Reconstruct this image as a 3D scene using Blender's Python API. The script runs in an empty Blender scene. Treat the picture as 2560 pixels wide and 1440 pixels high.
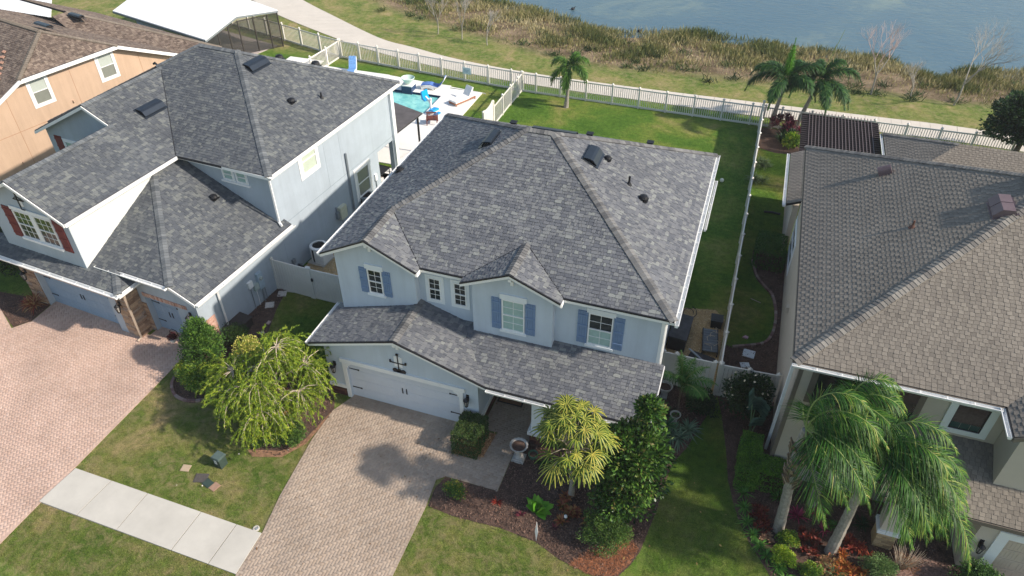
import bpy, bmesh, math, random
import numpy as np
from mathutils import Vector, Matrix
random.seed(7); rng = np.random.default_rng(11)
R = math.radians
scene = bpy.context.scene
col = scene.collection

# ------------------------------------------------------------------ camera, light, exposure
cam_d = bpy.data.cameras.new('camera'); cam = bpy.data.objects.new('camera', cam_d); col.objects.link(cam)
CAM = Vector((0, 0, 23.0)); YAW, PIT, ROL = 0.330067, 0.676526, 0.003401
fw = Vector((-math.sin(YAW)*math.cos(PIT), math.cos(YAW)*math.cos(PIT), -math.sin(PIT)))
rt = Vector((math.cos(YAW), math.sin(YAW), 0)); dn = fw.cross(rt)
rt2 = rt*math.cos(ROL)+dn*math.sin(ROL); dn2 = -rt*math.sin(ROL)+dn*math.cos(ROL)
mw = Matrix((rt2, -dn2, -fw)).transposed().to_4x4(); mw.translation = CAM
cam.matrix_world = mw
cam_d.lens = 36*1830.8/2560; cam_d.sensor_width = 36; cam_d.clip_end = 3000; cam_d.clip_start = 0.5
scene.camera = cam
world = bpy.data.worlds.new('World'); scene.world = world; world.use_nodes = True
wn = world.node_tree; bg = wn.nodes['Background']
sky = wn.nodes.new('ShaderNodeTexSky'); sky.sky_type = 'NISHITA'; sky.sun_disc = False
sky.sun_elevation = R(35.4); sky.sun_rotation = R(90); sky.air_density = 1.3; sky.dust_density = 1.2; sky.ozone_density = 1.0
wn.links.new(sky.outputs[0], bg.inputs[0]); bg.inputs[1].default_value = 0.125
sun_d = bpy.data.lights.new('sun', 'SUN'); sun = bpy.data.objects.new('sun', sun_d); col.objects.link(sun)
sun_d.energy = 4.1; sun_d.angle = R(1.6); sun_d.color = (1.0, 0.90, 0.78)
sun.rotation_euler = Vector((-1, -0.02, -0.70)).to_track_quat('-Z', 'Y').to_euler(); sun.location = (30, 0, 40)
scene.render.engine = 'CYCLES'
vs = scene.view_settings; vs.view_transform = 'Standard'; vs.look = 'None'; vs.gamma = 1; vs.use_curve_mapping = False
vs.exposure = 0.50

# ------------------------------------------------------------------ materials
def ramp_set(cr, cols, pos=None, const=False):
    el = cr.elements
    n = len(cols)
    pos = pos or [i/max(1, n-1) for i in range(n)]
    while len(el) < n: el.new(0.5)
    for i in range(n): el[i].position = pos[i]; el[i].color = (*cols[i], 1)
    if const: cr.interpolation = 'CONSTANT'
class NT:
    def __init__(s, m): s.t = m.node_tree; s.n = s.t.nodes; s.l = s.t.links
    def add(s, typ, **k):
        n = s.n.new(typ)
        for a, v in k.items(): setattr(n, a, v)
        return n
    def link(s, a, b): s.l.new(a, b)
def noise(nt, scale, detail=4, rough=0.6, vec=None, dist=0.0):
    n = nt.add('ShaderNodeTexNoise'); n.inputs['Scale'].default_value = scale; n.inputs['Detail'].default_value = detail
    n.inputs['Roughness'].default_value = rough; n.inputs['Distortion'].default_value = dist
    if vec: nt.link(vec, n.inputs['Vector'])
    return n
def mixc(nt, a, b, f, mode='MIX'):
    m = nt.add('ShaderNodeMix', data_type='RGBA', blend_type=mode)
    for v, i in ((f, 0), (a, 6), (b, 7)):
        if hasattr(v, 'links') or hasattr(v, 'is_linked'): nt.link(v, m.inputs[i])
        elif isinstance(v, (int, float)): m.inputs[i].default_value = v
        else: m.inputs[i].default_value = (*v, 1)
    return m.outputs[2]
def gpos(nt):
    return nt.add('ShaderNodeNewGeometry').outputs['Position']
MATS = {}
def mat(name, c, rough=0.8, amt=0.12, scale=6.0, bump=0.0, bscale=60.0, metal=0.0, spec=0.35, fine=None, streak=0):
    if name in MATS: return MATS[name]
    m = bpy.data.materials.new(name); m.use_nodes = True; nt = NT(m); b = nt.n['Principled BSDF']
    p = gpos(nt)
    n1 = noise(nt, scale, 5, 0.65, p)
    r = nt.add('ShaderNodeValToRGB'); ramp_set(r.color_ramp, [tuple(x*(1-amt) for x in c), tuple(min(1, x*(1+amt)) for x in c)], [0.3, 0.7])
    nt.link(n1.outputs[0], r.inputs[0]); out = r.outputs[0]
    if fine:
        n2 = noise(nt, fine, 3, 0.7, p); r2 = nt.add('ShaderNodeValToRGB'); ramp_set(r2.color_ramp, [(0.72,)*3, (1.18,)*3], [0.35, 0.65])
        nt.link(n2.outputs[0], r2.inputs[0]); out = mixc(nt, out, r2.outputs[0], 1.0, 'MULTIPLY')
    if streak:   # faint rain streaks and grime that run down a wall
        mp = nt.add('ShaderNodeMapping'); mp.inputs['Scale'].default_value = (2.6, 2.6, .22); nt.link(p, mp.inputs[0]); n4 = noise(nt, 1.0, 6, .72, mp.outputs[0])
        r4 = nt.add('ShaderNodeValToRGB'); ramp_set(r4.color_ramp, [(1-streak, 1-streak*1.02, 1-streak*1.1), (1.03,)*3], [.34, .58]); nt.link(n4.outputs[0], r4.inputs[0]); out = mixc(nt, out, r4.outputs[0], 1.0, 'MULTIPLY')
    nt.link(out, b.inputs['Base Color'])
    b.inputs['Roughness'].default_value = rough; b.inputs['Metallic'].default_value = metal
    b.inputs['Specular IOR Level'].default_value = spec
    if bump:
        n3 = noise(nt, bscale, 4, 0.6, p); bp = nt.add('ShaderNodeBump'); bp.inputs['Strength'].default_value = bump; bp.inputs['Distance'].default_value = 0.02
        nt.link(n3.outputs[0], bp.inputs['Height']); nt.link(bp.outputs[0], b.inputs['Normal'])
    MATS[name] = m; return m
def rmat(name, cols, src='attr', rough=0.85, fine=90.0, famt=0.25, large=0.9, lamt=0.12, bump=0.3, trans=0.0, spec=0.3, pos=None):
    """colour from a per-piece value (attribute r, or the object's random number) through a ramp, plus grain"""
    key = name
    if key in MATS: return MATS[key]
    m = bpy.data.materials.new(name); m.use_nodes = True; nt = NT(m); b = nt.n['Principled BSDF']
    if src == 'attr':
        v = nt.add('ShaderNodeAttribute', attribute_name='r').outputs['Fac']
    else: v = nt.add('ShaderNodeObjectInfo').outputs['Random']
    r = nt.add('ShaderNodeValToRGB'); ramp_set(r.color_ramp, cols, pos); nt.link(v, r.inputs[0]); out = r.outputs[0]
    p = gpos(nt)
    if famt:
        n = noise(nt, fine, 3, 0.7, p); q = nt.add('ShaderNodeValToRGB'); ramp_set(q.color_ramp, [(1-famt,)*3, (1+famt,)*3], [0.3, 0.7])
        nt.link(n.outputs[0], q.inputs[0]); out = mixc(nt, out, q.outputs[0], 1.0, 'MULTIPLY')
        if bump:
            bp = nt.add('ShaderNodeBump'); bp.inputs['Strength'].default_value = bump; bp.inputs['Distance'].default_value = 0.01
            nt.link(n.outputs[0], bp.inputs['Height']); nt.link(bp.outputs[0], b.inputs['Normal'])
    if lamt:
        n = noise(nt, large, 4, 0.6, p); q = nt.add('ShaderNodeValToRGB'); ramp_set(q.color_ramp, [(1-lamt,)*3, (1+lamt,)*3], [0.3, 0.7])
        nt.link(n.outputs[0], q.inputs[0]); out = mixc(nt, out, q.outputs[0], 1.0, 'MULTIPLY')
    nt.link(out, b.inputs['Base Color']); b.inputs['Roughness'].default_value = rough; b.inputs['Specular IOR Level'].default_value = spec
    if trans:
        t = nt.add('ShaderNodeBsdfTranslucent'); nt.link(out, t.inputs[0]); mx = nt.add('ShaderNodeMixShader'); mx.inputs[0].default_value = trans
        o = nt.n['Material Output']; nt.link(b.outputs[0], mx.inputs[1]); nt.link(t.outputs[0], mx.inputs[2]); nt.link(mx.outputs[0], o.inputs[0])
    MATS[key] = m; return m
def leafm(name, cols, trans=0.25, rough=0.52):
    return rmat('leaf_'+name, cols, rough=rough, famt=0.0, lamt=0.15, large=2.5, bump=0, trans=trans, spec=0.28)

WHITE = mat('white_paint', (0.80, 0.80, 0.78), 0.55, 0.04, 2.0)
WHITE2 = mat('white_trim', (0.74, 0.77, 0.78), 0.6, 0.04, 2.0)
VINYL = mat('cream_vinyl', (0.70, 0.67, 0.61), 0.5, 0.05, 1.5)
BLACK = mat('black_metal', (0.012, 0.012, 0.014), 0.45, 0.1, 5)
BLACKP = mat('black_plastic', (0.02, 0.02, 0.023), 0.5, 0.3, 5)
STUC = mat('pale_blue_stucco', (0.50, 0.56, 0.62), 0.9, 0.05, 0.8, 0.4, 30, streak=.05)
STUCL = mat('blue_stucco', (0.37, 0.425, 0.475), 0.9, 0.08, 0.6, 0.4, 30, streak=.05)
STUCT = mat('tan_stucco', (0.49, 0.35, 0.25), 0.9, 0.05, 0.7, 0.3, 45, streak=.08)
STUCR = mat('beige_stucco', (0.50, 0.45, 0.38), 0.9, 0.06, 0.8, 0.3, 45)
TRIMR = mat('pale_trim', (0.60, 0.60, 0.56), 0.8, 0.04)
TAUPE = mat('taupe_trim', (0.16, 0.135, 0.11), 0.7, 0.08)
SHUT = mat('blue_shutter_paint', (0.165, 0.245, 0.385), 0.7, 0.08, 4)
SHUTR = mat('red_shutter_paint', (0.16, 0.032, 0.030), 0.7, 0.1, 4)
DOORG = mat('garage_door_paint', (0.61, 0.645, 0.69), 0.6, 0.03, 2)
DOORL = mat('blue_door_paint', (0.26, 0.35, 0.45), 0.6, 0.05, 2)
DOORR = mat('beige_door_paint', (0.50, 0.43, 0.35), 0.6, 0.05, 2)
DARK = mat('dark_void', (0.03, 0.028, 0.027), 0.9, 0.2)
DECK = mat('roof_underlay', (0.035, 0.035, 0.038), 0.95, 0.2)
def glassm(name, c, rough=0.06, spec=0.5, scale=3.0, amt=0.35):
    return mat(name, c, rough, amt, scale, 0, 1, 0, spec)
GLD = glassm('dark_glass', (0.02, 0.028, 0.028))
GLB = mat('glass_over_blinds', (0.33, 0.47, 0.43), 0.15, 0.08, 8, 0, 1, 0, 0.6)
GLW = mat('glass_over_pale_blind', (0.50, 0.56, 0.46), 0.2, 0.05, 4, 0, 1, 0, 0.6)
GLG = mat('glass_over_grey_screen', (0.20, 0.21, 0.18), 0.3, 0.08, 4, 0, 1, 0, 0.5)
GLGR = mat('glass_painted_lawn_reflection', (0.035, 0.075, 0.02), 0.12, 0.7, 2.5, 0, 1, 0, 0.6)  # lawn reflection painted in as a patchy green base colour
CONC = mat('concrete', (0.52, 0.49, 0.43), 0.9, 0.10, 0.75, 0.15, 60)
CONCP = mat('path_concrete', (0.60, 0.545, 0.47), 0.9, 0.06, 0.8, 0.2, 40)
DECKW = mat('white_pool_deck', (0.80, 0.78, 0.74), 0.8, 0.03, 2.0)
BARK = mat('grey_bark', (0.30, 0.27, 0.23), 0.95, 0.3, 9, 0.6, 30)
BARKD = mat('brown_bark', (0.11, 0.08, 0.055), 0.95, 0.4, 12, 0.6, 30)
TWIG = mat('pale_twig', (0.46, 0.38, 0.29), 0.9, 0.15, 12)
WOODR = mat('red_brown_wood', (0.16, 0.045, 0.03), 0.5, 0.25, 12)
GREYM = mat('grey_metal', (0.25, 0.28, 0.30), 0.5, 0.1, 6, 0, 1, 0.3)

# ------------------------------------------------------------------ mesh building
class MB:
    def __init__(s, f=None): s.v = []; s.q = []; s.r = []; s.m = []; s.f = f; s.cm = 0
    def add(s, pts, faces, r=0.5):
        o = len(s.v)
        s.v.extend([s.f(p) for p in pts] if s.f else pts)
        for q in faces: s.q.append([i+o for i in q]); s.r.append(r); s.m.append(s.cm)
        return s
    def box(s, x0, x1, y0, y1, z0, z1, r=0.5):
        return s.add([(x0,y0,z0),(x1,y0,z0),(x1,y1,z0),(x0,y1,z0),(x0,y0,z1),(x1,y0,z1),(x1,y1,z1),(x0,y1,z1)],
                     [(0,3,2,1),(4,5,6,7),(0,1,5,4),(1,2,6,5),(2,3,7,6),(3,0,4,7)], r)
    def prism(s, poly, d, r=0.5):
        """polygon (3d points) extruded by vector d"""
        n = len(poly); P = [tuple(p) for p in poly]+[(p[0]+d[0],p[1]+d[1],p[2]+d[2]) for p in poly]
        return s.add(P, [tuple(range(n))[::-1], tuple(range(n, 2*n))]+[(i,(i+1)%n,n+(i+1)%n,n+i) for i in range(n)], r)
    def bar(s, a, b, w, h=None, r=0.5, up=(0,0,1)):
        a = Vector(a); b = Vector(b); h = h or w; d = (b-a).normalized(); u = Vector(up)
        if abs(d.dot(u)) > 0.98: u = Vector((0,1,0))
        sx = d.cross(u).normalized()*w/2; sz = sx.cross(d).normalized()*h/2
        P = [a-sx-sz, a+sx-sz, a+sx+sz, a-sx+sz, b-sx-sz, b+sx-sz, b+sx+sz, b-sx+sz]
        return s.add([tuple(p) for p in P], [(0,1,2,3),(7,6,5,4),(1,0,4,5),(2,1,5,6),(3,2,6,7),(0,3,7,4)], r)
    def tube(s, pts, rad, n=6, r=0.5, cap=True):
        pts = [Vector(p) for p in pts]; k = len(pts)
        if not hasattr(rad, '__len__'): rad = [rad]*k
        V = []; prev = None
        for i, p in enumerate(pts):
            d = (pts[min(i+1,k-1)]-pts[max(i-1,0)]).normalized()
            if prev is None:
                u = Vector((1,0,0)) if abs(d.x) < 0.9 else Vector((0,1,0)); u = (u-d*u.dot(d)).normalized()
            else: u = (prev-d*prev.dot(d)).normalized()
            prev = u; w = d.cross(u)
            for j in range(n):
                a = 2*math.pi*j/n; V.append(tuple(p+(u*math.cos(a)+w*math.sin(a))*rad[i]))
        F = [(i*n+j, i*n+(j+1)%n, (i+1)*n+(j+1)%n, (i+1)*n+j) for i in range(k-1) for j in range(n)]
        if cap: F += [tuple(range(n))[::-1], tuple((k-1)*n+j for j in range(n))]
        return s.add(V, F, r)
    def lathe(s, prof, c=(0,0,0), n=16, r=0.5, lobes=0, lamp=0.0):
        V = []
        for (rd, z) in prof:
            for j in range(n):
                a = 2*math.pi*j/n; q = rd*(1+(lamp*math.cos(lobes*a) if lobes else 0))
                V.append((c[0]+q*math.cos(a), c[1]+q*math.sin(a), c[2]+z))
        k = len(prof); F = [(i*n+j, i*n+(j+1)%n, (i+1)*n+(j+1)%n, (i+1)*n+j) for i in range(k-1) for j in range(n)]
        F += [tuple(range(n))[::-1], tuple((k-1)*n+j for j in range(n))]
        return s.add(V, F, r)
    def build(s, name, mats, parent=None, attr=False, smooth=False):
        me = bpy.data.meshes.new(name); me.from_pydata([tuple(v) for v in s.v], [], s.q); 
        mats = mats if isinstance(mats, (list, tuple)) else [mats]
        for m in mats: me.materials.append(m)
        if len(mats) > 1: me.polygons.foreach_set('material_index', s.m)
        if attr:
            a = me.attributes.new('r', 'FLOAT', 'FACE'); a.data.foreach_set('value', s.r)
        if smooth: me.polygons.foreach_set('use_smooth', [True]*len(s.q))
        me.update()
        o = bpy.data.objects.new(name, me); col.objects.link(o)
        if parent: o.parent = parent
        return o
def meshobj(name, me, parent=None, loc=None, rot=None):
    o = bpy.data.objects.new(name, me); col.objects.link(o)
    if parent: o.parent = parent
    if loc is not None: o.location = loc
    if rot is not None: o.rotation_euler = rot
    return o
def tag(o, label=None, cat=None, group=None, kind=None):
    if label: o['label'] = label
    if cat: o['category'] = cat
    if group: o['group'] = group
    if kind: o['kind'] = kind
    return o
def thing(name, label, cat, loc=(0,0,0), rz=0.0, group=None):
    o = bpy.data.objects.new(name, None); o.empty_display_size = 0.2; col.objects.link(o)
    o.location = loc; o.rotation_euler = (0, 0, rz); return tag(o, label, cat, group)
def struct(o): o['kind'] = 'structure'; return o
def stuff(o): o['kind'] = 'stuff'; return o
def npmesh(name, V, F, mats, r=None, parent=None, mi=None, smooth=False):
    """V (n,3), F (m,k) all the same k"""
    me = bpy.data.meshes.new(name); V = np.asarray(V, np.float32); F = np.asarray(F, np.int32); k = F.shape[1]
    me.vertices.add(len(V)); me.vertices.foreach_set('co', V.ravel())
    me.loops.add(F.size); me.loops.foreach_set('vertex_index', F.ravel())
    me.polygons.add(len(F)); me.polygons.foreach_set('loop_start', np.arange(0, F.size, k, dtype=np.int32))
    me.polygons.foreach_set('loop_total', np.full(len(F), k, np.int32))
    mats = mats if isinstance(mats, (list, tuple)) else [mats]
    for m in mats: me.materials.append(m)
    if mi is not None: me.polygons.foreach_set('material_index', np.asarray(mi, np.int32))
    me.update(calc_edges=True); 
    if smooth: me.polygons.foreach_set('use_smooth', np.ones(len(F), bool))
    if r is not None:
        a = me.attributes.new('r', 'FLOAT', 'FACE'); a.data.foreach_set('value', np.asarray(r, np.float32))
    o = bpy.data.objects.new(name, me); col.objects.link(o)
    if parent: o.parent = parent
    return o
def unit(a): return a/np.maximum(1e-9, np.linalg.norm(a, axis=-1, keepdims=True))
def straps(P, D, L, W, droop=0.3, nseg=2, N=None, taper=(0.7, 1.0, 0.12)):
    """leaf blades: base points P, directions D, lengths L, widths W; returns V,F (quads), per-face leaf index"""
    P = np.asarray(P, float); n = len(P); D = unit(np.asarray(D, float)); L = np.broadcast_to(L, n)[:, None]; W = np.broadcast_to(W, n)[:, None]
    droop = np.broadcast_to(droop, n)[:, None]
    up = np.zeros((n, 3)); up[:, 2] = 1
    if N is None: N = up+rng.normal(0, 0.35, (n, 3))
    S = unit(np.cross(D, N)+1e-6); V = []
    for i in range(nseg+1):
        t = i/nseg; c = P+D*L*t; c = c-np.array([0, 0, 1.])*L*droop*t*t
        w = np.interp(t, [0, 0.45, 1], taper)*W/2
        V += [c-S*w, c+S*w]
    V = np.stack(V, 1); k = 2*(nseg+1)
    b = np.arange(n)[:, None]*k
    F = np.concatenate([b+np.array([[2*i, 2*i+1, 2*i+3, 2*i+2]]) for i in range(nseg)], 1).reshape(-1, 4)
    return V.reshape(-1, 3), F, np.repeat(np.arange(n), nseg)
def diamonds(P, D, N, L, W):
    P = np.asarray(P, float); n = len(P); D = unit(D); S = unit(np.cross(D, N)+1e-6)
    L = np.broadcast_to(L, n)[:, None]; W = np.broadcast_to(W, n)[:, None]
    V = np.stack([P, P+D*L*.5+S*W*.5, P+D*L, P+D*L*.5-S*W*.5], 1).reshape(-1, 3)
    F = np.arange(n*4).reshape(-1, 4); return V, F
def rdir(n):
    return unit(rng.normal(0, 1, (n, 3)))
def inpoly(x, y, poly):
    x = np.asarray(x); y = np.asarray(y); c = np.zeros(x.shape, bool); n = len(poly)
    for i in range(n):
        x0, y0 = poly[i]; x1, y1 = poly[(i+1) % n]
        if y0 == y1: continue
        k = ((y0 > y) != (y1 > y)) & (x < (x1-x0)*(y-y0)/(y1-y0)+x0); c ^= k
    return c

# ------------------------------------------------------------------ shingles
def clip(poly, P, N2):
    """clip 2d polygon by convex polygon given as list of (point, inward normal)"""
    for a, n in zip(P, N2):
        out = []; m = len(poly)
        if not m: return []
        d = [(q[0]-a[0])*n[0]+(q[1]-a[1])*n[1] for q in poly]
        if min(d) >= -1e-6: continue
        for i in range(m):
            j = (i+1) % m
            if d[i] >= 0: out.append(poly[i])
            if (d[i] >= 0) != (d[j] >= 0):
                t = d[i]/(d[i]-d[j]); out.append((poly[i][0]+(poly[j][0]-poly[i][0])*t, poly[i][1]+(poly[j][1]-poly[i][1])*t))
        poly = out
    return poly
def shingle_face(poly, style, seed, exp=0.143):
    """tabs on a planar convex roof face; returns list of (centre, verts, faces, r)"""
    P = [Vector(p) for p in poly]; n = Vector((0, 0, 0))
    for i in range(len(P)): n += (P[i]-P[0]).cross(P[(i+1) % len(P)]-P[0])
    n.normalize()
    if n.z < 0: n = -n; P = P[::-1]
    u = Vector((0, 0, 1)).cross(n).normalized(); v = n.cross(u).normalized()
    if v.z < 0: v = -v; u = -u
    o = Vector((0, 0, 0)) if True else P[0]
    Q = [((p-o).dot(u), (p-o).dot(v)) for p in P]; w0 = (P[0]-o).dot(n)
    ar = sum(Q[i][0]*Q[(i+1) % len(Q)][1]-Q[(i+1) % len(Q)][0]*Q[i][1] for i in range(len(Q)))
    if ar < 0: Q = Q[::-1]
    NN = []
    for i in range(len(Q)):
        a = Q[i]; b = Q[(i+1) % len(Q)]; dx, dy = b[0]-a[0], b[1]-a[1]; l = math.hypot(dx, dy) or 1; NN.append((-dy/l, dx/l))
    v0 = min(q[1] for q in Q); v1 = max(q[1] for q in Q); u0 = min(q[0] for q in Q); u1 = max(q[0] for q in Q)
    rows = int((v1-v0)/exp)+1; out = []; rg = random.Random(seed)
    base = min(p[2] for p in poly)
    for k in range(rows):
        va = v0+k*exp; vb = va+exp
        rr = random.Random(seed*977+k); x = u0-rr.random()*0.5; raised = rr.random() < .5; band = rr.random()
        while x < u1:
            if style == 'three': w = 0.168; 
            else: w = rr.choice([0.08, 0.10, 0.13, 0.16, 0.19, 0.23, 0.27])
            raised = not raised
            if style == 'three': rv = (0.60 if raised else 0.36)+rr.gauss(0, 0.09); h = 0.016 if raised else 0.010
            else:
                rv = rr.random(); h = 0.022 if raised else 0.013
                rv = min(1, max(0, rv*0.9+band*0.1))
            g = 0.005
            pl = clip([(x+g, va-(0.02 if raised else 0)), (x+w-g, va-(0.02 if raised else 0)), (x+w-g, vb), (x+g, vb)], Q, NN)
            x += w
            if len(pl) < 3: continue
            a2 = abs(sum(pl[i][0]*pl[(i+1) % len(pl)][1]-pl[(i+1) % len(pl)][0]*pl[i][1] for i in range(len(pl))))
            if a2 < 0.002: continue
            m = len(pl); V = []
            for (a, b) in pl:
                t = (b-va)/exp; V.append(u*a+v*b+n*(w0+0.004+h*(1-0.85*t)))
            for (a, b) in pl: V.append(u*a+v*b+n*(w0-0.004))
            F = [tuple(range(m))]+[(i, m+i, m+(i+1) % m, (i+1) % m) for i in range(m)]
            c = (V[0]+V[m//2])/2
            out.append((c, V, F, min(1, max(0, rv))))
    return out
def roof(house, faces, matl, style, frame, thick=0.13, limit=300, seed=1, name='roof', capmat=None, under=DECK, exp=0.143):
    """faces: convex 3d polygons in the house frame. deck + shingles as sub-parts"""
    mb = MB()
    for f in faces: mb.prism([(p[0], p[1], p[2]-thick) for p in f], (0, 0, thick))
    rf = mb.build(name, under, house)
    tabs = []
    for i, f in enumerate(faces): tabs += shingle_face(f, style, seed*31+i, exp)
    M = frame; cl = M.inverted() @ CAM
    tabs.sort(key=lambda t: (t[0]-cl).length)
    for t in tabs[:limit]:
        b = MB(); b.add([tuple(p) for p in t[1]], t[2], t[3]); b.build('shingle', matl, rf, attr=True)
    b = MB()
    for t in tabs[limit:]: b.add([tuple(p) for p in t[1]], t[2], t[3])
    if b.q: stuff(b.build('shingles', matl, rf, attr=True))
    return rf
CAPM = {}
def caps(rf, a, b, sl, matl, w=0.175, step=0.155):
    """overlapping ridge caps from a to b (3d); sl = fall per metre either side"""
    key = (round(sl, 2), matl.name, w)
    if key not in CAPM:
        m = MB(); L = 0.30
        for k in (-1, 1):
            P = [(0, 0, 0.065), (0, k*w, 0.065-w*sl), (L, k*w, 0.03-w*sl), (L, 0, 0.03)]
            if k < 0: P = P[::-1]
            m.add(P, [(0, 1, 2, 3)])
            lo = [(0, 0, 0.0), (0, k*w, 0.0-w*sl)]
            m.add([P[0], P[1], P[2], P[3]], [])
        m.add([(0, w, 0.065-w*sl), (0, 0, 0.065), (0, 0, 0.01), (0, w, 0.01-w*sl)], [(0, 1, 2, 3)])
        m.add([(0, -w, 0.065-w*sl), (0, 0, 0.065), (0, 0, 0.01), (0, -w, 0.01-w*sl)], [(3, 2, 1, 0)])
        m.add([(0, w, 0.05-w*sl), (0, w, 0-w*sl), (L, w, 0-w*sl), (L, w, 0.03-w*sl)], [(0, 1, 2, 3)])
        m.add([(0, -w, 0.05-w*sl), (0, -w, 0-w*sl), (L, -w, 0-w*sl), (L, -w, 0.03-w*sl)], [(3, 2, 1, 0)])
        ob = m.build('ridge_cap', matl); CAPM[key] = ob.data; bpy.data.objects.remove(ob)
    me = CAPM[key]; a = Vector(a); b = Vector(b); d = b-a; n = int(d.length/step); d.normalize()
    y = Vector((0, 0, 1)).cross(d).normalized(); z = d.cross(y)
    Mx = Matrix((d, y, z)).transposed().to_4x4()
    for i in range(n):
        o = meshobj('ridge_cap', me, rf); Mi = Mx.copy(); Mi.translation = a+d*step*i; o.matrix_local = Mi
def valley(rf, pts):
    for a, b in zip(pts[:-1], pts[1:]): MB().bar((a[0],a[1],a[2]+.018),(b[0],b[1],b[2]+.018),.035,.02).build('valley_line', BLACKP, rf)
def edge(house, a, b, out, mats=(WHITE,), drop=0.03, h=0.17, t=0.035, name='fascia', drip=None):
    """fascia board along roof edge a-b pushed out by vector out; optional dark drip edge"""
    a = Vector(a); b = Vector(b); o = Vector(out).normalized()
    P = [a+o*0.004, b+o*0.004, b+o*t, a+o*t]
    P = [(p.x, p.y, p.z-drop-h) for p in P]
    MB().prism(P, (0, 0, h)).build(name, mats[0], house)
    if drip:
        P = [a+o*0.002, b+o*0.002, b+o*(t+.03), a+o*(t+.03)]
        MB().prism([(p.x, p.y, p.z-drop+0.004) for p in P], (0, 0, 0.06)).build('drip_edge', drip, house)
def gutter(house, a, b, out, matl=WHITE, w=0.13, drop=0.05, hang=0.75):
    a = Vector(a); b = Vector(b); o = Vector(out).normalized(); d = (b-a).normalized(); Z = Vector((0, 0, 1))
    a = a-Z*drop; b = b-Z*drop
    m = MB()
    def q(p, x, z): return p+o*x+Z*z
    prof = [(0.04, 0.0), (0.04, -0.10), (0.04+w*.8, -0.10), (0.04+w, -0.03), (0.04+w, 0.005)]
    th = 0.008
    for i in range(len(prof)-1):
        (x0, z0), (x1, z1) = prof[i], prof[i+1]; nx, nz = -(z1-z0), (x1-x0); l = math.hypot(nx, nz); nx, nz = nx/l*th, nz/l*th
        P = [q(a, x0, z0), q(a, x1, z1), q(a, x1+nx, z1+nz), q(a, x0+nx, z0+nz)]
        m.prism([tuple(p) for p in P], tuple(b-a))
    m.bar(tuple(q(a, 0.04+w, 0.0)), tuple(q(b, 0.04+w, 0.0)), 0.022, 0.022)
    for e in (a, b-d*0.006): m.prism([tuple(q(e, 0.045, -0.095)), tuple(q(e, 0.035+w*.8, -0.095)), tuple(q(e, 0.035+w, -0.03)), tuple(q(e, 0.035+w, 0)), tuple(q(e, 0.045, 0))], tuple(d*0.006))
    g = m.build('gutter', matl, house)
    n = max(1, int((b-a).length/hang))
    for i in range(1, n):
        p = a+(b-a)*(i/n); MB().bar(tuple(q(p, 0.045, -0.012)), tuple(q(p, 0.035+w, -0.012)), 0.03, 0.012).build('gutter_hanger', matl, g)
    return g

# facing maps: (u, out, z) -> local xyz
def FF(plane): return lambda p: (p[0], plane-p[1], p[2])      # facing -y
def FR(plane): return lambda p: (plane+p[1], p[0], p[2])      # facing +x
def window(h, f, u0, u1, z0, z1, nx=2, nz=2, glass=(None, None), trim=None, fw_=0.045, lintel=None, sill=None, out=0.0, framem=WHITE, trimm=WHITE2, munt=True):
    """sash window: frame (the part), panes, muntins, meeting rail as sub-parts"""
    g = glass if isinstance(glass, tuple) else (glass, glass)
    if trim:
        t = trim; b = MB(f)
        b.box(u0-t, u1+t, 0, 0.03+out, z1, z1+t); b.box(u0-t, u1+t, 0, 0.03+out, z0-t, z0)
        b.box(u0-t, u0, 0, 0.03+out, z0, z1); b.box(u1, u1+t, 0, 0.03+out, z0, z1); b.build('window_surround', trimm, h)
    if lintel: MB(f).box(u0-lintel[0], u1+lintel[0], 0, 0.05, z1+0.002, z1+lintel[1]).build('lintel', trimm, h)
    if sill: MB(f).box(u0-sill, u1+sill, 0, 0.09, z0-0.11, z0-0.002).build('window_sill', trimm, h)
    b = MB(f)
    b.box(u0, u1, 0.002, 0.055, z1-fw_, z1); b.box(u0, u1, 0.002, 0.055, z0, z0+fw_); b.box(u0, u0+fw_, 0.002, 0.055, z0+fw_, z1-fw_); b.box(u1-fw_, u1, 0.002, 0.055, z0+fw_, z1-fw_)
    w = b.build('window', framem, h)
    a0, a1, c0, c1 = u0+fw_, u1-fw_, z0+fw_, z1-fw_; zm = (c0+c1)/2
    MB(f).box(a0, a1, 0.004, 0.05, zm-0.02, zm+0.02).build('meeting_rail', framem, w)
    for k, (s0, s1) in enumerate(((c0, zm-0.025), (zm+0.025, c1))):
        gm = g[k] or GLD
        for i in range(nx):
            for j in range(nz):
                x0 = a0+(a1-a0)*i/nx; x1 = a0+(a1-a0)*(i+1)/nx; y0 = s0+(s1-s0)*j/nz; y1 = s0+(s1-s0)*(j+1)/nz
                MB(f).box(x0+.001, x1-.001, 0.003, 0.012, y0+.001, y1-.001).build('pane', gm, w)
        if munt:
            for i in range(1, nx): x = a0+(a1-a0)*i/nx; MB(f).box(x-.007, x+.007, 0.006, 0.026, s0, s1).build('muntin', framem, w)
            for j in range(1, nz): z = s0+(s1-s0)*j/nz; MB(f).box(a0, a1, 0.006, 0.028, z-.007, z+.007).build('muntin', framem, w)
    return w
def shutter(h, f, u0, u1, z0, z1, m, batt=(0.18, 0.55, 0.86)):
    s = MB(f).box(u0+0.004, u1-0.004, 0.001, 0.012, z0+.004, z1-.004).build('shutter', m, h)
    for t in batt: z = z0+(z1-z0)*t; MB(f).box(u0+0.012, u1-0.012, 0.0375, 0.06, z-.045, z+.045).build('batten', m, s); n = 4; w = (u1-u0)/n
    for i in range(n): MB(f).box(u0+i*w+.006, u0+(i+1)*w-.006, 0.003, 0.037, z0, z1).build('board', m, s)
    return s
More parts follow.
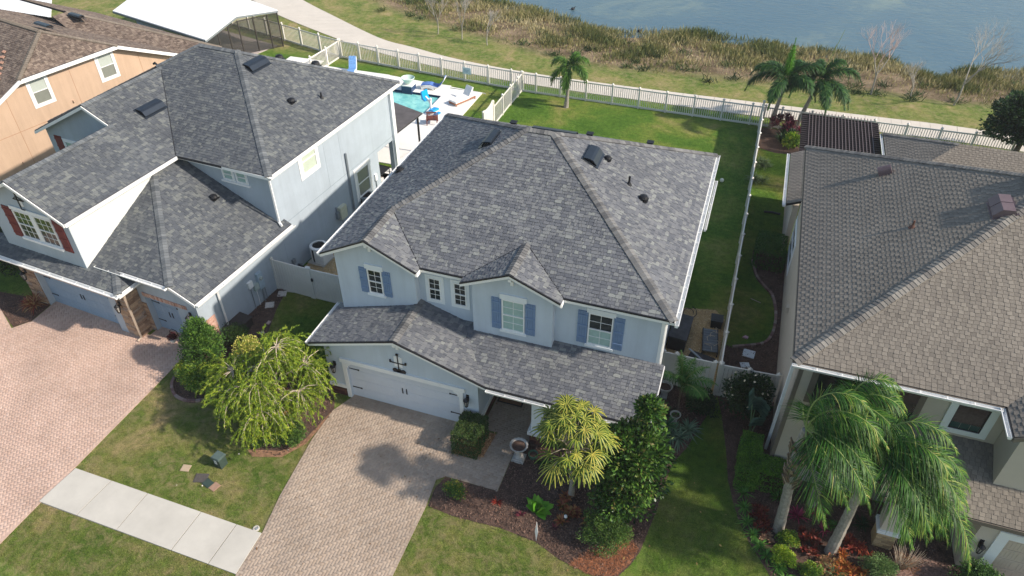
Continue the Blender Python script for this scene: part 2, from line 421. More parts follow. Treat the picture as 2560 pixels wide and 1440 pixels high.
def lantern(label, loc, rz=0.0, s=1.0):
    t = thing('wall_lantern', label, 'lantern', loc, rz)
    MB().box(-.06*s, .06*s, -.03*s, 0, -.02*s, .2*s).tube([(0, -.02, .12*s), (0, -.1*s, .2*s), (0, -.17*s, .16*s)], .018*s).build('bracket', BLACK, t)
    MB().lathe([(.02*s, .1*s), (.13*s, .0), (.12*s, -.02*s)], (0, -.17*s, .05*s), 8).build('cap', BLACK, t)
    b = MB()
    for k in range(6):
        a = k*math.pi/3; b.bar((.105*s*math.cos(a), -.17*s+.105*s*math.sin(a), .03*s), (.065*s*math.cos(a), -.17*s+.065*s*math.sin(a), -.25*s), .018*s)
    b.lathe([(.075*s, -.25*s), (.07*s, -.29*s), (.02*s, -.32*s)], (0, -.17*s, 0), 8); b.build('cage', BLACK, t)
    MB().lathe([(.06*s, -.24*s), (.1*s, .03*s)], (0, -.17*s, 0), 8).build('glass', mat('lantern_glass', (.35, .33, .3), .1, .2, 10, 0, 1, 0, .7), t)
    return t
def vent_box(rf_label, loc, rot, size, name='roof_vent', matl=None, ridge=True, group='roof vents'):
    """low hooded vent standing on a slope: local x along ridge, y down slope"""
    L, W, H = size; t = thing(name, rf_label, 'roof vent', loc, 0, group); t.rotation_euler = rot
    m = matl or mat('dark_blue_vent_metal', (.035, .045, .06), .35, .1, 4, 0, 1, .5)
    b = MB(); b.box(-L/2-.06, L/2+.06, -W/2-.06, W/2+.1, 0.03, 0.045); b.build('flashing', m, t)
    b = MB(); b.prism([(-L/2, -W/2, .05), (-L/2, -W/2, H*.55), (-L/2, -W*.05, H), (-L/2, W*.15, H), (-L/2, W/2, H*.5), (-L/2, W/2, H*.42), (-L/2, W*.1, H*.85), (-L/2, -W/2+.03, H*.45), (-L/2, -W/2+.03, .05)], (L, 0, 0)); b.build('hood', m, t)
    MB().box(-L/2+.02, L/2-.02, -W/2+.05, W/2-.08, .03, H*.4).build('louvre', BLACK, t)
    return t
def mushroom(label, loc, s=1.0, m=None):
    t = thing('roof_vent', label, 'roof vent', loc, 0, 'small roof vents'); m = m or BLACK
    MB().lathe([(.10*s, -.08), (.10*s, .10*s)], n=10).build('neck', m, t)
    MB().lathe([(.17*s, .07*s), (.19*s, .10*s), (.15*s, .19*s), (.05*s, .23*s)], n=12).build('cap', m, t); 
    MB().box(-.2*s, .2*s, -.2*s, .2*s, 0.0, .02).build('flashing', m, t)
    return t
def pipe(label, loc, h=.35, m=None, rad=.045):
    t = thing('vent_pipe', label, 'pipe', loc, 0, 'roof vent pipes')
    MB().tube([(0, 0, -.1), (0, 0, h)], rad, 8).build('pipe', m or BLACK, t); MB().lathe([(.13, -.03), (.06, .1)], n=10).build('boot', m or BLACK, t); return t
def garage_door(h, f, u0, u1, z0, z1, m, rows=4, cols=8, hw=True):
    d = MB(f).box(u0, u1, -0.03, 0.0, z0, z1).build('garage_door', m, h); rh = (z1-z0)/rows
    for r_ in range(rows):
        b = MB(f).box(u0+.004, u1-.004, 0.0005, 0.012, z0+r_*rh+.008, z0+(r_+1)*rh-.008); s = b.build('door_section', m, d)
    for c in range(cols):
        cw = (u1-u0)/cols
        for r_ in range(rows):
            x0 = u0+c*cw; z_ = z0+r_*rh; b = MB(f); g = .055
            for k in range(5): b.box(x0+g+k*(cw-2*g)/5+.006, x0+g+(k+1)*(cw-2*g)/5-.006, .0125, .019, z_+.07, z_+rh-.07)
            b.build('door_panel', m, d)
    if hw:
        um = (u0+u1)/2
        for s_ in (-1, 1):
            MB(f).box(um+s_*.09-.018, um+s_*.09+.018, .02, .045, (z0+z1)/2-.1, (z0+z1)/2+.18).box(um+s_*.09-.035, um+s_*.09+.035, .02, .03, (z0+z1)/2-.12, (z0+z1)/2-.08).build('handle', BLACK, d)
            for zz in (z0+.55, z1-.45):
                ue = u0+.02 if s_ < 0 else u1-.02
                MB(f).box(min(ue, ue-s_*.42), max(ue, ue-s_*.42), .02, .032, zz-.022, zz+.022).box(ue-s_*.42-.03, ue-s_*.42+.03, .02, .034, zz-.04, zz+.04).build('strap_hinge', BLACK, d)
    return d
# ------------------------------------------------------------------ the middle house
SHG = rmat('shingle_grey', [(.092,.098,.112), (.118,.124,.137), (.142,.147,.158), (.172,.177,.18), (.225,.235,.222)], fine=45, famt=.22, large=.45, lamt=.11, bump=.4, pos=[0,.3,.55,.78,1])
CAPG = rmat('cap_grey', [(.09,.09,.092), (.20,.197,.19)], src='obj', fine=45, famt=.25)
SHL = rmat('shingle_slate', [(.07,.078,.09), (.088,.096,.108), (.105,.113,.122), (.13,.138,.14), (.175,.185,.175)], fine=45, famt=.22, large=.45, lamt=.11, bump=.4, pos=[0,.3,.55,.78,1])
CAPL = rmat('cap_slate', [(.09,.10,.11), (.17,.18,.185)], src='obj', fine=45, famt=.25)
SHR = rmat('shingle_driftwood', [(.125,.109,.092), (.178,.156,.130), (.218,.191,.158), (.258,.228,.188)], fine=45, famt=.2, large=.4, lamt=.12, bump=.4, pos=[0,.3,.62,1])
CAPR = rmat('cap_driftwood', [(.13,.12,.11), (.25,.23,.20)], src='obj', fine=45, famt=.25)
SHB = rmat('shingle_brown', [(.085,.062,.05), (.14,.105,.085), (.19,.145,.115), (.24,.19,.15)], fine=30, famt=.25, large=.5, lamt=.18, bump=.4)
CAPB = rmat('cap_brown', [(.17,.14,.11), (.21,.175,.14)], src='obj', fine=45, famt=.25)
BRICKR = rmat('dark_ledge_stone', [(.05,.022,.018), (.10,.04,.03), (.14,.065,.045)], fine=30, famt=.3)
LEDGE = rmat('tan_ledge_stone', [(.20,.125,.085), (.32,.21,.14), (.42,.29,.19), (.27,.22,.19)], fine=25, famt=.3)
PINKB = rmat('pink_brick', [(.42,.22,.17), (.50,.30,.23), (.55,.38,.31)], fine=25, famt=.25)
GOLDS = rmat('gold_ledge_stone', [(.42,.29,.14), (.55,.42,.24), (.30,.22,.13)], fine=25, famt=.25)
def stones(h, f, u0, u1, z0, z1, matl, base, bh=.11, bl=.34, name='stone', proud=.03, seed=3):
    """ledge stones laid in courses, each a piece"""
    MB(f).box(u0, u1, 0.0, .008, z0, z1).build('stone_backing', base, h)
    rg = random.Random(seed); z = z0
    while z < z1-.02:
        hh = min(bh*rg.uniform(.75, 1.25), z1-z); x = u0
        while x < u1-.02:
            l = min(bl*rg.uniform(.6, 1.4), u1-x)
            MB(f).box(x+.005, x+l-.005, .006, proud*rg.uniform(.6, 1.4), z+.005, z+hh-.005, ).build_r(name, matl, h, rg.random()); x += l
        z += hh
def _br(s, name, matl, h, r):
    s.r = [r]*len(s.q); return s.build(name, matl, h, attr=True)
MB.build_r = _br
I4 = Matrix.Identity(4)
H = thing('blue_house', 'pale blue two storey house with grey shingle hip roof, blue shutters and white double garage', 'house', (0, 0, 0))
e = 6.18
A_ = (-8.3, 26.15, 9.33); B_ = (-7.15, 26.15, 9.33)
def zf(x, y): return (x, y, e+.5*(y-19.85))
dm, dh, dz = -6.78, 1.94, 0.84; dy = dz/.5
upper = [
 [(-14.6,19.5,e), (-12.55,19.5,7.205), (-12.55,21.9,7.205), (-14.6,21.9,e)],
 [(-14.6,21.9,e), (-12.55,21.9,7.205), A_, (-14.6,32.45,e)],
 [(-12.55,19.5,7.205), (-10.5,19.5,e), (-10.5,19.85,e), (-12.55,21.9,7.205)],
 [zf(-10.5,19.85), zf(dm-dh,19.85), zf(dm,19.85+dy), zf(dm,25.78), B_, A_, (-12.55,21.9,7.205)],
 [zf(dm,19.85+dy), zf(dm+dh,19.85), zf(-.85,19.85), zf(dm,25.78)],
 [(dm-dh,19.5,e), (dm,19.5,e+dz), (dm,19.85+dy,e+dz), (dm-dh,19.85,e)],
 [(dm,19.5,e+dz), (dm+dh,19.5,e), (dm+dh,19.85,e), (dm,19.85+dy,e+dz)],
 [(-.85,19.85,e), (-.85,32.45,e), B_],
 [(-.85,32.45,e), (-14.6,32.45,e), A_, B_],
]
rf = roof(H, upper, SHG, 'lam', I4, seed=2)
caps(rf, (-12.55,19.5,7.205), (-12.55,21.9,7.205), .5, CAPG); caps(rf, (-12.55,21.9,7.205), A_, .35, CAPG)
caps(rf, (-.85,19.85,e), B_, .35, CAPG); caps(rf, A_, B_, .5, CAPG); caps(rf, (-14.6,32.45,e), A_, .35, CAPG); caps(rf, (-.85,32.45,e), B_, .35, CAPG)
caps(rf, (dm,19.5,e+dz), (dm,19.85+dy,e+dz), .43, CAPG)
def zs(x, y): return (x, y, 3.05+.25*(y-17.6))
gl, gr, gz = -14.6, -7.1, 4.28; gx = -10.75
def zgr(x, y): return (x, y, gz-.335*(x-gx))
xv20 = gx+(gz-3.70)/.335; 
lower = [
 [(gl,17.6,3.1), (gx,17.6,gz), (gx,20.2,gz), (gl,20.2,3.1)],
 [(gx,17.6,gz), (gr,17.6,3.057), (xv20,20.2,3.70), (gx,20.2,gz)],
 [zs(gr,17.6), zs(-.95,17.6), zs(-.95,20.2), (xv20,20.2,3.70)],
]
rl = roof(H, lower, SHG, 'lam', I4, seed=5, name='lower_roof')
caps(rl, (gx,17.6,gz), (gx,20.2,gz), .32, CAPG, w=.17)
valley(rf, [(-10.5,19.85,e),(-12.55,21.9,7.205)]); valley(rf, [(dm+dh,19.85,e),(dm,19.85+dy,e+dz)]); valley(rf, [(dm-dh,19.85,e),(dm,19.85+dy,e+dz)])
# walls
def pent(x0, x1, xm, y0, y1, z0, z1, zp): return MB().prism([(x0,y0,z0),(x1,y0,z0),(x1,y0,z1),(xm,y0,zp),(x0,y0,z1)], (0, y1-y0, 0))
w = MB().box(-14.22,-1.28,20.2,32.1,0.0,6.05); w.build('wall', STUC, H)
pent(-14.22,-10.78,-12.55,19.85,20.195,2.9,6.02,7.02).build('gable_wall', STUC, H)
pent(dm-1.62,dm+1.57,dm,19.85,20.195,3.2,6.02,6.82).build('dormer_wall', STUC, H)
g = MB(); yg = 17.98
g.prism([(-14.22,yg,1.98),(-7.56,yg,1.98),(-7.56,yg,3.1),(gx,yg,gz-.13),(-14.22,yg,2.98)], (0, .14, 0))
g.box(-14.22,-13.29,yg,yg+.14,0,1.979); g.box(-8.36,-7.56,yg,yg+.14,0,1.979)
g.box(-14.22,-14.1,yg+.141,20.19,0,3.0); g.box(-7.68,-7.56,yg+.141,20.9,0,3.2); g.build('garage_wall', STUC, H)
MB().box(-14.2,-7.7,18.3,18.34,0,2.9).build('garage_interior', DARK, H)
garage_door(H, FF(yg+.13), -13.29, -8.36, 0.01, 2.08, DOORG)
f = FF(yg)
MB(f).box(-13.55,-8.1,.0,.07,2.06,2.26).build('door_beam', WHITE, H)
for s_, x in ((1, -13.31), (-1, -8.34)):
    MB(f).box(min(x, x-s_*.16), max(x, x-s_*.16), .002, .06, .02, 2.055).build('door_jamb', WHITE, H)
    b = MB(f); P = [(x, .075, 2.055), (x+s_*.26, .075, 2.055), (x+s_*.2, .075, 1.98), (x+s_*.09, .075, 1.92), (x+s_*.05, .075, 1.78), (x, .075, 1.74)]
    b.prism(P if s_ > 0 else P[::-1], (0, -.07, 0)); b.build('corner_bracket', WHITE, H)
# stucco water table and dark ledge stone below it
for (a, b) in ((-14.26,-13.48), (-8.17,-7.52)):
    MB(f).box(a, b, .001, .07, .52, .70).build('water_table', WHITE, H); stones(H, FF(yg-.001), a+.03, b-.03, .02, .51, BRICKR, DARK, seed=int(-a*10))
fr = FR(-7.56)
MB(fr).box(yg-.02, 20.8, .001, .07, .52, .70).build('water_table', WHITE, H); stones(H, FR(-7.559), yg+.02, 20.8, .02, .51, BRICKR, DARK, seed=9)
# porch: column, back wall, door
MB().box(-5.42,-4.95,18.06,18.5,.72,2.95).build('porch_column', WHITE2, H)
MB().prism([(-5.55,17.95,.55),(-4.82,17.95,.55),(-4.82,18.6,.55),(-5.55,18.6,.55)], (0,0,.17)).prism([(-5.48,18.0,.72),(-4.89,18.0,.72),(-4.89,18.56,.72),(-5.48,18.56,.72)], (0,0,.05)).build('column_base', WHITE, H)
stones(H, FF(18.04), -5.47, -4.9, .02, .545, BRICKR, DARK, seed=4)
MB().box(-5.47,-4.9,18.05,18.52,0,.545).build('column_plinth', DARK, H)
MB().box(-1.75,-1.3,18.06,18.5,.0,2.95).build('porch_column', WHITE2, H)
MB().box(-7.55,-1.3,20.19,20.199,0,3.3).build('porch_back_wall', STUC, H)
MB().box(-7.56,-1.28,18.1,20.18,2.86,2.9).build('porch_ceiling', WHITE2, H)
MB().box(-7.5,-1.1,17.95,18.1,2.72,2.95).build('porch_beam', WHITE2, H)
dr = MB(FF(20.185)).box(-7.2,-6.15,.0,.05,.02,2.4).build('front_door', mat('dark_door', (.03,.03,.04), .4), H)
MB(FF(20.185)).box(-7.32,-7.21,.0,.06,.02,2.5).box(-6.14,-6.03,.0,.06,.02,2.5).box(-7.32,-6.03,.0,.06,2.41,2.5).build('door_frame', WHITE, H)
MB(FF(20.185)).box(-6.28,-6.2,.05,.1,1.0,1.2).build('door_handle', GREYM, dr)
window(H, FF(20.185), -4.6, -2.6, .9, 2.4, 2, 2, GLD, trim=.08)
MB(FF(20.185)).box(-5.5,-1.4,.0,.04,.0,.7).build('porch_skirt', BRICKR, H)
# windows of the upper floor
window(H, FF(19.85), -12.83, -12.2, 4.42, 5.62, 2, 2, GLD, lintel=(.08,.22), sill=.08)
shutter(H, FF(19.85), -13.2, -12.86, 4.38, 5.62, SHUT); shutter(H, FF(19.85), -12.17, -11.83, 4.38, 5.62, SHUT)
for u in (-10.37, -9.30): window(H, FF(20.2), u, u+.52, 4.44, 5.54, 2, 2, GLD, trim=.13)
window(H, FF(19.85), -7.2, -6.3, 4.06, 5.56, 2, 2, GLB, lintel=(.08,.24), sill=.08)
shutter(H, FF(19.85), -7.62, -7.23, 4.03, 5.56, SHUT); shutter(H, FF(19.85), -6.27, -5.88, 4.03, 5.56, SHUT)
window(H, FF(20.2), -3.92, -3.0, 3.97, 5.5, 2, 2, (GLB, GLD), lintel=(.08,.2), sill=.08)
shutter(H, FF(20.2), -4.34, -3.95, 3.95, 5.52, SHUT); shutter(H, FF(20.2), -2.97, -2.58, 3.95, 5.52, SHUT)
# brackets under the gable peaks
for x, y, z in ((-12.55,19.85,7.0), (dm,19.85,6.8), (gx-.05,yg,4.05)):
    MB().box(x-.06,x+.06,y-.34,y,z-.13,z-.01).box(x-.06,x+.06,y-.09,y-.002,z-.48,z-.131).prism([(x-.05,y-.30,z-.13),(x-.05,y-.09,z-.13),(x-.05,y-.09,z-.3)], (.1,0,0)).build('gable_bracket', WHITE, H)
# fascia, drip edges, gutters
F_ = (0,-1,0); Rr = (1,0,0); Ll = (-1,0,0)
for a, b in (((-14.6,19.5,e),(-12.55,19.5,7.205)), ((-12.55,19.5,7.205),(-10.5,19.5,e)), ((-10.5,19.85,e),(dm-dh,19.85,e)), ((dm-dh,19.5,e),(dm,19.5,e+dz)), ((dm,19.5,e+dz),(dm+dh,19.5,e)), ((dm+dh,19.85,e),(-.85,19.85,e)), ((gl,17.6,3.1),(gx,17.6,gz)), ((gx,17.6,gz),(gr,17.6,3.057))):
    edge(H, a, b, F_, drip=BLACK, h=.13)
edge(H, (-14.6,19.5,e), (-14.6,32.45,e), Ll); edge(H, (-.85,19.85,e), (-.85,32.45,e), Rr); edge(H, (-10.5,19.5,e), (-10.5,19.85,e), Rr); edge(H, (dm+dh,19.5,e), (dm+dh,19.85,e), Rr)
edge(H, (gl,17.6,3.1), (gl,20.2,3.1), Ll); edge(H, (gr,17.6,3.05), (-.95,17.6,3.05), F_, drip=BLACK, h=.13); edge(H, (-.95,17.6,3.05), (-.95,20.2,3.7), Rr)
edge(H, (-14.6,32.45,e), (-.85,32.45,e), (0,1,0))
gutter(H, (-14.6,32.4,e), (-14.6,19.5,e), Ll); gutter(H, (-.85,19.7,e), (-.85,32.5,e), Rr); gutter(H, (gl,20.2,3.1), (gl,17.6,3.1), Ll); gutter(H, (gr+.05,17.6,3.05), (-.95,17.6,3.05), F_, w=.14)
# corner posts, downspout at the right end, low gutter of the lanai on the right
MB().box(-1.275,-1.15,20.2,20.34,3.3,6.0).build('downspout', WHITE, H)
MB().tube([(-.72,20.0,6.0),(-1.05,20.15,5.8),(-1.12,20.3,5.6),(-1.12,20.3,.2),(-.9,20.2,.1)], .05, 6).build('downspout', WHITE, H)
MB().prism([(-1.27,28.5,4.6),(-.72,28.5,4.5),(-.72,33,4.5),(-1.27,33,4.6)], (0,0,-.08)).build('side_canopy', WHITE2, H)
gutter(H, (-.72,28.5,4.55), (-.72,33,4.55), Rr, w=.11)
# things fixed to or standing on this house
def on_slope(n): # rotation for things on a slope whose outward horizontal direction is n
    a = math.atan2(n[1], n[0]); return a
def slope_rot(az, s=.5):
    d = Vector((math.cos(az), math.sin(az), -s)).normalized(); x = Vector((math.sin(az), -math.cos(az), 0)); z = x.cross(d)
    return Matrix((x, d, z)).transposed().to_euler()
def zR(x): return e+.5*(-.85-x)
def zL(x): return e+.5*(x+14.6)
vent_box('dark ridged ridge vent on the sunny right roof face of the middle house', (-5.5,26.2,zR(-5.5)), slope_rot(0), (1.15,.62,.2))
vent_box('long dark vent on the shaded left roof face of the middle house', (-9.9,26.2,zL(-9.9)), slope_rot(math.pi), (1.2,.55,.22))
vent_box('low dark vent just behind the ridge of the middle house', (-7.4,27.25,9.33-.5*1.1), slope_rot(math.pi/2), (1.9,.55,.16))
mushroom('small black vent cap beside the ridge vent of the middle house', (-4.95,26.65,zR(-4.95)), .8)
mushroom('black vent cap nearest the eave on the right face of the middle roof', (-3.15,25.5,zR(-3.15)), 1.0)
mushroom('black vent cap at the left eave of the middle roof beside the white wall', (-14.25,26.0,zL(-14.25)), 1.0)
pipe('thin black pipe sticking up between two vent caps on the middle roof', (-3.85,25.9,zR(-3.85)), .38)
for x, y, lab in ((-10.2,30.1,'black square vent peeking over the rear ridge, leftmost of three'), (-6.55,30.3,'black square vent peeking over the rear ridge, middle of three'), (-3.9,31.5,'black square vent peeking over the rear ridge, rightmost of three')):
    t = thing('box_vent', lab, 'roof vent', (x, y, e+.5*(32.45-y)), 0, 'square vents behind the ridge'); MB().box(-.12,.12,-.11,.11,-.1,.14).build('housing', BLACK, t); MB().box(-.16,.16,-.15,.15,.14,.18).build('lid', BLACK, t)
lantern('black wall lantern right of the white garage door', (-8.0, yg, 1.75)); lantern('black wall lantern left of the white garage door, behind the weeping tree', (-13.85, yg, 1.75))
t = thing('house_number_ornament', 'black cross shaped iron ornament with white plate above the white garage door', 'ornament', (-10.87, yg, 2.85))
MB().box(-.17,.17,-.03,-.002,-.28,.28).build('plate', WHITE, t)
MB().box(-.02,.02,-.05,-.03,-.42,.40).box(-.33,.33,-.055,-.035,-.09,-.05).box(-.36,-.30,-.07,-.03,-.08,.05).box(.30,.36,-.07,-.03,-.08,.05).box(-.05,.05,-.07,-.03,.36,.44).build('iron_cross', BLACK, t)
b = MB()
for x_, z_ in ((-.16,-.52),(0,-.53),(.16,-.54),(0,-.60),(-.08,-.47),(.08,-.48)): b.lathe([(.11,0),(.11,.03)], (0,0,0), 12)
b = MB(lambda p: (p[0], -.004-p[2], p[1]-.5))
for x_, z_ in ((-.18,0),(0,-.01),(.18,-.02),(0,-.07)): b.lathe([(.105,.0),(.105,.035)], (x_, z_, 0), 12)
b.build('number_plaque', BLACK, t)
mt = thing('door_mat', 'brown coir door mat with black border in the porch of the middle house', 'door mat', (-6.86,19.85,.075))
MB().box(-.54,.54,-.22,.22,0,.02).build('border', BLACK, mt); MB().box(-.48,.48,-.17,.17,.02,.028).build('coir', mat('coir', (.20,.10,.05), .95, .3, 20), mt)

# ------------------------------------------------------------------ the left house
ML = Matrix.Translation((-22,18.9,0)) @ Matrix.Rotation(R(-5), 4, 'Z')
def lw(x, y, z=0.0): v = ML @ Vector((x, y, z)); return (v.x, v.y, v.z)
HL = thing('slate_roof_house', 'blue and white two storey house with slate grey roof and two blue garage doors', 'house', (-22,18.9,0), R(-5))
W_ = lambda x, y: (x, y, 6.05+.5*(-3.8-x)); C_ = lambda x, y: (x, y, 6.1+.5*(y-5.3)); AP = (-4.2,11.1,9.0); AQ = (-6.7,11.1,9.0)
up = [
 [W_(-6.55,-1.2), W_(-3.8,-1.2), W_(-3.8,5.2), W_(-6.55,7.95)],
 [W_(-6.55,4.4), W_(-6.55,7.95), W_(-8.05,9.45), W_(-8.05,4.4)],
 [(-9.3,-1.2,6.05), (-6.55,-1.2,7.425), (-6.55,4.7,7.425), (-9.3,4.7,6.05)],
 [(-12.35,4.4,6.03), (-8.05,4.4,8.175), (-8.05,9.45,8.175), (-12.35,13.7,6.03)],
 [(-3.8,5.2,6.05), (1.6,5.3,6.1), AP, AQ, (-8.2,9.6,8.25)],
 [(1.6,5.3,6.1), (1.6,16.9,6.1), AP],
 [(1.6,16.9,6.1), (-12.5,16.9,6.1), AQ, AP],
 [(-12.5,16.9,6.1), (-12.5,5.3,6.1), AQ],
]
rf = roof(HL, up, SHL, 'lam', ML, seed=11)
caps(rf, (-6.55,-1.2,7.425), (-6.55,4.4,7.425), .5, CAPL); caps(rf, (-8.05,4.4,8.175), (-8.05,9.45,8.175), .5, CAPL); caps(rf, (-8.35,9.45,8.175), AQ, .35, CAPL)
caps(rf, AQ, AP, .5, CAPL); caps(rf, (1.6,5.3,6.1), AP, .35, CAPL); caps(rf, (1.6,16.9,6.1), AP, .35, CAPL)
valley(rf, [(-3.8,5.2,6.06),(-8.1,9.5,8.2)])
pA = .457
A2 = lambda x, y: (x, y, 3.6+pA*(y+.6)); B2 = lambda x, y: (x, y, 3.05+pA*(1.6-x))
low = [
 [A2(-9.9,-1.52), A2(-1.75,-1.52), A2(-2.67,-.6), A2(-9.9,-.6)],
 [A2(-4.1,-.6), A2(.4,-.6), A2(-4.1,3.9)],
 [B2(1.6,-.6), B2(1.6,5.69), B2(-4.1,5.69), (-4.1,3.9,5.656), (.4,-.6,3.598)],
 [(-1.75,-1.52,3.18), (-1.75,-.32,3.18), (-2.67,-.32,3.6), (-2.67,-.6,3.6)],
 [B2(1.6,5.69), B2(1.6,6.05), B2(1.2,6.05), B2(1.2,5.69)],
]
rl = roof(HL, low, SHL, 'lam', ML, seed=17, name='lower_roof')
caps(rl, (.4,-.6,3.6), (-4.1,3.9,5.66), .33, CAPL, w=.17); caps(rl, (-1.75,-1.52,3.18), (-2.67,-.6,3.6), .33, CAPL, w=.17)
MB().box(-12.0,1.19,5.7,14.5,0,6.0).box(-12.0,1.19,14.501,16.5,2.7,6.0).box(.9,1.19,16.15,16.5,0,2.699).box(-12,-2.5,14.501,16.5,0,2.699).build('wall', STUCL, HL)
MB().box(-2.5,1.15,14.5,16.5,.0,.06).build('lanai_floor', mat('tan_tile', (.50,.40,.31), .7, .1, 3), HL)
MB().box(-9.0,-4.06,-.93,5.69,2.8,5.97).build('wing_wall', STUCL, HL)
MB().box(-4.06,-4.055,-.9,5.6,3.2,5.99).build('white_side_wall', mat('white_stucco', (.62,.635,.61), .9, .04, 1, .3, 30, streak=.06), HL)
MB().prism([(-9.0,-.93,5.971),(-4.06,-.93,5.971),(-6.55,-.93,7.27)], (0,.3,0)).build('gable_wall', STUCL, HL)
MB().prism([(-12.0,4.75,4.5),(-6.6,4.75,4.5),(-6.6,4.75,7.3),(-8.05,4.75,8.02),(-12.0,4.75,6.05)], (0,.6,0)).build('rear_gable_wall', STUCL, HL)
MB().box(-12.0,-6.6,4.76,5.6,0,4.49).build('rear_gable_wall', STUCL, HL)
# garages: double (recess at -.65), single (recess at 0)
dbl = FF(-.95)
MB().box(-9.15,-8.13,-.95,-.66,0,2.95).box(-3.49,-2.25,-.95,-.66,0,2.95).box(-8.129,-3.491,-.95,-.66,2.05,2.95).box(-2.4,-2.25,-.659,-.31,0,3.3).box(-9.0,-8.85,-.655,5,0,2.79).build('garage_wall', STUCL, HL)
garage_door(HL, FF(-.66), -8.13, -3.49, .01, 2.06, DOORL)
MB().box(-2.24,-1.95,-.3,.0,0,3.5).box(-.0,1.19,-.3,.0,0,3.2).box(-1.949,-.001,-.3,0,2.1,3.5).box(-2.24,.4,-.3,-.02,3.501,3.56).box(.85,1.19,.001,5.69,0,3.0).build('garage_wall', STUCL, HL)
MB().prism([(-2.24,-.301,3.05),(1.19,-.301,3.05),(1.19,-.301,3.1),(.4,-.301,3.5),(-2.24,-.301,3.5)], (0,-.004,0)).build('garage_wall', STUCL, HL)
garage_door(HL, FF(0.0), -1.95, -.0, .01, 2.1, DOORL, cols=4)
MB().box(-9,1,1.2,1.25,0,2.5).build('garage_interior', DARK, HL)
MB().box(.6,1.19,.0,5.69,3.0,3.1).build('wall_top', STUCL, HL)
stones(HL, FF(-.951), -9.15, -8.2, .02, 2.9, LEDGE, LEDGE, seed=21, bh=.12, bl=.42)
stones(HL, FF(-.951), -3.0, -2.25, .02, 2.9, LEDGE, LEDGE, seed=22, bh=.12, bl=.42)
stones(HL, FR(-2.249), -.95, -.31, .02, 2.9, LEDGE, LEDGE, seed=23, bh=.12, bl=.36)
stones(HL, FF(-.301), -2.24, -1.95, .02, 1.7, LEDGE, LEDGE, seed=24, bh=.12, bl=.3)
stones(HL, FF(-.952), -8.2, -3.0, 2.06, 2.26, PINKB, PINKB, bh=.2, bl=.10, name='brick', seed=25)
stones(HL, FF(-.302), -1.98, .6, 2.15, 2.36, PINKB, PINKB, bh=.21, bl=.10, name='brick', seed=26)
stones(HL, FR(1.191), -.3, .5, .02, 1.5, PINKB, PINKB, bh=.11, bl=.3, seed=27); stones(HL, FF(-.301), .75, 1.19, .02, 1.5, PINKB, PINKB, bh=.11, bl=.3, seed=28)
MB(FR(1.19)).box(5.8,16.2,.001,.005,2.93,2.96).build('stucco_seam', mat('seam_grey', (.25,.30,.34), .9), HL)
for y_ in (9.9, 11.2): MB(FR(1.19)).box(y_,y_+.015,.001,.004,2.96,5.95).build('stucco_seam', mat('seam_grey', (.25,.30,.34), .9), HL)
# openings
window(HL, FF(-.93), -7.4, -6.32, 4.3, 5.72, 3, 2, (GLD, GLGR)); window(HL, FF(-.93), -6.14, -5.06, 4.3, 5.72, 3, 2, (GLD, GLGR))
MB(dbl).box(-7.5,-4.98,.0,.03,5.74,5.92).box(-7.5,-4.98,.0,.09,4.17,4.29).box(-6.31,-6.15,-.015,.03,4.3,5.73).build('window_surround', WHITE2, HL)
shutter(HL, FF(-.93), -8.05, -7.5, 4.2, 5.8, SHUTR, (.12,.4,.66,.9)); shutter(HL, FF(-.93), -4.96, -4.42, 4.2, 5.8, SHUTR, (.12,.4,.66,.9))
window(HL, FF(5.7), -1.58, -.98, 5.08, 5.65, 1, 1, GLB, trim=.06, fw_=.05); window(HL, FF(5.7), -.78, -.18, 5.08, 5.65, 1, 1, GLB, trim=.06, fw_=.05); MB(FF(5.7)).box(-1.75,-.05,0,.08,4.92,5.01).build('window_sill', WHITE, HL)
window(HL, FR(1.19), 8.05, 9.2, 4.62, 5.95, 1, 1, GLW, trim=.22, fw_=.05, munt=False, trimm=WHITE)
window(HL, FR(1.19), 12.2, 13.4, .95, 2.6, 1, 1, GLG, trim=.2, fw_=.06, trimm=WHITE)
window(HL, FF(4.75), -10.9, -9.9, 4.7, 5.6, 1, 1, GLB, trim=.12); shutter(HL, FF(4.75), -11.55, -11.05, 4.5, 5.8, SHUTR)
# lanai opening with dark back, dining set in it
MB().box(-2.49,.9,14.505,14.52,.07,2.69).build('lanai_inner_wall', mat('lanai_painted_shade', (.20,.24,.28), .9), HL)  # blue stucco darkened to carry the lanai's shade in its colour
# edges and gutters
for a, b in (((-9.3,-1.2,6.05),(-6.55,-1.2,7.425)), ((-6.55,-1.2,7.425),(-3.8,-1.2,6.05)), ((-3.8,5.3,6.05),(1.6,5.3,6.1)), ((-12.35,4.4,6.03),(-8.05,4.4,8.175)), ((-8.05,4.4,8.175),(-6.65,4.4,7.475)), ((.4,-.6,3.6),(1.6,-.6,3.05))):
    edge(HL, a, b, F_, h=.15, t=.05)
edge(HL, (-3.8,-1.2,6.05), (-3.8,5.2,6.05), Rr, h=.15, t=.07); edge(HL, (1.6,5.3,6.1), (1.6,16.9,6.1), Rr); edge(HL, (1.6,-.6,3.05), (1.6,6.05,3.05), Rr)
edge(HL, (-9.9,-1.52,3.18), (-1.75,-1.52,3.18), F_); edge(HL, (-2.4,-.6,3.6), (.4,-.6,3.6), F_); edge(HL, (-1.75,-1.52,3.18), (-1.75,-.35,3.18), Rr)
gutter(HL, (1.6,5.25,6.1), (1.6,16.95,6.1), Rr); gutter(HL, (1.6,-.62,3.05), (1.6,6.1,3.05), Rr, w=.15); gutter(HL, (-9.9,-1.52,3.18), (-1.68,-1.52,3.18), F_, w=.17)
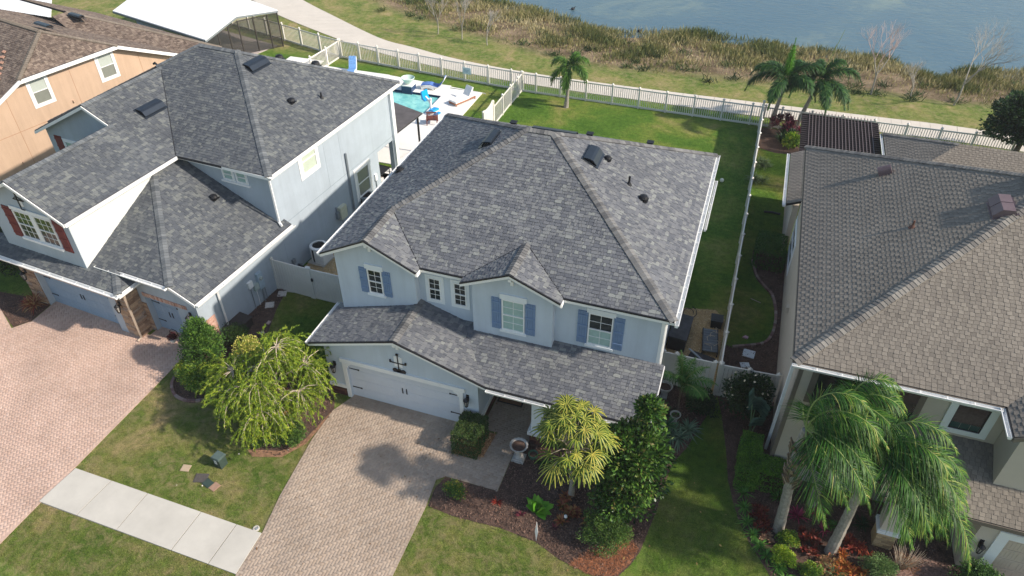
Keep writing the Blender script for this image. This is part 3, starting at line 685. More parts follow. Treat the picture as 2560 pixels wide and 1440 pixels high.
gutter(HL, (-3.75,-.6,3.62), (.3,-.6,3.62), F_, w=.17); gutter(HL, (-1.75,-1.62,3.18), (-1.75,-.4,3.18), Rr, w=.15)
def dsp(parent, pts, m=WHITE, name='downspout', r_=.06): MB().tube(pts, r_, 4).build(name, m, parent)
dsp(HL, [(1.7,6.0,5.95),(1.3,5.75,5.75),(1.27,5.62,5.6),(1.27,5.62,3.35),(1.5,5.5,3.25)])
dsp(HL, [(1.7,.95,2.95),(1.35,.95,2.8),(1.29,.95,2.6),(1.29,.95,.15)]); dsp(HL, [(-2.15,-1.0,2.7),(-2.17,-1.03,2.4),(-2.17,-1.03,.15),(-2.2,-1.25,.08)], mat('tan_paint', (.38,.30,.23), .6))
dsp(HL, [(1.72,16.8,6.0),(1.35,16.4,5.8),(1.3,16.35,5.6),(1.3,16.35,.1)]); dsp(HL, [(1.27,11.5,4.15),(1.27,11.5,.5)], GREYM, 'conduit_cover', .06)
MB().box(1.19,1.35,16.2,16.5,0,6).build('corner_post', WHITE2, HL)
# mounted and loose things at the left house
def lthing(name, label, cat, x, y, z=0, rz=0, group=None): return thing(name, label, cat, lw(x, y, z), R(-5)+rz, group)
def lantern_L(label, x, y, z): lantern(label, lw(x, y, z), R(-5), 1.05)
lantern_L('black wall lantern on the stone pillar left of the wide blue garage door', -8.75, -.99, 1.85)
lantern_L('black wall lantern on the stone pillar between the two blue garage doors', -2.75, -.99, 1.85); lantern_L('black wall lantern on the right of the narrow blue garage door', .72, -.31, 1.85)
t = lthing('gable_ornament', 'black iron scroll ornament with white plates under the left house gable', 'ornament', -6.55, -.94, 6.45)
MB().box(-.13,.13,-.03,0,.02,.34).box(-.13,.13,-.03,0,-.36,-.02).build('plate', WHITE, t)
MB().bar((-.3,-.05,-.03),(.34,-.05,-.03),.035).bar((-.02,-.06,-.5),(-.02,-.06,.48),.035).bar((-.02,-.06,.48),(.16,-.06,.38),.03).bar((-.3,-.05,-.03),(-.02,-.05,.16),.03).bar((-.02,-.05,.16),(.34,-.05,-.03),.03).bar((-.02,-.06,-.5),(.18,-.06,-.5),.03).build('ironwork', BLACK, t)
t = lthing('electric_meter', 'tall grey electric meter box on the shaded wall beside the gate', 'meter box', 1.19, 3.5, 0)
MB().box(.0,.16,-.17,.17,.85,1.75).build('cabinet', mat('grey_meter', (.36,.45,.52), .5), t); MB(lambda p: (.16+p[2], p[0], p[1]+1.45)).lathe([(.10,0),(.10,.05),(.07,.09)], n=12).build('meter_dial', mat('meter_glass', (.4,.42,.38), .2), t)
MB().tube([(.08,0,.85),(.08,0,0)], .035, 6).tube([(.05,.2,.7),(.05,.2,0)], .02, 6).build('conduit', GREYM, t)
t = lthing('cable_box', 'white rounded utility box on the shaded wall, left of the meters', 'utility box', 1.19, 2.85, 0)
MB().box(0,.13,-.14,.14,1.3,1.65).build('lid', WHITE, t); MB().tube([(.04,0,1.3),(.04,0,0)], .018, 5).build('conduit', GREYM, t)
t = lthing('gas_meter_box', 'greenish grey rounded box between the white box and the electric meter', 'utility box', 1.19, 3.17, 0)
MB().box(0,.14,-.14,.14,.95,1.3).build('lid', mat('grey_green', (.42,.48,.44), .6), t); MB().tube([(.04,0,.95),(.04,0,0)], .022, 5).build('conduit', WHITE, t)
t = lthing('control_panel', 'cream pump control box with grey side boxes on the blue wall', 'utility box', 1.19, 10.4, 0)
MB().box(0,.22,-.28,.28,.75,1.5).build('cabinet', mat('cream_metal', (.55,.55,.42), .5), t); MB().box(0,.15,-.5,-.29,.9,1.3).box(0,.15,.29,.42,.85,1.25).build('side_box', GREYM, t); MB().tube([(.1,-.1,.75),(.1,-.1,.0)], .025, 6).tube([(.05,-.42,1.3),(.05,-.42,1.62)], .03, 6).build('conduit', GREYM, t)
t = lthing('wall_valve_box', 'small grey valve box on the shaded wall behind the gate', 'utility box', 1.19, 6.0, 0)
MB().box(0,.12,-.1,.1,.6,.85).build('cabinet', GREYM, t); MB().tube([(.06,0,.6),(.06,0,0)], .03, 6).build('conduit', GREYM, t)
t = lthing('outlet_box', 'small white outlet box left of the lanai opening', 'utility box', 1.19, 13.95, 0); MB().box(0,.1,-.1,.1,1.2,1.6).build('cabinet', WHITE, t); MB().tube([(.05,0,1.2),(.05,0,.4)], .03, 6).build('conduit', GREYM, t)
def acunit(label, x, y, s=1.0, rz=0.0, body=None, z=0.0):
    t = thing('air_conditioner', label, 'air conditioner', (x, y, z), rz); bm = body or WHITE
    MB().box(-.5*s,.5*s,-.5*s,.5*s,0,.08).build('pad', CONC, t)
    b = MB(); b.lathe([(.42*s,.12),(.42*s,.95*s)], n=20); b.build('coil', BLACK, t)
    b = MB()
    for k in range(20):
        a = k*math.pi/10
        if k % 10 < 4: b.box(.424*s*math.cos(a)-.03,.424*s*math.cos(a)+.03,.424*s*math.sin(a)-.03,.424*s*math.sin(a)+.03,.1,.95*s)
    b.box(-.05*s,.5*s,-.42*s,.42*s,.1,.94*s); b.build('side_panel', bm, t)
    n = 24; b = MB()
    for k in range(n):
        a0, a1 = 2*math.pi*k/n, 2*math.pi*(k+1)/n
        q = lambda r_, a, z_: (r_*math.cos(a), r_*math.sin(a), z_)
        b.add([q(.33*s,a0,1.02*s), q(.46*s,a0,.99*s), q(.46*s,a1,.99*s), q(.33*s,a1,1.02*s), q(.46*s,a0,.92*s), q(.46*s,a1,.92*s), q(.33*s,a0,.93*s), q(.33*s,a1,.93*s)], [(0,1,2,3),(1,4,5,2),(3,7,6,0)])
    b.build('top_ring', bm, t)
    b = MB()
    for r_ in (.1,.2,.3): b.tube([(r_*s*math.cos(a*math.pi/8), r_*s*math.sin(a*math.pi/8), 1.0*s) for a in range(17)], .006, 4)
    for k in range(6): a = k*math.pi/3; b.bar((0,0,1.0*s),(.34*s*math.cos(a),.34*s*math.sin(a),1.0*s),.012)
    b.build('fan_guard', BLACK, t); b = MB()
    for k in range(4): a = k*math.pi/2+.4; b.prism([(0,0,.9*s),(.3*s*math.cos(a),.3*s*math.sin(a),.86*s),(.3*s*math.cos(a+.7),.3*s*math.sin(a+.7),.93*s)], (0,0,.01))
    b.build('fan_blade', GREYM, t)
    return t
acunit('white round topped air conditioner behind the cream gate', -19.55, 26.1, 1.0, R(-5))
acunit('grey air conditioner below the tall window of the left house, half hidden by the roof', -19.55, 31.4, .95, R(-5), GREYM)
t = thing('pool_heater_pump', 'black pump with grey pipes on the ground beside the white air conditioner', 'pump', (-20.35,25.1,0))
MB().tube([(0,0,.18),(.5,-.1,.18)], .11, 10).build('motor', BLACKP, t); MB().tube([(.1,.3,.1),(.1,.0,.35),(.1,-.5,.1),(.6,-.6,.06)], .03, 6).build('pipe', GREYM, t)
vent_box('long dark blue vent on the front wing roof of the left house', lw(-6.35,6.7,6.05+.5*(6.35-3.8)), (Matrix.Rotation(R(-5),3,'Z') @ slope_rot(0).to_matrix()).to_euler(), (1.35,.62,.22))
vent_box('long dark blue vent near the top ridge of the left house', lw(-3.15,11.1,6.1+.5*4.75), (Matrix.Rotation(R(-5),3,'Z') @ slope_rot(0).to_matrix()).to_euler(), (1.35,.62,.22))
mushroom('black box vent alone on the low front roof of the left house', lw(-1.55,4.7,B2(-1.55,0)[2]), 1.0); mushroom('black box vent on the right upper slope of the left house', lw(-.63,10.3,6.1+.5*2.23), 1.0)
pipe('short black pipe near the right eave of the left house', lw(0,11.9,6.1+.5*1.6), .3)
mushroom('black vent peeking over the rear ridge of the left house, right one', lw(-1.9,14.2,7.45), 1.3); mushroom('black vent peeking over the rear ridge of the left house, left one', lw(-3.6,13.4,7.85), 1.2)
t = thing('twin_pipe_vent', 'twin black elbow vents rising over the left house roof edge by the tan wall', 'roof vent', lw(-9.2,10.2,7.6), 0)
MB().tube([(0,0,-.2),(0,0,.25),(-.1,0,.33),(-.2,0,.25)], .06, 8).build('elbow', BLACK, t); MB().tube([(.2,0,-.2),(.2,0,.3)], .06, 8).build('pipe', BLACK, t)
t = thing('storage_bench', 'dark brown storage box against the blue wall near the narrow garage', 'storage box', (-20.35,20.0,0), R(-5))
MB().box(-.35,.35,-.6,.6,0,.5).build('body', mat('dark_resin', (.03,.024,.022), .6), t); MB().prism([(-.38,-.63,.5),(.38,-.63,.46),(.38,.63,.46),(-.38,.63,.5)], (0,0,.06)).build('lid', mat('dark_resin_lid', (.05,.04,.038), .6), t)
# dining set seen through the lanai opening
t = lthing('patio_table', 'dark dining table glimpsed in the lanai opening of the left house', 'table', .35, 15.5, .06); MB().box(-.45,.45,-.7,.7,.7,.74).build('tabletop', BLACKP, t)
for a, b_ in ((-.4,-.6),(.4,-.6),(-.4,.6),(.4,.6)): MB().box(a-.02,a+.02,b_-.02,b_+.02,0,.7).build('leg', BLACKP, t)
t = lthing('patio_chair', 'dark metal patio chair with pale cushion outside the lanai opening', 'chair', .75, 15.0, .06, .6)
MB().box(-.25,.25,-.25,.25,.40,.44).build('seat', BLACKP, t); MB().box(-.24,.24,-.24,.2,.44,.5).build('cushion', DECKW, t)
for k in range(5): MB().box(-.22+k*.1,-.2+k*.1,.23,.25,.45,.9).build('back_slat', BLACKP, t)
for a, b_ in ((-.23,-.23),(.23,-.23),(-.23,.23),(.23,.23)): MB().box(a-.015,a+.015,b_-.015,b_+.015,0,.4).build('leg', BLACKP, t)
# ------------------------------------------------------------------ the right house
HR = thing('beige_house', 'beige house with driftwood shingle roof behind the tall front palms', 'house', (0,0,0))
er = 6.1
fl = lambda x, y: (x, y, er+.5*(x-3.17)); ff = lambda x, y: (x, y, er+.5*(y-19.24)); wg = lambda x, y: (x, y, er+.5*(x-9.41))
APR = (10.97,27.04,10.0)
rfaces = [
 [fl(3.17,19.24), APR, (10.97,27.05,10.0), fl(3.17,34.85)],
 [ff(3.17,19.24), ff(9.41,19.24), (12.4,22.23,7.595), (12.4,27.04,10.0), APR],
 [wg(9.41,18.0), wg(12.4,18.0), wg(12.4,22.23), wg(9.41,19.24)],
 [(3.17,34.85,er), (10.97,27.05,10.0), (16,27.05,10.0), (16,34.85,er)],
 [(12.4,27.04,10.0),(12.4,22.23,7.595),(16,22.23,7.595),(16,27.04,10.0)],
]
rf = roof(HR, rfaces, SHR, 'three', I4, seed=41)
caps(rf, (3.17,19.24,er), APR, .35, CAPR, w=.2); caps(rf, (3.17,34.85,er), (10.97,27.05,10.0), .35, CAPR, w=.17)
lr = lambda x, y: (x, y, 3.02+.45*(y-17.25))
rl = roof(HR, [[lr(6.6,17.25), lr(12.6,17.25), lr(12.6,19.6), lr(6.6,19.6)]], SHR, 'three', I4, seed=43, name='lower_roof')
lan = [[(8,38,3),(8+3.2,41.1,4.44),(8,44.3,3)], [(8,44.3,3),(11.2,41.1,4.44),(19,41.1,4.44),(19,44.3,3)], [(8,38,3),(19,38,3),(19,41.1,4.44),(11.2,41.1,4.44)]]
rb = roof(HR, lan, SHR, 'three', I4, seed=45, name='lanai_roof', limit=60)
caps(rb, (8,44.3,3), (11.2,41.1,4.44), .33, CAPR, w=.17)
rc = roof(HR, [[(2.95,34.5,3.0),(3.9,34.5,3.4),(3.9,40.1,3.4),(2.95,40.1,3.0)]], SHR, 'three', I4, seed=46, name='side_roof', limit=60)
MB().box(3.6,16,19.6,34.4,0,5.98).build('wall', STUCR, HR); MB().box(9.82,14,18.4,19.59,2.9,5.98).build('bump_wall', STUCR, HR)
MB().box(9.85,14,17.66,19.59,0,2.85).build('garage_wall', STUCR, HR); MB().box(3.3,3.59,34.6,40,0,2.85).box(3.3,8,39.8,40,0,2.85).build('lanai_wall', STUCR, HR)
MB().box(8.6,18,41,44,0,2.8).build('lanai_wall', STUCR, HR)
MB().box(6.9,9.84,19.55,19.59,0,2.9).build('entry_wall', mat('entry_painted_shade', (.20,.165,.145), .9), HR)  # beige stucco darkened, so the entry's shade sits in its colour
MB().box(6.7,12.5,17.4,19.6,2.84,2.88).build('porch_ceiling', TRIMR, HR)
c = MB(); c.box(7.2,7.78,17.56,18.1,.95,2.84); c.build('porch_column', STUCR, HR); MB().box(7.13,7.85,17.49,18.17,.80,.95).build('column_cap', WHITE2, HR); MB().box(7.19,7.79,17.56,18.1,0,.8).build('column_base', GOLDS, HR)
stones(HR, FF(17.559), 7.19, 7.79, .02, .79, GOLDS, GOLDS, bh=.09, bl=.3, seed=51); stones(HR, FR(7.791), 17.56, 18.1, .02, .79, GOLDS, GOLDS, bh=.09, bl=.3, seed=52)
f = FF(17.66)
garage_door(HR, f, 10.75, 14, .01, 2.0, DOORR, cols=5, hw=False); MB(f).box(10.4,10.74,.0,.05,0,2.3).box(10.741,14,.0,.05,2.01,2.3).build('door_surround', WHITE2, HR)
t = lantern('black wall lantern on the beige garage wall above a round bush', (10.12,17.66,1.45))
f = FF(19.6)
w = MB(f); w.box(8.1,9.5,0,.05,4.22,4.42); w.box(8.1,9.5,0,.05,5.5,5.7); w.box(8.1,8.33,0,.05,4.42,5.5); w.box(9.27,9.5,0,.05,4.42,5.5); w.build('window_surround', WHITE2, HR)
w = MB(f).box(8.33,9.27,.006,.03,4.42,4.46).box(8.33,9.27,.006,.03,5.46,5.5).box(8.33,8.37,.006,.03,4.46,5.46).box(9.23,9.27,.006,.03,4.46,5.46).build('window', BLACK, HR)
GLM = mat('glass_painted_roof_reflection', (.045,.04,.042), .12, .5, 12, 0, 1, 0, .6)  # roof reflection put into the pane's mottled base colour
MB(f).box(8.37,9.23,.004,.012,4.71,5.46).build('pane', GLM, w)
for k in range(3): MB(f).box(8.37+k*.287,8.37+(k+1)*.287-.012,.004,.012,4.46,4.70).build('pane', mat('green_glass', (.035,.075,.07), .12, .2), w)
for x0, x1 in ((4.1,5.3),(6.2,7.2)):
    MB(f).box(x0-.2,x1+.2,0,.04,4.1,5.85).build('window_surround', TAUPE, HR); ww = MB(f).box(x0,x1,.041,.06,4.3,4.36).box(x0,x1,.041,.06,5.6,5.66).build('window', BLACK, HR); MB(f).box(x0,x1,.041,.05,4.361,5.599).build('pane', GLD, ww)
MB().box(10.6,10.95,18.36,18.4,4.1,5.0).build('bump_vent', GREYM, HR)
fl_ = lambda plane: (lambda p: (plane-p[1], p[0], p[2]))   # facing -x
window(HR, fl_(3.6), 27.2, 29.4, 3.9, 5.3, 2, 1, GLD, trim=.15, trimm=WHITE2); window(HR, fl_(3.6), 31.5, 34, .9, 2.5, 2, 1, GLD, trim=.12, trimm=WHITE2)
MB(fl_(3.6)).box(27.3,27.6,0,.12,1.7,2.0).build('wall_box', STUCR, HR)
t = MB().box(3.46,3.6,19.58,19.72,.1,5.9).build('downspout', TAUPE, HR); MB().box(3.36,3.46,20.6,20.75,.1,5.9).build('downspout', WHITE2, HR)
edge(HR, (3.17,19.24,er), (9.41,19.24,er), F_, (TAUPE,)); edge(HR, (9.41,18,er), (9.41,19.24,er), Ll, (TAUPE,)); edge(HR, (9.41,18,er), (12.4,18,wg(12.4,0)[2]), F_, (TAUPE,)); edge(HR, (3.17,19.24,er), (3.17,34.85,er), Ll, (TAUPE,))
edge(HR, (6.6,17.25,3.02), (12.6,17.25,3.02), F_, (TAUPE,)); edge(HR, (6.6,17.25,3.02), (6.6,19.6,4.08), Ll, (TAUPE,))
gutter(HR, (3.12,19.24,er), (9.3,19.24,er), F_, w=.14); gutter(HR, (9.41,18,er), (9.41,19.2,er), Ll, w=.13); gutter(HR, (2.95,34.4,3.0), (2.95,40.1,3.0), Ll, w=.15); gutter(HR, (8,44.3,3.0), (8,38,3), Ll, w=.13)
BRV = mat('brown_vent_metal', (.15,.105,.11), .5, .1, 4)
t = thing('round_hood_vent', 'brown barrel shaped vent alone high on the beige house roof', 'roof vent', (6.3,30.4,7.67)); t.rotation_euler = slope_rot(math.pi)
MB(lambda p: (p[0], p[2], p[1])).prism([(-.16,0,0)] + [(.0+.17*math.cos(a), .18+.17*math.sin(a), 0) for a in [math.pi-k*math.pi/8 for k in range(9)]] + [(.17,0,0)], (0,0,.5)).build('hood', BRV, t)
for (x, y, lab) in ((9.2,26.0,'pair of brown ridged vents on the beige roof, nearer one'), (10.4,27.2,'brown vent on top of the beige roof ridge at the right edge')):
    t = thing('twin_hood_vent', lab, 'roof vent', (x, y, fl(min(x,10.9),0)[2])); t.rotation_euler = slope_rot(math.pi) if x < 10 else (0,0,R(90))
    for k in (-1,1): MB().prism([(k*.29-.27,-.33,.02),(k*.29-.27,-.33,.16),(k*.29-.27,.02,.30),(k*.29-.27,.36,.16),(k*.29-.27,.36,.02)], (.54,0,0)).build('hood', BRV, t)
    MB().box(-.6,.6,-.4,.42,0,.02).build('flashing', BRV, t)
pipe('thin rusty pipe in the middle of the beige roof', (6.67,25.9,7.85), .3, mat('rusty_pipe', (.12,.06,.045), .8), .04)
# pergola behind the right house
t = thing('pergola', 'dark brown slatted pergola between the palms and the beige house', 'pergola', (0,0,0)); PG = mat('dark_brown_paint', (.038,.025,.025), .6, .15); PGL = mat('purple_brown_slat', (.11,.085,.085), .6, .15)
for x, y in ((3.9,41.6),(7.5,42.3),(3.9,46.0),(7.5,46.4)): MB().box(x-.08,x+.08,y-.08,y+.08,0,2.4).build('post', PG, t)
for y in (41.5,46.2): MB().box(3.5,7.9,y-.05,y+.05,2.4,2.6).build('beam', PG, t)
for k in range(20): MB().box(3.45,7.95,41.0+k*.29,41.05+k*.29,2.46,2.62).build('rafter', mat('rafter_brown', (.07,.05,.05), .6, .15), t)
for k in range(20): x = 3.9+k*.19; MB().box(x-.02,x+.02,40.9,46.9,2.625,2.67).build('slat', PGL, t)

# ------------------------------------------------------------------ the tan house, white roofs
MT = Matrix.Translation((-40,29.05,0)) @ Matrix.Rotation(R(-12.5), 4, 'Z')
HT = thing('tan_house', 'tan stucco house with brown roof and white framed windows at the far left', 'house', (-40,29.05,0), R(-12.5))
zt = 7.511
tf = [
 [(0,0,6),(0,6.43,6),(-2.0,3.215,zt)],
 [(0,-6,3.2),(0,0,6),(-2.0,3.2,zt),(-14,3.2,zt),(-14,-6,3.2)],
 [(0,6.43,6),(0,10.9,3.90),(-14,10.9,3.90),(-14,3.215,zt),(-2.0,3.215,zt)],
 [(-1.1,10.0,2.95),(-1.1,14.9,2.95),(-8.4,8.6,6.05),(-8.4,6.5,6.05),(-8.4,4,6.05),(-1.1,4,2.95)],
 [(-1.1,14.9,2.95),(-16,14.9,2.95),(-16,8.6,6.05),(-8.4,8.6,6.05)],
]
tf[1] = [(0,-6,3.18),(0,0,6),(-2.0,3.215,zt),(-14,3.215,zt),(-14,-6,3.18)]
rf = roof(HT, tf[:3]+tf[4:], SHB, 'lam', MT, seed=61, limit=200); rg2 = roof(HT, [[(-1.1,7.5,2.95),(-1.1,14.9,2.95),(-8.4,8.6,6.05),(-8.4,7.5,6.05)]], SHB, 'lam', MT, seed=62, limit=60, name='rear_roof')
for a, b in (((0,0,6),(-2,3.2,zt)), ((-2,3.2,zt),(0,6.43,6)), ((-2,3.2,zt),(-8,3.2,zt)), ((-8.4,8.6,6.05),(-1.1,14.9,2.95))): caps(rf, a, b, .33, CAPB, w=.16)
for r_ in range(6):   # bare patch where shingles are gone
    for c_ in range(3):
        x = -1.2-r_*.33-c_*.02; y = -1.3+c_*.42+r_*.33; z = 6+.467*y
        MB().prism([(x,y,z+.06),(x-.32,y,z+.06),(x-.34,y+.16,z+.06+.075),(x-.05,y+.16,z+.06+.075)], (0,0,.02)).build('exposed_patch', mat('bare_tan', (.50,.28,.19), .9, .2), rf)
MB().prism([(-.4,-5.6,0),(-.4,10.5,0),(-.4,10.5,3.95),(-.4,6.4,5.85),(-.4,.03,5.85),(-.4,-5.6,3.2)], (-12,0,0)).build('wall', STUCT, HT)
fT = FR(-.4)
for y in (.62, 5.1): window(HT, fT, y, y+1.0, 4.12, 5.6, 1, 1, (GLG, mat('glass_over_curtain', (.42,.46,.42), .3, .06, 6)), trim=.17, trimm=WHITE)
SEAM = mat('tan_seam', (.36,.20,.12), .9)
for y in (-.9, 3.2, 7.9): MB(fT).box(y-.012,y+.012,.001,.006,0,5.8 if 0 < y < 6.4 else (5.0 if y > 6.4 else 5.3)).build('stucco_seam', SEAM, HT)
MB(fT).box(-5,10,.001,.007,3.0,3.025).build('stucco_seam', SEAM, HT)
for y, z in ((2.75,3.5),(.9,2.9),(-1.5,1.2)): MB(fT).box(y-.05,y+.05,.0,.12,z,z+.12).build('wall_fixture', STUCT, HT)
for a, b in (((0,-6,3.2),(0,0,6)), ((0,0,6),(0,6.43,6)), ((0,6.43,6),(0,10.9,3.95))): edge(HT, a, b, Rr, h=.22, t=.06)
def tw(x, y, z): v = MT @ Vector((x, y, z)); return tuple(v)
vent_box('dark vent near the front peak of the tan house', tw(-2.9,4.0,7.35), (Matrix.Rotation(R(-12.5),3,'Z') @ slope_rot(math.pi/2).to_matrix()).to_euler(), (1.3,.5,.25)); vent_box('dark vent at the rear peak of the tan house', tw(-7.4,8.6,5.85), (Matrix.Rotation(R(-12.5),3,'Z') @ slope_rot(math.pi/2).to_matrix()).to_euler(), (1.2,.5,.25))
# white insulated roof over a screened room
ROOFW = mat('white_roof_panel', (.86,.86,.84), .5, .02, .5)
HS = thing('screened_patio', 'screened patio room with flat white panel roof beside the tan house', 'patio room', (-39.84,44.68,0), R(-14))
b = MB(); b.prism([(0.0,0,2.85),(-1.6,4.4,3.12),(-14,4.4,3.12),(-12,0.3,2.85)], (0,0,.1)); b.prism([(-1.6,4.4,3.12),(-.3,7.6,2.95),(-14,9.5,2.95),(-14,4.4,3.12)], (0,0,.1)); b.build('roof_panel', ROOFW, HS)
for a, c_ in (((-12,.3,2.85),(0,0,2.85)), ((0,0,2.85),(-1.6,4.4,3.12)), ((-1.6,4.4,3.12),(-.3,7.6,2.95))): MB().bar((a[0],a[1],a[2]-.03),(c_[0],c_[1],c_[2]-.03),.08,.13).build('roof_edge', GREYM, HS)
BRZ = mat('bronze_frame', (.045,.038,.033), .5, .1)
pp = [(-.15,.2),(-.6,1.6),(-1.1,3.0),(-1.6,4.4),(-1.15,5.6),(-.7,6.7),(-.35,7.5)]
for x, y in pp: MB().box(x-.04,x+.04,y-.04,y+.04,0,2.85).build('post', BRZ, HS)
MB().tube([(x,y,.9) for x,y in pp], .03, 4).build('rail', BRZ, HS); MB().tube([(x,y,2.8) for x,y in pp], .04, 4).build('rail', BRZ, HS)
SCR = bpy.data.materials.new('screen_mesh'); SCR.use_nodes = True; nt = NT(SCR); tr = nt.add('ShaderNodeBsdfTransparent'); mx = nt.add('ShaderNodeMixShader'); mx.inputs[0].default_value = .42; nt.n['Principled BSDF'].inputs['Base Color'].default_value = (.03,.03,.03,1); nt.link(tr.outputs[0], mx.inputs[1]); nt.link(nt.n['Principled BSDF'].outputs[0], mx.inputs[2]); nt.link(mx.outputs[0], nt.n['Material Output'].inputs[0])
for (x0,y0),(x1,y1) in zip(pp[:-1], pp[1:]): MB().bar((x0,y0,1.42),(x1,y1,1.42),.006,2.8).build('screen_panel', SCR, HS)
MB().box(-9,-.9,.6,7.3,0,.06).build('floor_slab', mat('tan_slab', (.42,.36,.33), .9), HS); MB().box(-9,-6,.3,.6,0,2.8).build('inner_wall', STUCL, HS)
t = thing('wicker_chair', 'dark wicker chair inside the screened patio room', 'chair', (-42.2,47.6,.06), .4); MB().box(-.35,.35,-.35,.35,.2,.42).build('seat', BARKD, t); MB().box(-.35,.35,.3,.42,.42,.95).build('backrest', BARKD, t)
for a in (-.36,.28): MB().box(a,a+.08,-.3,.3,.42,.62).build('arm', BARKD, t)
MB().box(-.35,.35,-.35,.35,0,.2).build('base', BARKD, t)
t = thing('white_patio_roof', 'blank white panel roof in the top left corner behind the tan house', 'patio roof', (0,0,0))
MB().prism([(-62,49.5,3.0),(-58.2,48.3,3.0),(-54.2,44.2,3.0),(-57.5,41.2,3.0),(-63,39,3.0)], (0,0,.12)).build('roof_panel', ROOFW, t)
for x, y in ((-55.2,44.3),(-58.4,47.6),(-57.5,42)): MB().box(x-.05,x+.05,y-.05,y+.05,0,3).build('post', WHITE, t)
# ------------------------------------------------------------------ ground, water, paving
SHX = [-90,-60,-45,-38,-34,-28.2,-26.4,-21.4,-15.7,-11.5,-6.8,-3.3,.15,2.1,6.7,9.8,12.4,13.9,15.7,17.5,20.5,40,90]
SHY = [98,86,79,76,73,70.2,68.8,68.6,65.3,64.5,66.6,66.2,65.9,66.0,65.2,65.3,63.6,61.7,64.4,64.9,65.8,67,69]
BNX = [-90,-60,-48,-38.4,-34.6,-27.3,-22.7,-17.3,-14.9,-11.4,-6.7,-2.2,.2,6.5,9.3,13.3,18.7,40,90]
BNY = [92,80,71,65.6,62.6,60,58,56.2,55.8,55.2,55.4,55.8,55.8,57.2,57.0,57.0,57.4,59,62]
def gz_(x, y):
    s = np.interp(x, SHX, SHY); n = np.interp(x, BNX, BNY)
    t = np.clip((y-n)/(s-n), 0, 3); return -np.clip(t, 0, 1)**1.3*0.5-np.clip(t-1, 0, 2)*0.9
def axis(lo, hi, st, lo2, hi2, st2):
    return np.unique(np.concatenate([np.arange(lo, lo2, st2*4), np.arange(lo2, hi2, st), np.arange(hi2, hi+1, st2*4)]))
gxv = np.unique(np.concatenate([[-27.0,-21.6],np.arange(-700, -80, 31), np.arange(-80, 60, 1.0), np.arange(60, 700, 32)])); gyv = np.unique(np.concatenate([[43.9,46.95],np.arange(-80, 50, 5.0), np.arange(50, 110, .7), np.arange(110, 160, 10)]))
X, Y = np.meshgrid(gxv, gyv); Z = gz_(X, Y); Z = np.where((np.abs(X) > 90), np.minimum(Z, 0), Z)
nx, ny = len(gxv), len(gyv); idx = np.arange(nx*ny).reshape(ny, nx)
Fg = np.stack([idx[:-1,:-1], idx[:-1,1:], idx[1:,1:], idx[1:,:-1]], -1).reshape(-1, 4)
# cut the pool out of the ground
PX0, PX1, PY0, PY1 = -27.0, -21.6, 43.9, 46.95
gm = bpy.data.materials.new('lawn_grass'); gm.use_nodes = True; nt = NT(gm); b = nt.n['Principled BSDF']; p = gpos(nt)
sep = nt.add('ShaderNodeSeparateXYZ'); nt.link(p, sep.inputs[0])
n1 = noise(nt, .28, 5, .62, p, .4); r1 = nt.add('ShaderNodeValToRGB'); ramp_set(r1.color_ramp, [(.055,.125,.014), (.085,.165,.020), (.15,.20,.036), (.26,.24,.085)], [.32,.47,.58,.70]); nt.link(n1.outputs[0], r1.inputs[0])
n1b = noise(nt, .42, 5, .66, p, .5); r1b = nt.add('ShaderNodeValToRGB'); ramp_set(r1b.color_ramp, [(.085,.145,.024), (.13,.18,.036), (.20,.21,.062), (.32,.26,.13)], [.34,.48,.57,.68]); nt.link(n1b.outputs[0], r1b.inputs[0])
# the public grass by the lake path, and the front lawns, are drier than the back lawns
mr = nt.add('ShaderNodeMapRange'); mr.inputs[1].default_value = 50.5; mr.inputs[2].default_value = 51.5; nt.link(sep.outputs[1], mr.inputs[0])
mr2 = nt.add('ShaderNodeMapRange'); mr2.inputs[1].default_value = 19; mr2.inputs[2].default_value = 17; mr2.inputs[4].default_value = 1.0; nt.link(sep.outputs[1], mr2.inputs[0])
mr3 = nt.add('ShaderNodeMapRange'); mr3.inputs[1].default_value = -2.5; mr3.inputs[2].default_value = -.5; mr3.inputs[3].default_value = 1; mr3.inputs[4].default_value = .25; nt.link(sep.outputs[0], mr3.inputs[0])
mm3 = nt.add('ShaderNodeMath', operation='MULTIPLY'); nt.link(mr2.outputs[0], mm3.inputs[0]); nt.link(mr3.outputs[0], mm3.inputs[1])
mm = nt.add('ShaderNodeMath', operation='MAXIMUM'); nt.link(mr.outputs[0], mm.inputs[0]); nt.link(mm3.outputs[0], mm.inputs[1])
c1 = mixc(nt, r1.outputs[0], r1b.outputs[0], mm.outputs[0])
n2 = noise(nt, 3.5, 5, .75, p); r2 = nt.add('ShaderNodeValToRGB'); ramp_set(r2.color_ramp, [(.62,.66,.6), (1.35,1.28,1.3)], [.32,.68]); nt.link(n2.outputs[0], r2.inputs[0])
n3 = noise(nt, 28, 3, .8, p); r3 = nt.add('ShaderNodeValToRGB'); ramp_set(r3.color_ramp, [(.5,.55,.5), (1.5,1.45,1.45)], [.3,.7]); nt.link(n3.outputs[0], r3.inputs[0])
c1 = mixc(nt, c1, r2.outputs[0], 1.0, 'MULTIPLY'); c1 = mixc(nt, c1, r3.outputs[0], 1.0, 'MULTIPLY')
n5 = noise(nt, 2.0, 7, .8, p, .5); r5 = nt.add('ShaderNodeValToRGB'); ramp_set(r5.color_ramp, [(0,)*3, (.68,)*3], [.46, .66]); nt.link(n5.outputs[0], r5.inputs[0])
mu = nt.add('ShaderNodeMath', operation='MULTIPLY'); nt.link(r5.outputs[0], mu.inputs[0]); nt.link(mm.outputs[0], mu.inputs[1]); c1 = mixc(nt, c1, (.36,.285,.15), mu.outputs[0])
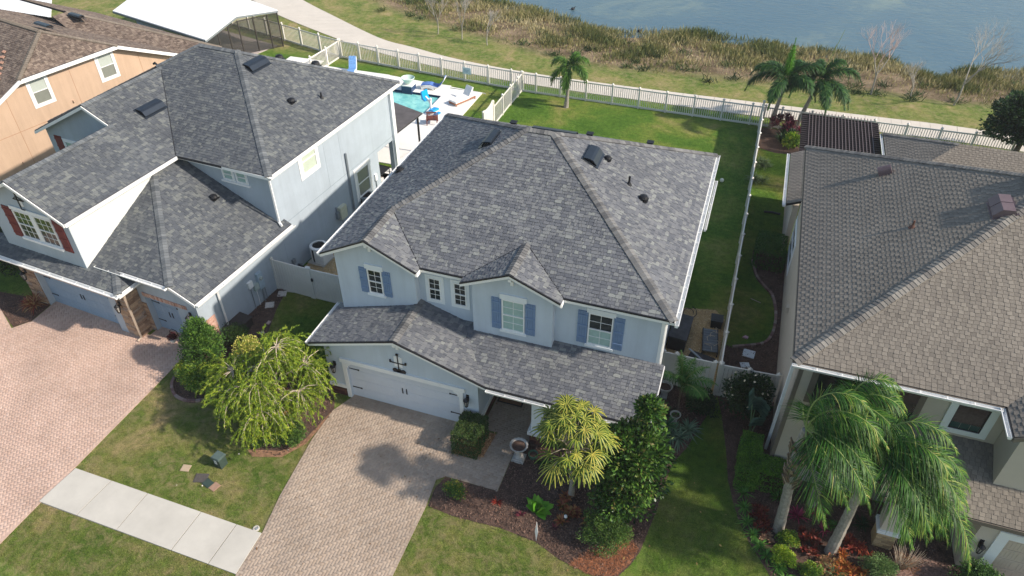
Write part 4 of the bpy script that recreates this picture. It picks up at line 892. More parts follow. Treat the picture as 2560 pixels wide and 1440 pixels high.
# bare sandy soil showing near the water, mud under water
n4 = noise(nt, .5, 5, .7, p); mr4 = nt.add('ShaderNodeMapRange'); mr4.inputs[1].default_value = -.005; mr4.inputs[2].default_value = -.08; nt.link(sep.outputs[2], mr4.inputs[0])
r4 = nt.add('ShaderNodeValToRGB'); ramp_set(r4.color_ramp, [(.13,.095,.055), (.30,.22,.14)], [.4,.62]); nt.link(n4.outputs[0], r4.inputs[0])
c1 = mixc(nt, c1, r4.outputs[0], mr4.outputs[0])
nt.link(c1, b.inputs['Base Color']); b.inputs['Roughness'].default_value = .95; b.inputs['Specular IOR Level'].default_value = .15
bp = nt.add('ShaderNodeBump'); bp.inputs['Strength'].default_value = .9; bp.inputs['Distance'].default_value = .05; nt.link(n3.outputs[0], bp.inputs['Height']); nt.link(bp.outputs[0], b.inputs['Normal'])
cx = (X[:-1,:-1]+X[1:,1:])/2; cy = (Y[:-1,:-1]+Y[1:,1:])/2
keep = ~(((X[:-1,1:] > PX0) & (X[:-1,:-1] < PX1) & (Y[1:,:-1] > PY0) & (Y[:-1,:-1] < PY1)).reshape(-1))
gr = npmesh('ground', np.stack([X, Y, Z], -1).reshape(-1, 3), Fg[keep], gm, smooth=True); struct(gr)
# lake
wm = bpy.data.materials.new('lake_water'); wm.use_nodes = True; nt = NT(wm); b = nt.n['Principled BSDF']; p = gpos(nt)
n1 = noise(nt, .07, 5, .65, p, 1.0); r1 = nt.add('ShaderNodeValToRGB'); ramp_set(r1.color_ramp, [(.065,.125,.165), (.08,.14,.17), (.15,.205,.19)], [.42,.56,.66]); nt.link(n1.outputs[0], r1.inputs[0])
nt.link(r1.outputs[0], b.inputs['Base Color']); b.inputs['Roughness'].default_value = .12; b.inputs['IOR'].default_value = 1.33; b.inputs['Specular IOR Level'].default_value = .5
mp = nt.add('ShaderNodeMapping'); mp.inputs['Scale'].default_value = (1.0, 2.6, 1); mp.inputs['Rotation'].default_value = (0, 0, R(-28)); nt.link(p, mp.inputs[0])
n2 = noise(nt, .9, 4, .6, mp.outputs[0], .8); n3 = noise(nt, .12, 3, .5, p)
bp = nt.add('ShaderNodeBump'); bp.inputs['Strength'].default_value = .5; bp.inputs['Distance'].default_value = .10; nt.link(n2.outputs[0], bp.inputs['Height']); nt.link(bp.outputs[0], b.inputs['Normal'])
wt = MB(); wt.add([(-900,55,-.5),(900,55,-.5),(900,1400,-.5),(-900,1400,-.5)], [(0,1,2,3)]); struct(wt.build('lake', wm))
far = MB(); far.box(-900,900,1390,1420,-3,18); struct(far.build('far_shore', mat('far_trees', (.04,.07,.04), .9, .3, .05)))

def catmull(P, n=8):
    P = [np.array(p, float) for p in P]; P = [2*P[0]-P[1]]+P+[2*P[-1]-P[-2]]; out = []
    for i in range(1, len(P)-2):
        for k in range(n):
            t = k/n; a, b_, c, d = P[i-1], P[i], P[i+1], P[i+2]
            out.append(.5*((2*b_)+(c-a)*t+(2*a-5*b_+4*c-d)*t*t+(3*b_-a-3*c+d)*t**3))
    out.append(P[-2]); return out
# lake path: slabs with joints
near = catmull([(-62,70.5),(-48.19,61.86),(-42.95,58.66),(-34.54,54.92),(-29.85,53.3),(-24,52.0),(-16.6,51.15),(-8,50.95),(1,50.95),(9,51.1),(15,51.2),(30,50.2)], 8)
farp = catmull([(-58,73),(-44.06,63.8),(-38.5,60.4),(-31.5,56.4),(-27.8,55.3),(-23,54.0),(-16.3,53.2),(-8,53.1),(1,53.3),(9,53.5),(15.2,53.6),(30,52.6)], 8)
pth = struct(MB().add([(q[0],q[1],.006) for q in near]+[(q[0],q[1],.006) for q in farp[::-1]], [tuple(range(len(near)+len(farp)))]).build('lake_path', mat('joint_dark', (.2,.18,.15), .95)))
for i in range(0, len(near)-1):
    a, b_, c, d = near[i], near[i+1], farp[i+1], farp[i]; g = .02
    a2 = a+(b_-a)*g; d2 = d+(c-d)*g
    MB().prism([(a2[0],a2[1],.008),(b_[0],b_[1],.008),(c[0],c[1],.008),(d2[0],d2[1],.008)], (0,0,.03)).build('slab', CONCP, pth)
# front sidewalk
sw = struct(MB().add([(-21.75,9.6,.008),(-13.1,9.49,.008),(-13.19,11.1,.008),(-21.6,11.24,.008)], [(0,1,2,3)]).build('sidewalk', mat('joint_dark', (.1,.09,.07))))
xs0 = [-21.74,-19.98,-18.17,-15.79,-14.25,-13.12]; xs1 = [-21.6,-19.86,-18.17,-15.78,-14.25,-13.19]
for i in range(5):
    yb = lambda x: 9.62+(x+21.74)*(-.13/8.6); yt = lambda x: 11.24+(x+21.6)*(-.13/8.4)
    MB().prism([(xs0[i]+.015,yb(xs0[i]),.01),(xs0[i+1]-.015,yb(xs0[i+1]),.01),(xs1[i+1]-.015,yt(xs1[i+1]),.01),(xs1[i]+.015,yt(xs1[i]),.01)], (0,0,.045)).build('slab', CONC, sw)
# herringbone pavers
def pavers(name, polys, M, s, cols, sandc, z=.03, limit=300, seed=1, jit=.4, edge_=None):
    base = MB()
    for k, pl in enumerate(polys): base.add([(x, y, .012+.002*k) for x, y in pl], [tuple(range(len(pl)))])
    bo = struct(base.build(name, mat(name+'_sand', sandc, .95, .15, 8)))
    inv = M.inverted(); cs = np.array([(inv @ Vector((x, y, 0)))[:2] for pl in polys for x, y in pl]); lo = np.floor(cs.min(0)/s)-2; hi = np.ceil(cs.max(0)/s)+2
    I, J = np.meshgrid(np.arange(lo[0], hi[0]), np.arange(lo[1], hi[1])); I = I.ravel(); J = J.ravel(); c = (I-J) % 4
    out = []; part = []
    for sel, (w_, h_) in ((c == 0, (2, 1)), (c == 3, (1, 2))):
        a = np.stack([I[sel]*s, J[sel]*s], -1); ctr = a+np.array([w_*s/2, h_*s/2])
        R3 = np.array(M.to_3x3())[:2,:2]; T = np.array(M.translation)[:2]; wc = ctr @ R3.T+T; ok = np.zeros(len(wc), bool)
        for pl in polys: ok |= inpoly(wc[:,0], wc[:,1], pl)
        for q, wq in zip(a[ok], wc[ok]):
            cr_ = np.array([(q[0],q[1]),(q[0]+w_*s,q[1]),(q[0]+w_*s,q[1]+h_*s),(q[0],q[1]+h_*s)]); cw = cr_ @ R3.T+T
            ins = np.zeros(4, bool)
            for pl in polys: ins |= inpoly(cw[:,0], cw[:,1], pl)
            if ins.all(): out.append((q[0], q[1], w_*s, h_*s, wq))
            else: part.append((cw, wq))
        near_ = ~ok
        for pl in polys:
            for (x0, y0), (x1, y1) in zip(pl, pl[1:]+pl[:1]):
                L_ = math.hypot(x1-x0, y1-y0) or 1; dd = np.abs((wc[:,0]-x0)*(y1-y0)-(wc[:,1]-y0)*(x1-x0))/L_; tt = ((wc[:,0]-x0)*(x1-x0)+(wc[:,1]-y0)*(y1-y0))/L_
                for q, wq in zip(a[near_ & (dd < s*.95) & (tt > 0) & (tt < L_)], wc[near_ & (dd < s*.95) & (tt > 0) & (tt < L_)]):
                    cr_ = np.array([(q[0],q[1]),(q[0]+w_*s,q[1]),(q[0]+w_*s,q[1]+h_*s),(q[0],q[1]+h_*s)]); part.append((cr_ @ R3.T+T, wq))
    cm_ = MB(); rgc = random.Random(seed)
    for cw, wq in part:
        best = None
        for pl in polys:
            for (x0, y0), (x1, y1) in zip(pl, pl[1:]+pl[:1]):
                dx, dy = x1-x0, y1-y0; L_ = math.hypot(dx, dy) or 1; t_ = min(1, max(0, ((wq[0]-x0)*dx+(wq[1]-y0)*dy)/L_**2)); d_ = math.hypot(wq[0]-x0-dx*t_, wq[1]-y0-dy*t_)
                if best is None or d_ < best[0]: best = (d_, x0, y0, dx/L_, dy/L_, pl)
        _, x0, y0, dx, dy, pl = best; nrm = (-dy, dx); mx_, my_ = x0+dx*.3+nrm[0]*.02, y0+dy*.3+nrm[1]*.02
        if not inpoly(np.array([mx_]), np.array([my_]), pl)[0]: nrm = (dy, -dx)
        cc = cw.mean(0); cq = [tuple(cc+(p_-cc)*.955) for p_ in cw]; cq = clip(cq, [(x0, y0)], [nrm])
        if len(cq) >= 3: cm_.prism([(p_[0],p_[1],z-.02) for p_ in cq], (0,0,.022), r=rgc.random())
    out.sort(key=lambda o: (o[4][0])**2+(o[4][1])**2)
    rg = np.random.default_rng(seed); g = s*.022; th = .02
    pm = rmat(name+'_paver', cols, rough=.9, fine=35, famt=.08, large=.45, lamt=.16, bump=.25)
    V = []; rr = rg.random(len(out)); dz = rg.uniform(0, .005, len(out))
    for (x, y, w_, h_, _), d in zip(out, dz):
        b0 = [(x+g,y+g), (x+w_-g,y+g), (x+w_-g,y+h_-g), (x+g,y+h_-g)]; i_ = .006
        t0 = [(x+g+i_,y+g+i_), (x+w_-g-i_,y+g+i_), (x+w_-g-i_,y+h_-g-i_), (x+g+i_,y+h_-g-i_)]
        V.append([(p[0],p[1],z-th) for p in b0]+[(p[0],p[1],z-.005+d) for p in b0]+[(p[0],p[1],z+d) for p in t0])
    V = np.array(V); Mw = np.array(M.to_3x3()); Vw = V @ Mw.T; Vw[..., :2] += np.array(M.translation)[:2]
    FF_ = np.array([(0,1,5,4),(1,2,6,5),(2,3,7,6),(3,0,4,7),(4,5,9,8),(5,6,10,9),(6,7,11,10),(7,4,8,11),(8,9,10,11)])
    for k in range(min(limit, len(out))):
        npmesh('paver', Vw[k], FF_, pm, np.full(9, rr[k]), bo)
    if cm_.q: stuff(cm_.build('cut_pavers', pm, bo, attr=True))
    n = len(out)-limit
    if n > 0: stuff(npmesh('pavers', Vw[limit:].reshape(-1, 3), (FF_[None]+12*np.arange(n)[:,None,None]).reshape(-1, 4), pm, np.repeat(rr[limit:], 9), bo))
    return bo
drive = [(-13.05,8.0),(-13.19,11.1),(-13.47,12.7),(-13.73,15.4),(-13.71,17),(-13.3,17.95),(-13.3,18.12),(-8.3,18.12),(-8.3,17.95),(-8.2,17.95),(-8.2,16.55),(-6.95,16.75),(-6.85,18.1),(-7.5,18.1),(-7.5,20.18),(-5.5,20.18),(-5.5,17.9),(-5.9,17.4),(-5.9,15.47),(-7.97,15.46),(-8.27,15.2),(-8.15,14),(-8.05,8.0)]
pavers('driveway', [drive], I4, .105, [(.345,.265,.20), (.37,.29,.225), (.395,.31,.24), (.36,.285,.225), (.42,.335,.26)], (.30,.24,.185), seed=5)
ldrv = [(-21.65,6.0),(-21.65,17.4),(-21.75,18.95),(-22.0,18.96),(-24.0,19.1),(-24.1,18.4),(-25.2,18.4),(-25.3,18.85),(-30.2,19.15),(-30.1,17.4),(-30.6,16.7),(-33.5,18.3),(-36,17.5),(-36,12),(-26,5.0)]
pavers('left_driveway', [ldrv], Matrix.Rotation(R(-5+45), 4, 'Z'), .107, [(.47,.325,.255), (.50,.355,.28), (.53,.38,.305), (.49,.34,.27), (.55,.40,.325)], (.36,.25,.19), seed=6)
# planting beds
MULCH = rmat('bark_mulch', [(.05,.032,.025), (.10,.058,.042), (.16,.09,.065), (.24,.15,.11)], fine=60, famt=.3, large=1.2, lamt=.3)
MULCHB = mat('mulch_base', (.10,.062,.047), .97, .45, 2.2, .8, 25, fine=18)
PINEB = mat('red_pine_straw', (.24,.105,.055), .95, .3, 3, .5, 30, fine=22); GRAV = mat('gold_gravel', (.45,.31,.15), .95, .2, 6, .8, 40, fine=28); LITTER = mat('leaf_litter', (.38,.20,.10), .95, .4, 6, .5, 30, fine=18)
BEDS = {
 'front_bed': [(-8.1,14.05),(-7.1,13.94),(-5.29,14.03),(-3.91,13.91),(-2.93,13.52),(-1.74,13.30),(-.95,13.5),(-.6,14.1),(-.39,14.7),(-.15,16.47),(-.04,17.98),(.1,18.9),(.5,19.8),(.75,20.8),(1.0,21.6),(1.3,22.95),(-1.28,22.95),(-1.28,18.1),(-5.5,18.1),(-5.88,17.4),(-5.88,15.47),(-7.97,15.44),(-8.15,14.9)],
 'right_bed': [(1.3,22.98),(1.6,21.9),(1.95,20.2),(2.18,18.73),(2.45,17.8),(2.79,16.94),(3.2,16.2),(3.56,15.72),(3.93,15.22),(4.8,14.2),(6,13),(13,13),(13,17.6),(7,19.6),(3.6,19.6),(3.6,23)],
 'side_bed': [(1.26,23.1),(3.6,23.1),(3.6,34.5),(1.92,34.3),(1.92,33.35),(2.0,32.6),(2.23,32),(2.7,31.2),(3.1,30.6),(3.33,29.4),(3.33,28.2),(3.15,27.3),(2.79,26.8),(1.6,26.16),(1.26,26.3)],
 'palm_bed': [(1.25,46.2),(2.4,45.8),(3.9,46.0),(4.2,49.3),(1.25,49.3)],
 'left_bed': [(-21.6,18.6),(-21.6,17.9),(-21.35,16.9),(-21.07,16.14),(-20.44,15.62),(-19.61,15.59),(-18.5,16.2),(-17,15.5),(-15.6,14.1),(-14.5,14.29),(-13.92,15.11),(-13.63,16.97),(-14.2,18.1),(-15,18.5),(-17.5,18.3),(-18.3,19.0),(-19,20.3),(-19.6,22),(-19.9,23.4),(-20.4,23.5),(-20.75,19.4)],
 'corner_bed': [(-34,18.6),(-30.25,18.9),(-30.15,17.4),(-30.6,16.8),(-33.5,18.2)],
}
for k, (n_, pl) in enumerate(BEDS.items()):
    struct(MB().add([(x,y,.014) for x, y in pl], [tuple(range(len(pl)))]).build(n_, MULCHB))
struct(MB().add([(x,y,.018) for x,y in [(-2.6,13.45),(-1.74,13.32),(-.97,13.55),(-.62,14.15),(-.45,14.8),(-1.0,15.1),(-1.5,14.3),(-2.2,13.9)]], [tuple(range(8))]).build('pine_straw', PINEB))
struct(MB().add([(x,y,.018) for x,y in [(-15.9,14.15),(-15.5,13.9),(-14.4,14.25),(-13.85,15.1),(-13.62,16.9),(-13.75,16.9),(-14.0,15.3),(-14.6,14.5)]], [tuple(range(8))]).build('pine_straw', mat('brown_litter', (.27,.15,.09), .95, .4, 6)))
struct(MB().add([(x,y,.019) for x,y in [(-8.19,16.5),(-7.2,16.6),(-6.85,16.8),(-6.85,18.0),(-8.19,18.0)]], [tuple(range(5))]).build('hedge_bed', LITTER))
GR1 = [(-20.3,23.55),(-14.3,23.3),(-14.3,30),(-19.6,30)]; GR2 = [(-1.25,23.05),(1.12,23.0),(1.12,27.9),(.6,28.6),(-.3,28.4),(-1.25,28.2)]
for pl, m_ in ((GR1, GRAV), (GR2, GRAV)): struct(MB().add([(x,y,.02) for x, y in pl], [tuple(range(len(pl)))]).build('gravel', m_))
# loose chips of bark and pebbles (real geometry)
def scatter(poly, n, holes=()):
    P = np.array(poly); lo = P.min(0); hi = P.max(0); out = []; tot = 0
    while tot < n:
        q = rng.uniform(lo, hi, (n*2, 2)); k = inpoly(q[:,0], q[:,1], poly)
        for h in holes: k &= ~inpoly(q[:,0], q[:,1], h)
        out.append(q[k]); tot += k.sum()
    return np.concatenate(out)[:n]
def chips(name, poly, n, L, W, matl, z=.03, flat=.5):
    q = scatter(poly, n); P = np.c_[q, rng.uniform(z*.6, z*1.6, n)]; D = rdir(n); D[:,2] *= flat; N = np.c_[rng.normal(0,.4,(n,2)), np.ones(n)]
    V, F = diamonds(P, D, N, L*rng.uniform(.5,1.3,n), W*rng.uniform(.6,1.3,n)); return stuff(npmesh(name, V, F, matl, rng.random(n)))
for n_, k in (('front_bed', 16000), ('right_bed', 12000), ('left_bed', 7000), ('side_bed', 4000), ('corner_bed', 1200)): chips('mulch', BEDS[n_], k, .09, .035, MULCH)
PEB = rmat('pebbles', [(.30,.19,.09), (.48,.34,.18), (.62,.50,.33)], fine=30, famt=.2)
chips('pebbles', GR2, 6000, .06, .05, PEB); chips('pebbles', GR1, 6000, .06, .05, rmat('pebbles_tan', [(.30,.22,.15), (.48,.38,.27), (.6,.52,.4)], fine=30, famt=.2))
chips('leaf_litter', [(-8.19,16.5),(-7.0,16.6),(-6.85,18.0),(-8.19,18.0)], 1500, .08, .05, rmat('litter_leaf', [(.25,.11,.05), (.5,.27,.12), (.6,.4,.2)], famt=.1)); chips('pine_needles', [(-2.6,13.45),(-1.74,13.32),(-.97,13.55),(-.45,14.8),(-1.2,15.2)], 5000, .12, .012, rmat('needle', [(.30,.11,.05), (.42,.18,.09)], famt=.1))
# brick edging beside the side bed
EDG = rmat('edging_brick', [(.16,.09,.08), (.26,.17,.15), (.3,.25,.22)], src='obj', fine=30)
def edging(label, pts):
    t = thing('garden_edging', label, 'edging', (0,0,0)); c = catmull(pts, 5)
    for a, b_ in zip(c[:-1], c[1:]):
        L = np.linalg.norm(b_-a); n = max(1, int(L/.24))
        for k in range(n):
            p0 = a+(b_-a)*(k+.04)/n; p1 = a+(b_-a)*(k+.96)/n; MB().bar((p0[0],p0[1],.05),(p1[0],p1[1],.05),.12,.1).build('brick', EDG, t)
edging('curving row of dull red edging bricks round the shaded side bed', [(1.95,33.3),(2.23,32),(2.7,31.2),(3.1,30.6),(3.33,29.4),(3.33,28.2),(3.15,27.3),(2.79,26.8),(1.6,26.2)])
CURB = mat('grey_kerb_stone', (.20,.19,.18), .9)
edging('black and grey edging stones round the left front bed', [(-21.3,16.9),(-21.05,16.14),(-20.44,15.6),(-19.61,15.55),(-18.7,16.05)])
# grass blades on the lawns
HOLES = [drive, ldrv]+list(BEDS.values())+[[(-21.75,9.6),(-13.1,9.49),(-13.19,11.12),(-21.6,11.26)], GR1, GR2]
def blades(name, poly, n, h, cols):
    q = scatter(poly, n, HOLES); n = len(q); q = q+rng.normal(0, .03, q.shape); V, F, li = straps(np.c_[q, np.zeros(n)], np.c_[rng.normal(0,.6,(n,2)), np.ones(n)], h*rng.uniform(.6,1.3,n), .016*rng.uniform(.7,1.4,n), .4, 1, N=rdir(n))
    cl = np.sin(q[:,0]*1.7+np.sin(q[:,1]*2.3)*1.3)*np.sin(q[:,1]*1.9+1.1)*.22
    stuff(npmesh(name, V, F, gm))
GF = ('front_grass', [(.05,.10,.016), (.10,.17,.028), (.17,.21,.05), (.32,.29,.13)]); GB = ('back_grass', [(.04,.10,.014), (.07,.155,.02), (.11,.19,.028), (.20,.22,.06)])
blades('grass', [(-21.6,11.26),(-13.2,11.12),(-13.7,15.4),(-14,17.9),(-14.3,23.2),(-20,23.2),(-21.6,16.5)], 90000, .065, GF)
blades('grass', [(-21.8,9.58),(-13.1,9.47),(-13.0,7.3),(-21.8,7.3)], 42000, .065, GF)
blades('grass', [(-8.1,9.5),(-8.1,14.05),(-5.3,14.0),(-.2,13.4),(-.1,18),(1.4,22.9),(3.9,15.2),(5.5,13),(5.5,11),(-3,10)], 100000, .065, GF)
blades('grass', [(1.25,26.2),(3.6,28),(3.5,34),(3.0,46),(1.25,46)], 22000, .07, GB)
blades('grass', [(-16.1,33),(-1.0,33),(-1.0,28.5),(1.1,28.5),(1.1,49.3),(-16.1,49.8)], 70000, .07, GB)
# fallen leaves and small pale bits on lawns
chips('fallen_leaves', [(-21,11.5),(-13.8,11.5),(-14,15),(-20,15.5)], 6, .10, .06, rmat('pale_leaf', [(.5,.45,.35),(.6,.55,.5)], famt=0), z=.05)
chips('fallen_leaves', drive, 60, .10, .05, rmat('dry_leaf', [(.12,.06,.03),(.25,.14,.06)], famt=0), z=.045)
chips('fallen_leaves', [(-3.8,11),(3,12),(2,20),(0,18)], 22, .10, .06, rmat('orange_leaf', [(.35,.2,.08),(.5,.35,.12)], famt=0), z=.06)

# pool, deck and the pool furniture
dk = [(-33,49.3),(-30.85,49.6),(-18.5,48.45),(-18.95,43.7),(-19.0,31.5),(-20,31.5),(-21,37),(-33,36)]
m = MB()
for (x0,x1,y0,y1) in ((-33,PX0,36,49.3),(PX1,-18.9,36.5,48.42),(PX0,PX1,36,PY0),(PX0,PX1,PY1,48.9),(-20.3,-19.0,31.5,36.5),(-33,-20.3,34.9,36)): m.box(x0,x1,y0,y1,-.02,.06)
m.prism([(-33,49.3,-.02),(PX0,49.24,-.02),(-18.6,48.44,-.02),(-18.9,48.42,-.02),(PX0,48.9,-.02)],(0,0,.079)); struct(m.build('pool_deck', DECKW))
pw = bpy.data.materials.new('pool_water'); pw.use_nodes = True; nt = NT(pw); b = nt.n['Principled BSDF']; b.inputs['Base Color'].default_value = (.20,.62,.60,1); b.inputs['Roughness'].default_value = .05
n2 = noise(nt, 2.2, 3, .5, gpos(nt), .6); r_ = nt.add('ShaderNodeValToRGB'); ramp_set(r_.color_ramp, [(.16,.50,.50), (.30,.68,.63)], [.35,.65]); nt.link(n2.outputs[0], r_.inputs[0]); nt.link(r_.outputs[0], b.inputs['Base Color'])
bp = nt.add('ShaderNodeBump'); bp.inputs['Strength'].default_value = .12; bp.inputs['Distance'].default_value = .05; nt.link(n2.outputs[0], bp.inputs['Height']); nt.link(bp.outputs[0], b.inputs['Normal'])
po = struct(MB().box(PX0,PX1,PY0,PY1,-1.2,-.12).build('pool', pw)); TILE = rmat('navy_tile', [(.01,.03,.08),(.03,.08,.16)], src='obj', famt=.1)
for i in range(18): MB().box(PX0+i*.3+.01,PX0+i*.3+.29,PY1-.03,PY1+.0,-.12,.05).build('tile', TILE, po)
MB().box(PX1-.03,PX1,PY0,PY1-.031,-.12,.05).build('tile_band', TILE, po)
struct(MB().box(-36.5,-33.4,45.5,50.2,.0,.05).build('patio_slab', DECKW))
t = thing('pool_planter', 'pale green bowl planter on navy tiled pillar at the pool edge', 'planter', (-24.35,47.2,.06)); TI = mat('navy_tile_plain', (.02,.05,.12), .3, .5, 20)
MB().box(-.42,.42,-.4,.4,-.18,.42).build('pillar', TI, t); MB().box(-.46,.46,-.44,.44,.42,.48).build('slab_top', DECKW, t); MB().lathe([(.2,.48),(.34,.7),(.52,.95),(.5,.98),(.3,.75)], n=20).build('bowl', mat('pale_green_glaze', (.55,.68,.60), .3, .05), t)
def lounger(label, x, y, rz, cush):
    t = thing('pool_lounger', label, 'lounger', (x, y, .06), rz, None)
    prof = [(-.95,.28),(-.6,.36),(-.25,.38),(.1,.28),(.35,.25),(.6,.45),(.8,.75),(.93,1.0)]
    b = MB()
    for (a, c_) in zip(prof[:-1], prof[1:]): b.prism([(a[0],-.33,a[1]),(c_[0],-.33,c_[1]),(c_[0],-.33,c_[1]-.07),(a[0],-.33,a[1]-.07)], (0,.66,0))
    b.prism([(-.95,-.33,.28),(-.25,-.33,.31),(.1,-.33,.21),(.05,-.33,.0),(-.2,-.33,.14),(-.6,-.33,.16),(-.9,-.33,0)], (0,.05,0)); b.prism([(-.95,.28,.28),(-.25,.28,.31),(.1,.28,.21),(.05,.28,.0),(-.2,.28,.14),(-.6,.28,.16),(-.9,.28,0)], (0,.05,0)); b.build('shell', WHITE, t)
    for k, (a, c_) in enumerate(zip(prof[:-1], prof[1:])):
        MB().prism([(a[0]+.01,-.27,a[1]+.005),(c_[0]-.01,-.27,c_[1]+.005),(c_[0]-.02,-.27,c_[1]+.075),(a[0]+.0,-.27,a[1]+.075)], (0,.54,0)).build('cushion', cush, t)
BLUEC = mat('blue_patterned_cushion', (.10,.20,.50), .8, .45, 14)
lounger('white wave lounger with blue cushion facing the pool near the lawn edge', -22.6, 47.95, R(8), BLUEC); lounger('blue cushioned white lounger at the far left corner of the pool deck', -29.9, 48.6, R(110), mat('bright_blue_cushion', (.15,.32,.62), .8, .4, 14))
t = thing('chaise', 'white cushioned chaise on a red brown wooden frame near the right end of the deck', 'chaise', (-19.75,46.6,.06), R(64)); WD = mat('teak', (.36,.15,.08), .6, .25, 10)
MB().box(-1.0,.95,-.40,-.34,.12,.22).box(-1.0,.95,.34,.40,.12,.22).box(-1.0,-.94,-.34,.34,.12,.22).box(.3,.36,-.34,.34,.12,.22).build('frame', WD, t)
for a in (-.95,.88):
    for c_ in (-.39,.33): MB().box(a,a+.06,c_,c_+.06,0,.12).build('leg', WD, t)
MB().box(-.98,.35,-.39,.33,.22,.36).build('cushion', WHITE, t); MB().prism([(.35,-.33,.22),(.35,-.33,.34),(.75,-.33,.95),(.85,-.33,.9),(.5,-.33,.24)], (0,.66,0)).build('backrest_cushion', WHITE, t)
t = thing('pool_lift', 'bright blue pool lift chair with white arm at the pool edge', 'pool lift', (-21.15,44.1,.06), R(160)); CY = mat('bright_blue_plastic', (.0,.32,.72), .4, .05)
MB().box(-.2,.35,-.25,.25,0,.06).build('base', WHITE, t); MB().tube([(0,0,.06),(0,0,.9),(-.05,0,1.1)], .08, 8).build('mast', WHITE, t); MB().tube([(0,0,.7),(.28,0,1.0),(.45,0,1.1)], .07, 8).build('arm', WHITE, t)
MB().prism([(.3,-.28,.85),(.6,-.28,.95),(.65,-.28,1.5),(.53,-.28,1.55),(.42,-.28,1.05),(.25,-.28,.95)], (0,.56,0)).build('backrest', CY, t); MB().prism([(-.55,-.28,.3),(-.05,-.28,.25),(-.05,-.28,.35),(-.5,-.28,.42)], (0,.56,0)).build('seat', CY, t); MB().box(-.75,-.5,-.22,.22,.1,.16).build('footrest', CY, t)
t = thing('wooden_armchair', 'red brown slatted wooden armchair on the white pool deck', 'armchair', (-20.4,42.6,.06), R(200))
MB().box(-.32,.32,-.32,.32,.36,.42).build('seat', WOODR, t)
for k in range(7): MB().box(-.30+k*.09,-.26+k*.09,.30,.34,.42,.9).build('back_slat', WOODR, t)
MB().box(-.34,.34,.29,.35,.9,.98).build('back_rail', WOODR, t)
for a in (-.38,.32): MB().box(a,a+.06,-.36,.34,.58,.62).build('arm', WOODR, t); MB().box(a,a+.06,-.36,-.30,0,.58).build('leg', WOODR, t); MB().box(a,a+.06,.3,.36,0,.6).build('leg', WOODR, t)
t = thing('shade_canopy', 'flat dark grey patio canopy on black posts behind the left house', 'canopy', (0,0,0)); CAN = mat('grey_canopy', (.10,.09,.09), .7, .25, 2)
MB().prism([(-19.72,35.3,2.62),(-19.3,38.9,2.62),(-23.5,40.4,2.62),(-24.0,35.8,2.62)], (0,0,.05)).build('fabric', CAN, t); MB().tube([(-19.72,35.3,2.6),(-19.3,38.9,2.6),(-23.5,40.4,2.6)], .045, 5).build('frame', BLACK, t)
for x, y in ((-19.45,38.5),(-19.7,35.6),(-23.3,40.1)): MB().box(x-.05,x+.05,y-.05,y+.05,0,2.6).build('post', BLACK, t)
t = thing('sunken_step', 'low white step with brown edge on the deck behind the roofs', 'step', (0,0,0)); MB().prism([(-20.3,36.6,.06),(-19.2,36.2,.06),(-18.6,38.6,.06),(-19.6,39.2,.06)],(0,0,.22)).build('tread', DECKW, t); MB().prism([(-20.33,36.56,.06),(-19.17,36.14,.06),(-19.16,36.1,.06),(-20.33,36.5,.06)],(0,0,.2)).build('edge', WD, t)

# ------------------------------------------------------------------ fences
def pmesh(name, mb, m):
    o = mb.build(name, m); me = o.data; bpy.data.objects.remove(o); return me
PK = pmesh('picket', MB().box(-.02,.02,-.012,.012,.10,1.42), VINYL); PO = pmesh('post', MB().box(-.06,.06,-.06,.06,0,1.52).lathe([(.10,1.52),(.10,1.55),(.02,1.62)], n=4), VINYL)
PK2 = pmesh('picket', MB().box(-.02,.02,-.012,.012,.08,1.12), VINYL); PO2 = pmesh('post', MB().box(-.06,.06,-.06,.06,0,1.2).lathe([(.10,1.2),(.10,1.23),(.02,1.29)], n=4), VINYL)
def picket_fence(label, pts, dist=.15, hi=True):
    t = thing('picket_fence', label, 'fence', (0,0,0)); pk, po_, top = (PK, PO, 1.42) if hi else (PK2, PO2, 1.1)
    tot = 0; pts = [Vector((*p, 0)) for p in pts]; L = sum((b_-a).length for a, b_ in zip(pts[:-1], pts[1:])); dist = max(dist, L/290)
    for i, (a, b_) in enumerate(zip(pts[:-1], pts[1:])):
        d = b_-a; rz = math.atan2(d.y, d.x); n = int(d.length/dist)
        for z, h in ((top-.04,.09),(.09,.13)): MB().bar((a.x,a.y,z),(b_.x,b_.y,z),.04,h).build('rail', VINYL, t)
        for k in range(1, n): p_ = a+d*(k/n); meshobj('picket', pk, t, (p_.x,p_.y,0), (0,0,rz))
    for p_ in pts: meshobj('post', po_, t, (p_.x,p_.y,0), (0,0,rz))
    return t
picket_fence('cream picket fence running from the screened patio to the corner by the path', [(-48,55.9),(-45.7,55.2),(-43.4,54.5),(-41.1,53.85),(-39,53.25),(-36.9,52.65),(-34.7,52.0),(-32.5,51.45)])
picket_fence('cream picket fence behind the swimming pool', [(-32.4,51.4),(-30.6,51.2),(-28.8,51.0),(-26.9,50.8),(-25,50.6),(-23,50.4),(-21,50.2),(-19,50.05),(-17.1,49.9),(-16.25,49.8)])
picket_fence('long picket fence behind the green back lawn', [(-16.15,49.75),(-15.1,49.72),(-13.2,49.68),(-11.25,49.66),(-9.3,49.63),(-7.35,49.6),(-5.4,49.57),(-3.45,49.55),(-1.5,49.52),(.45,49.5),(1.1,49.5)])
picket_fence('picket fence behind the palms, pergola and beige house', [(1.3,49.5),(2.4,49.5),(4.3,49.5),(6.25,49.5),(8.2,49.5),(10.2,49.52),(12.2,49.55),(14.2,49.6),(16.5,49.6)])
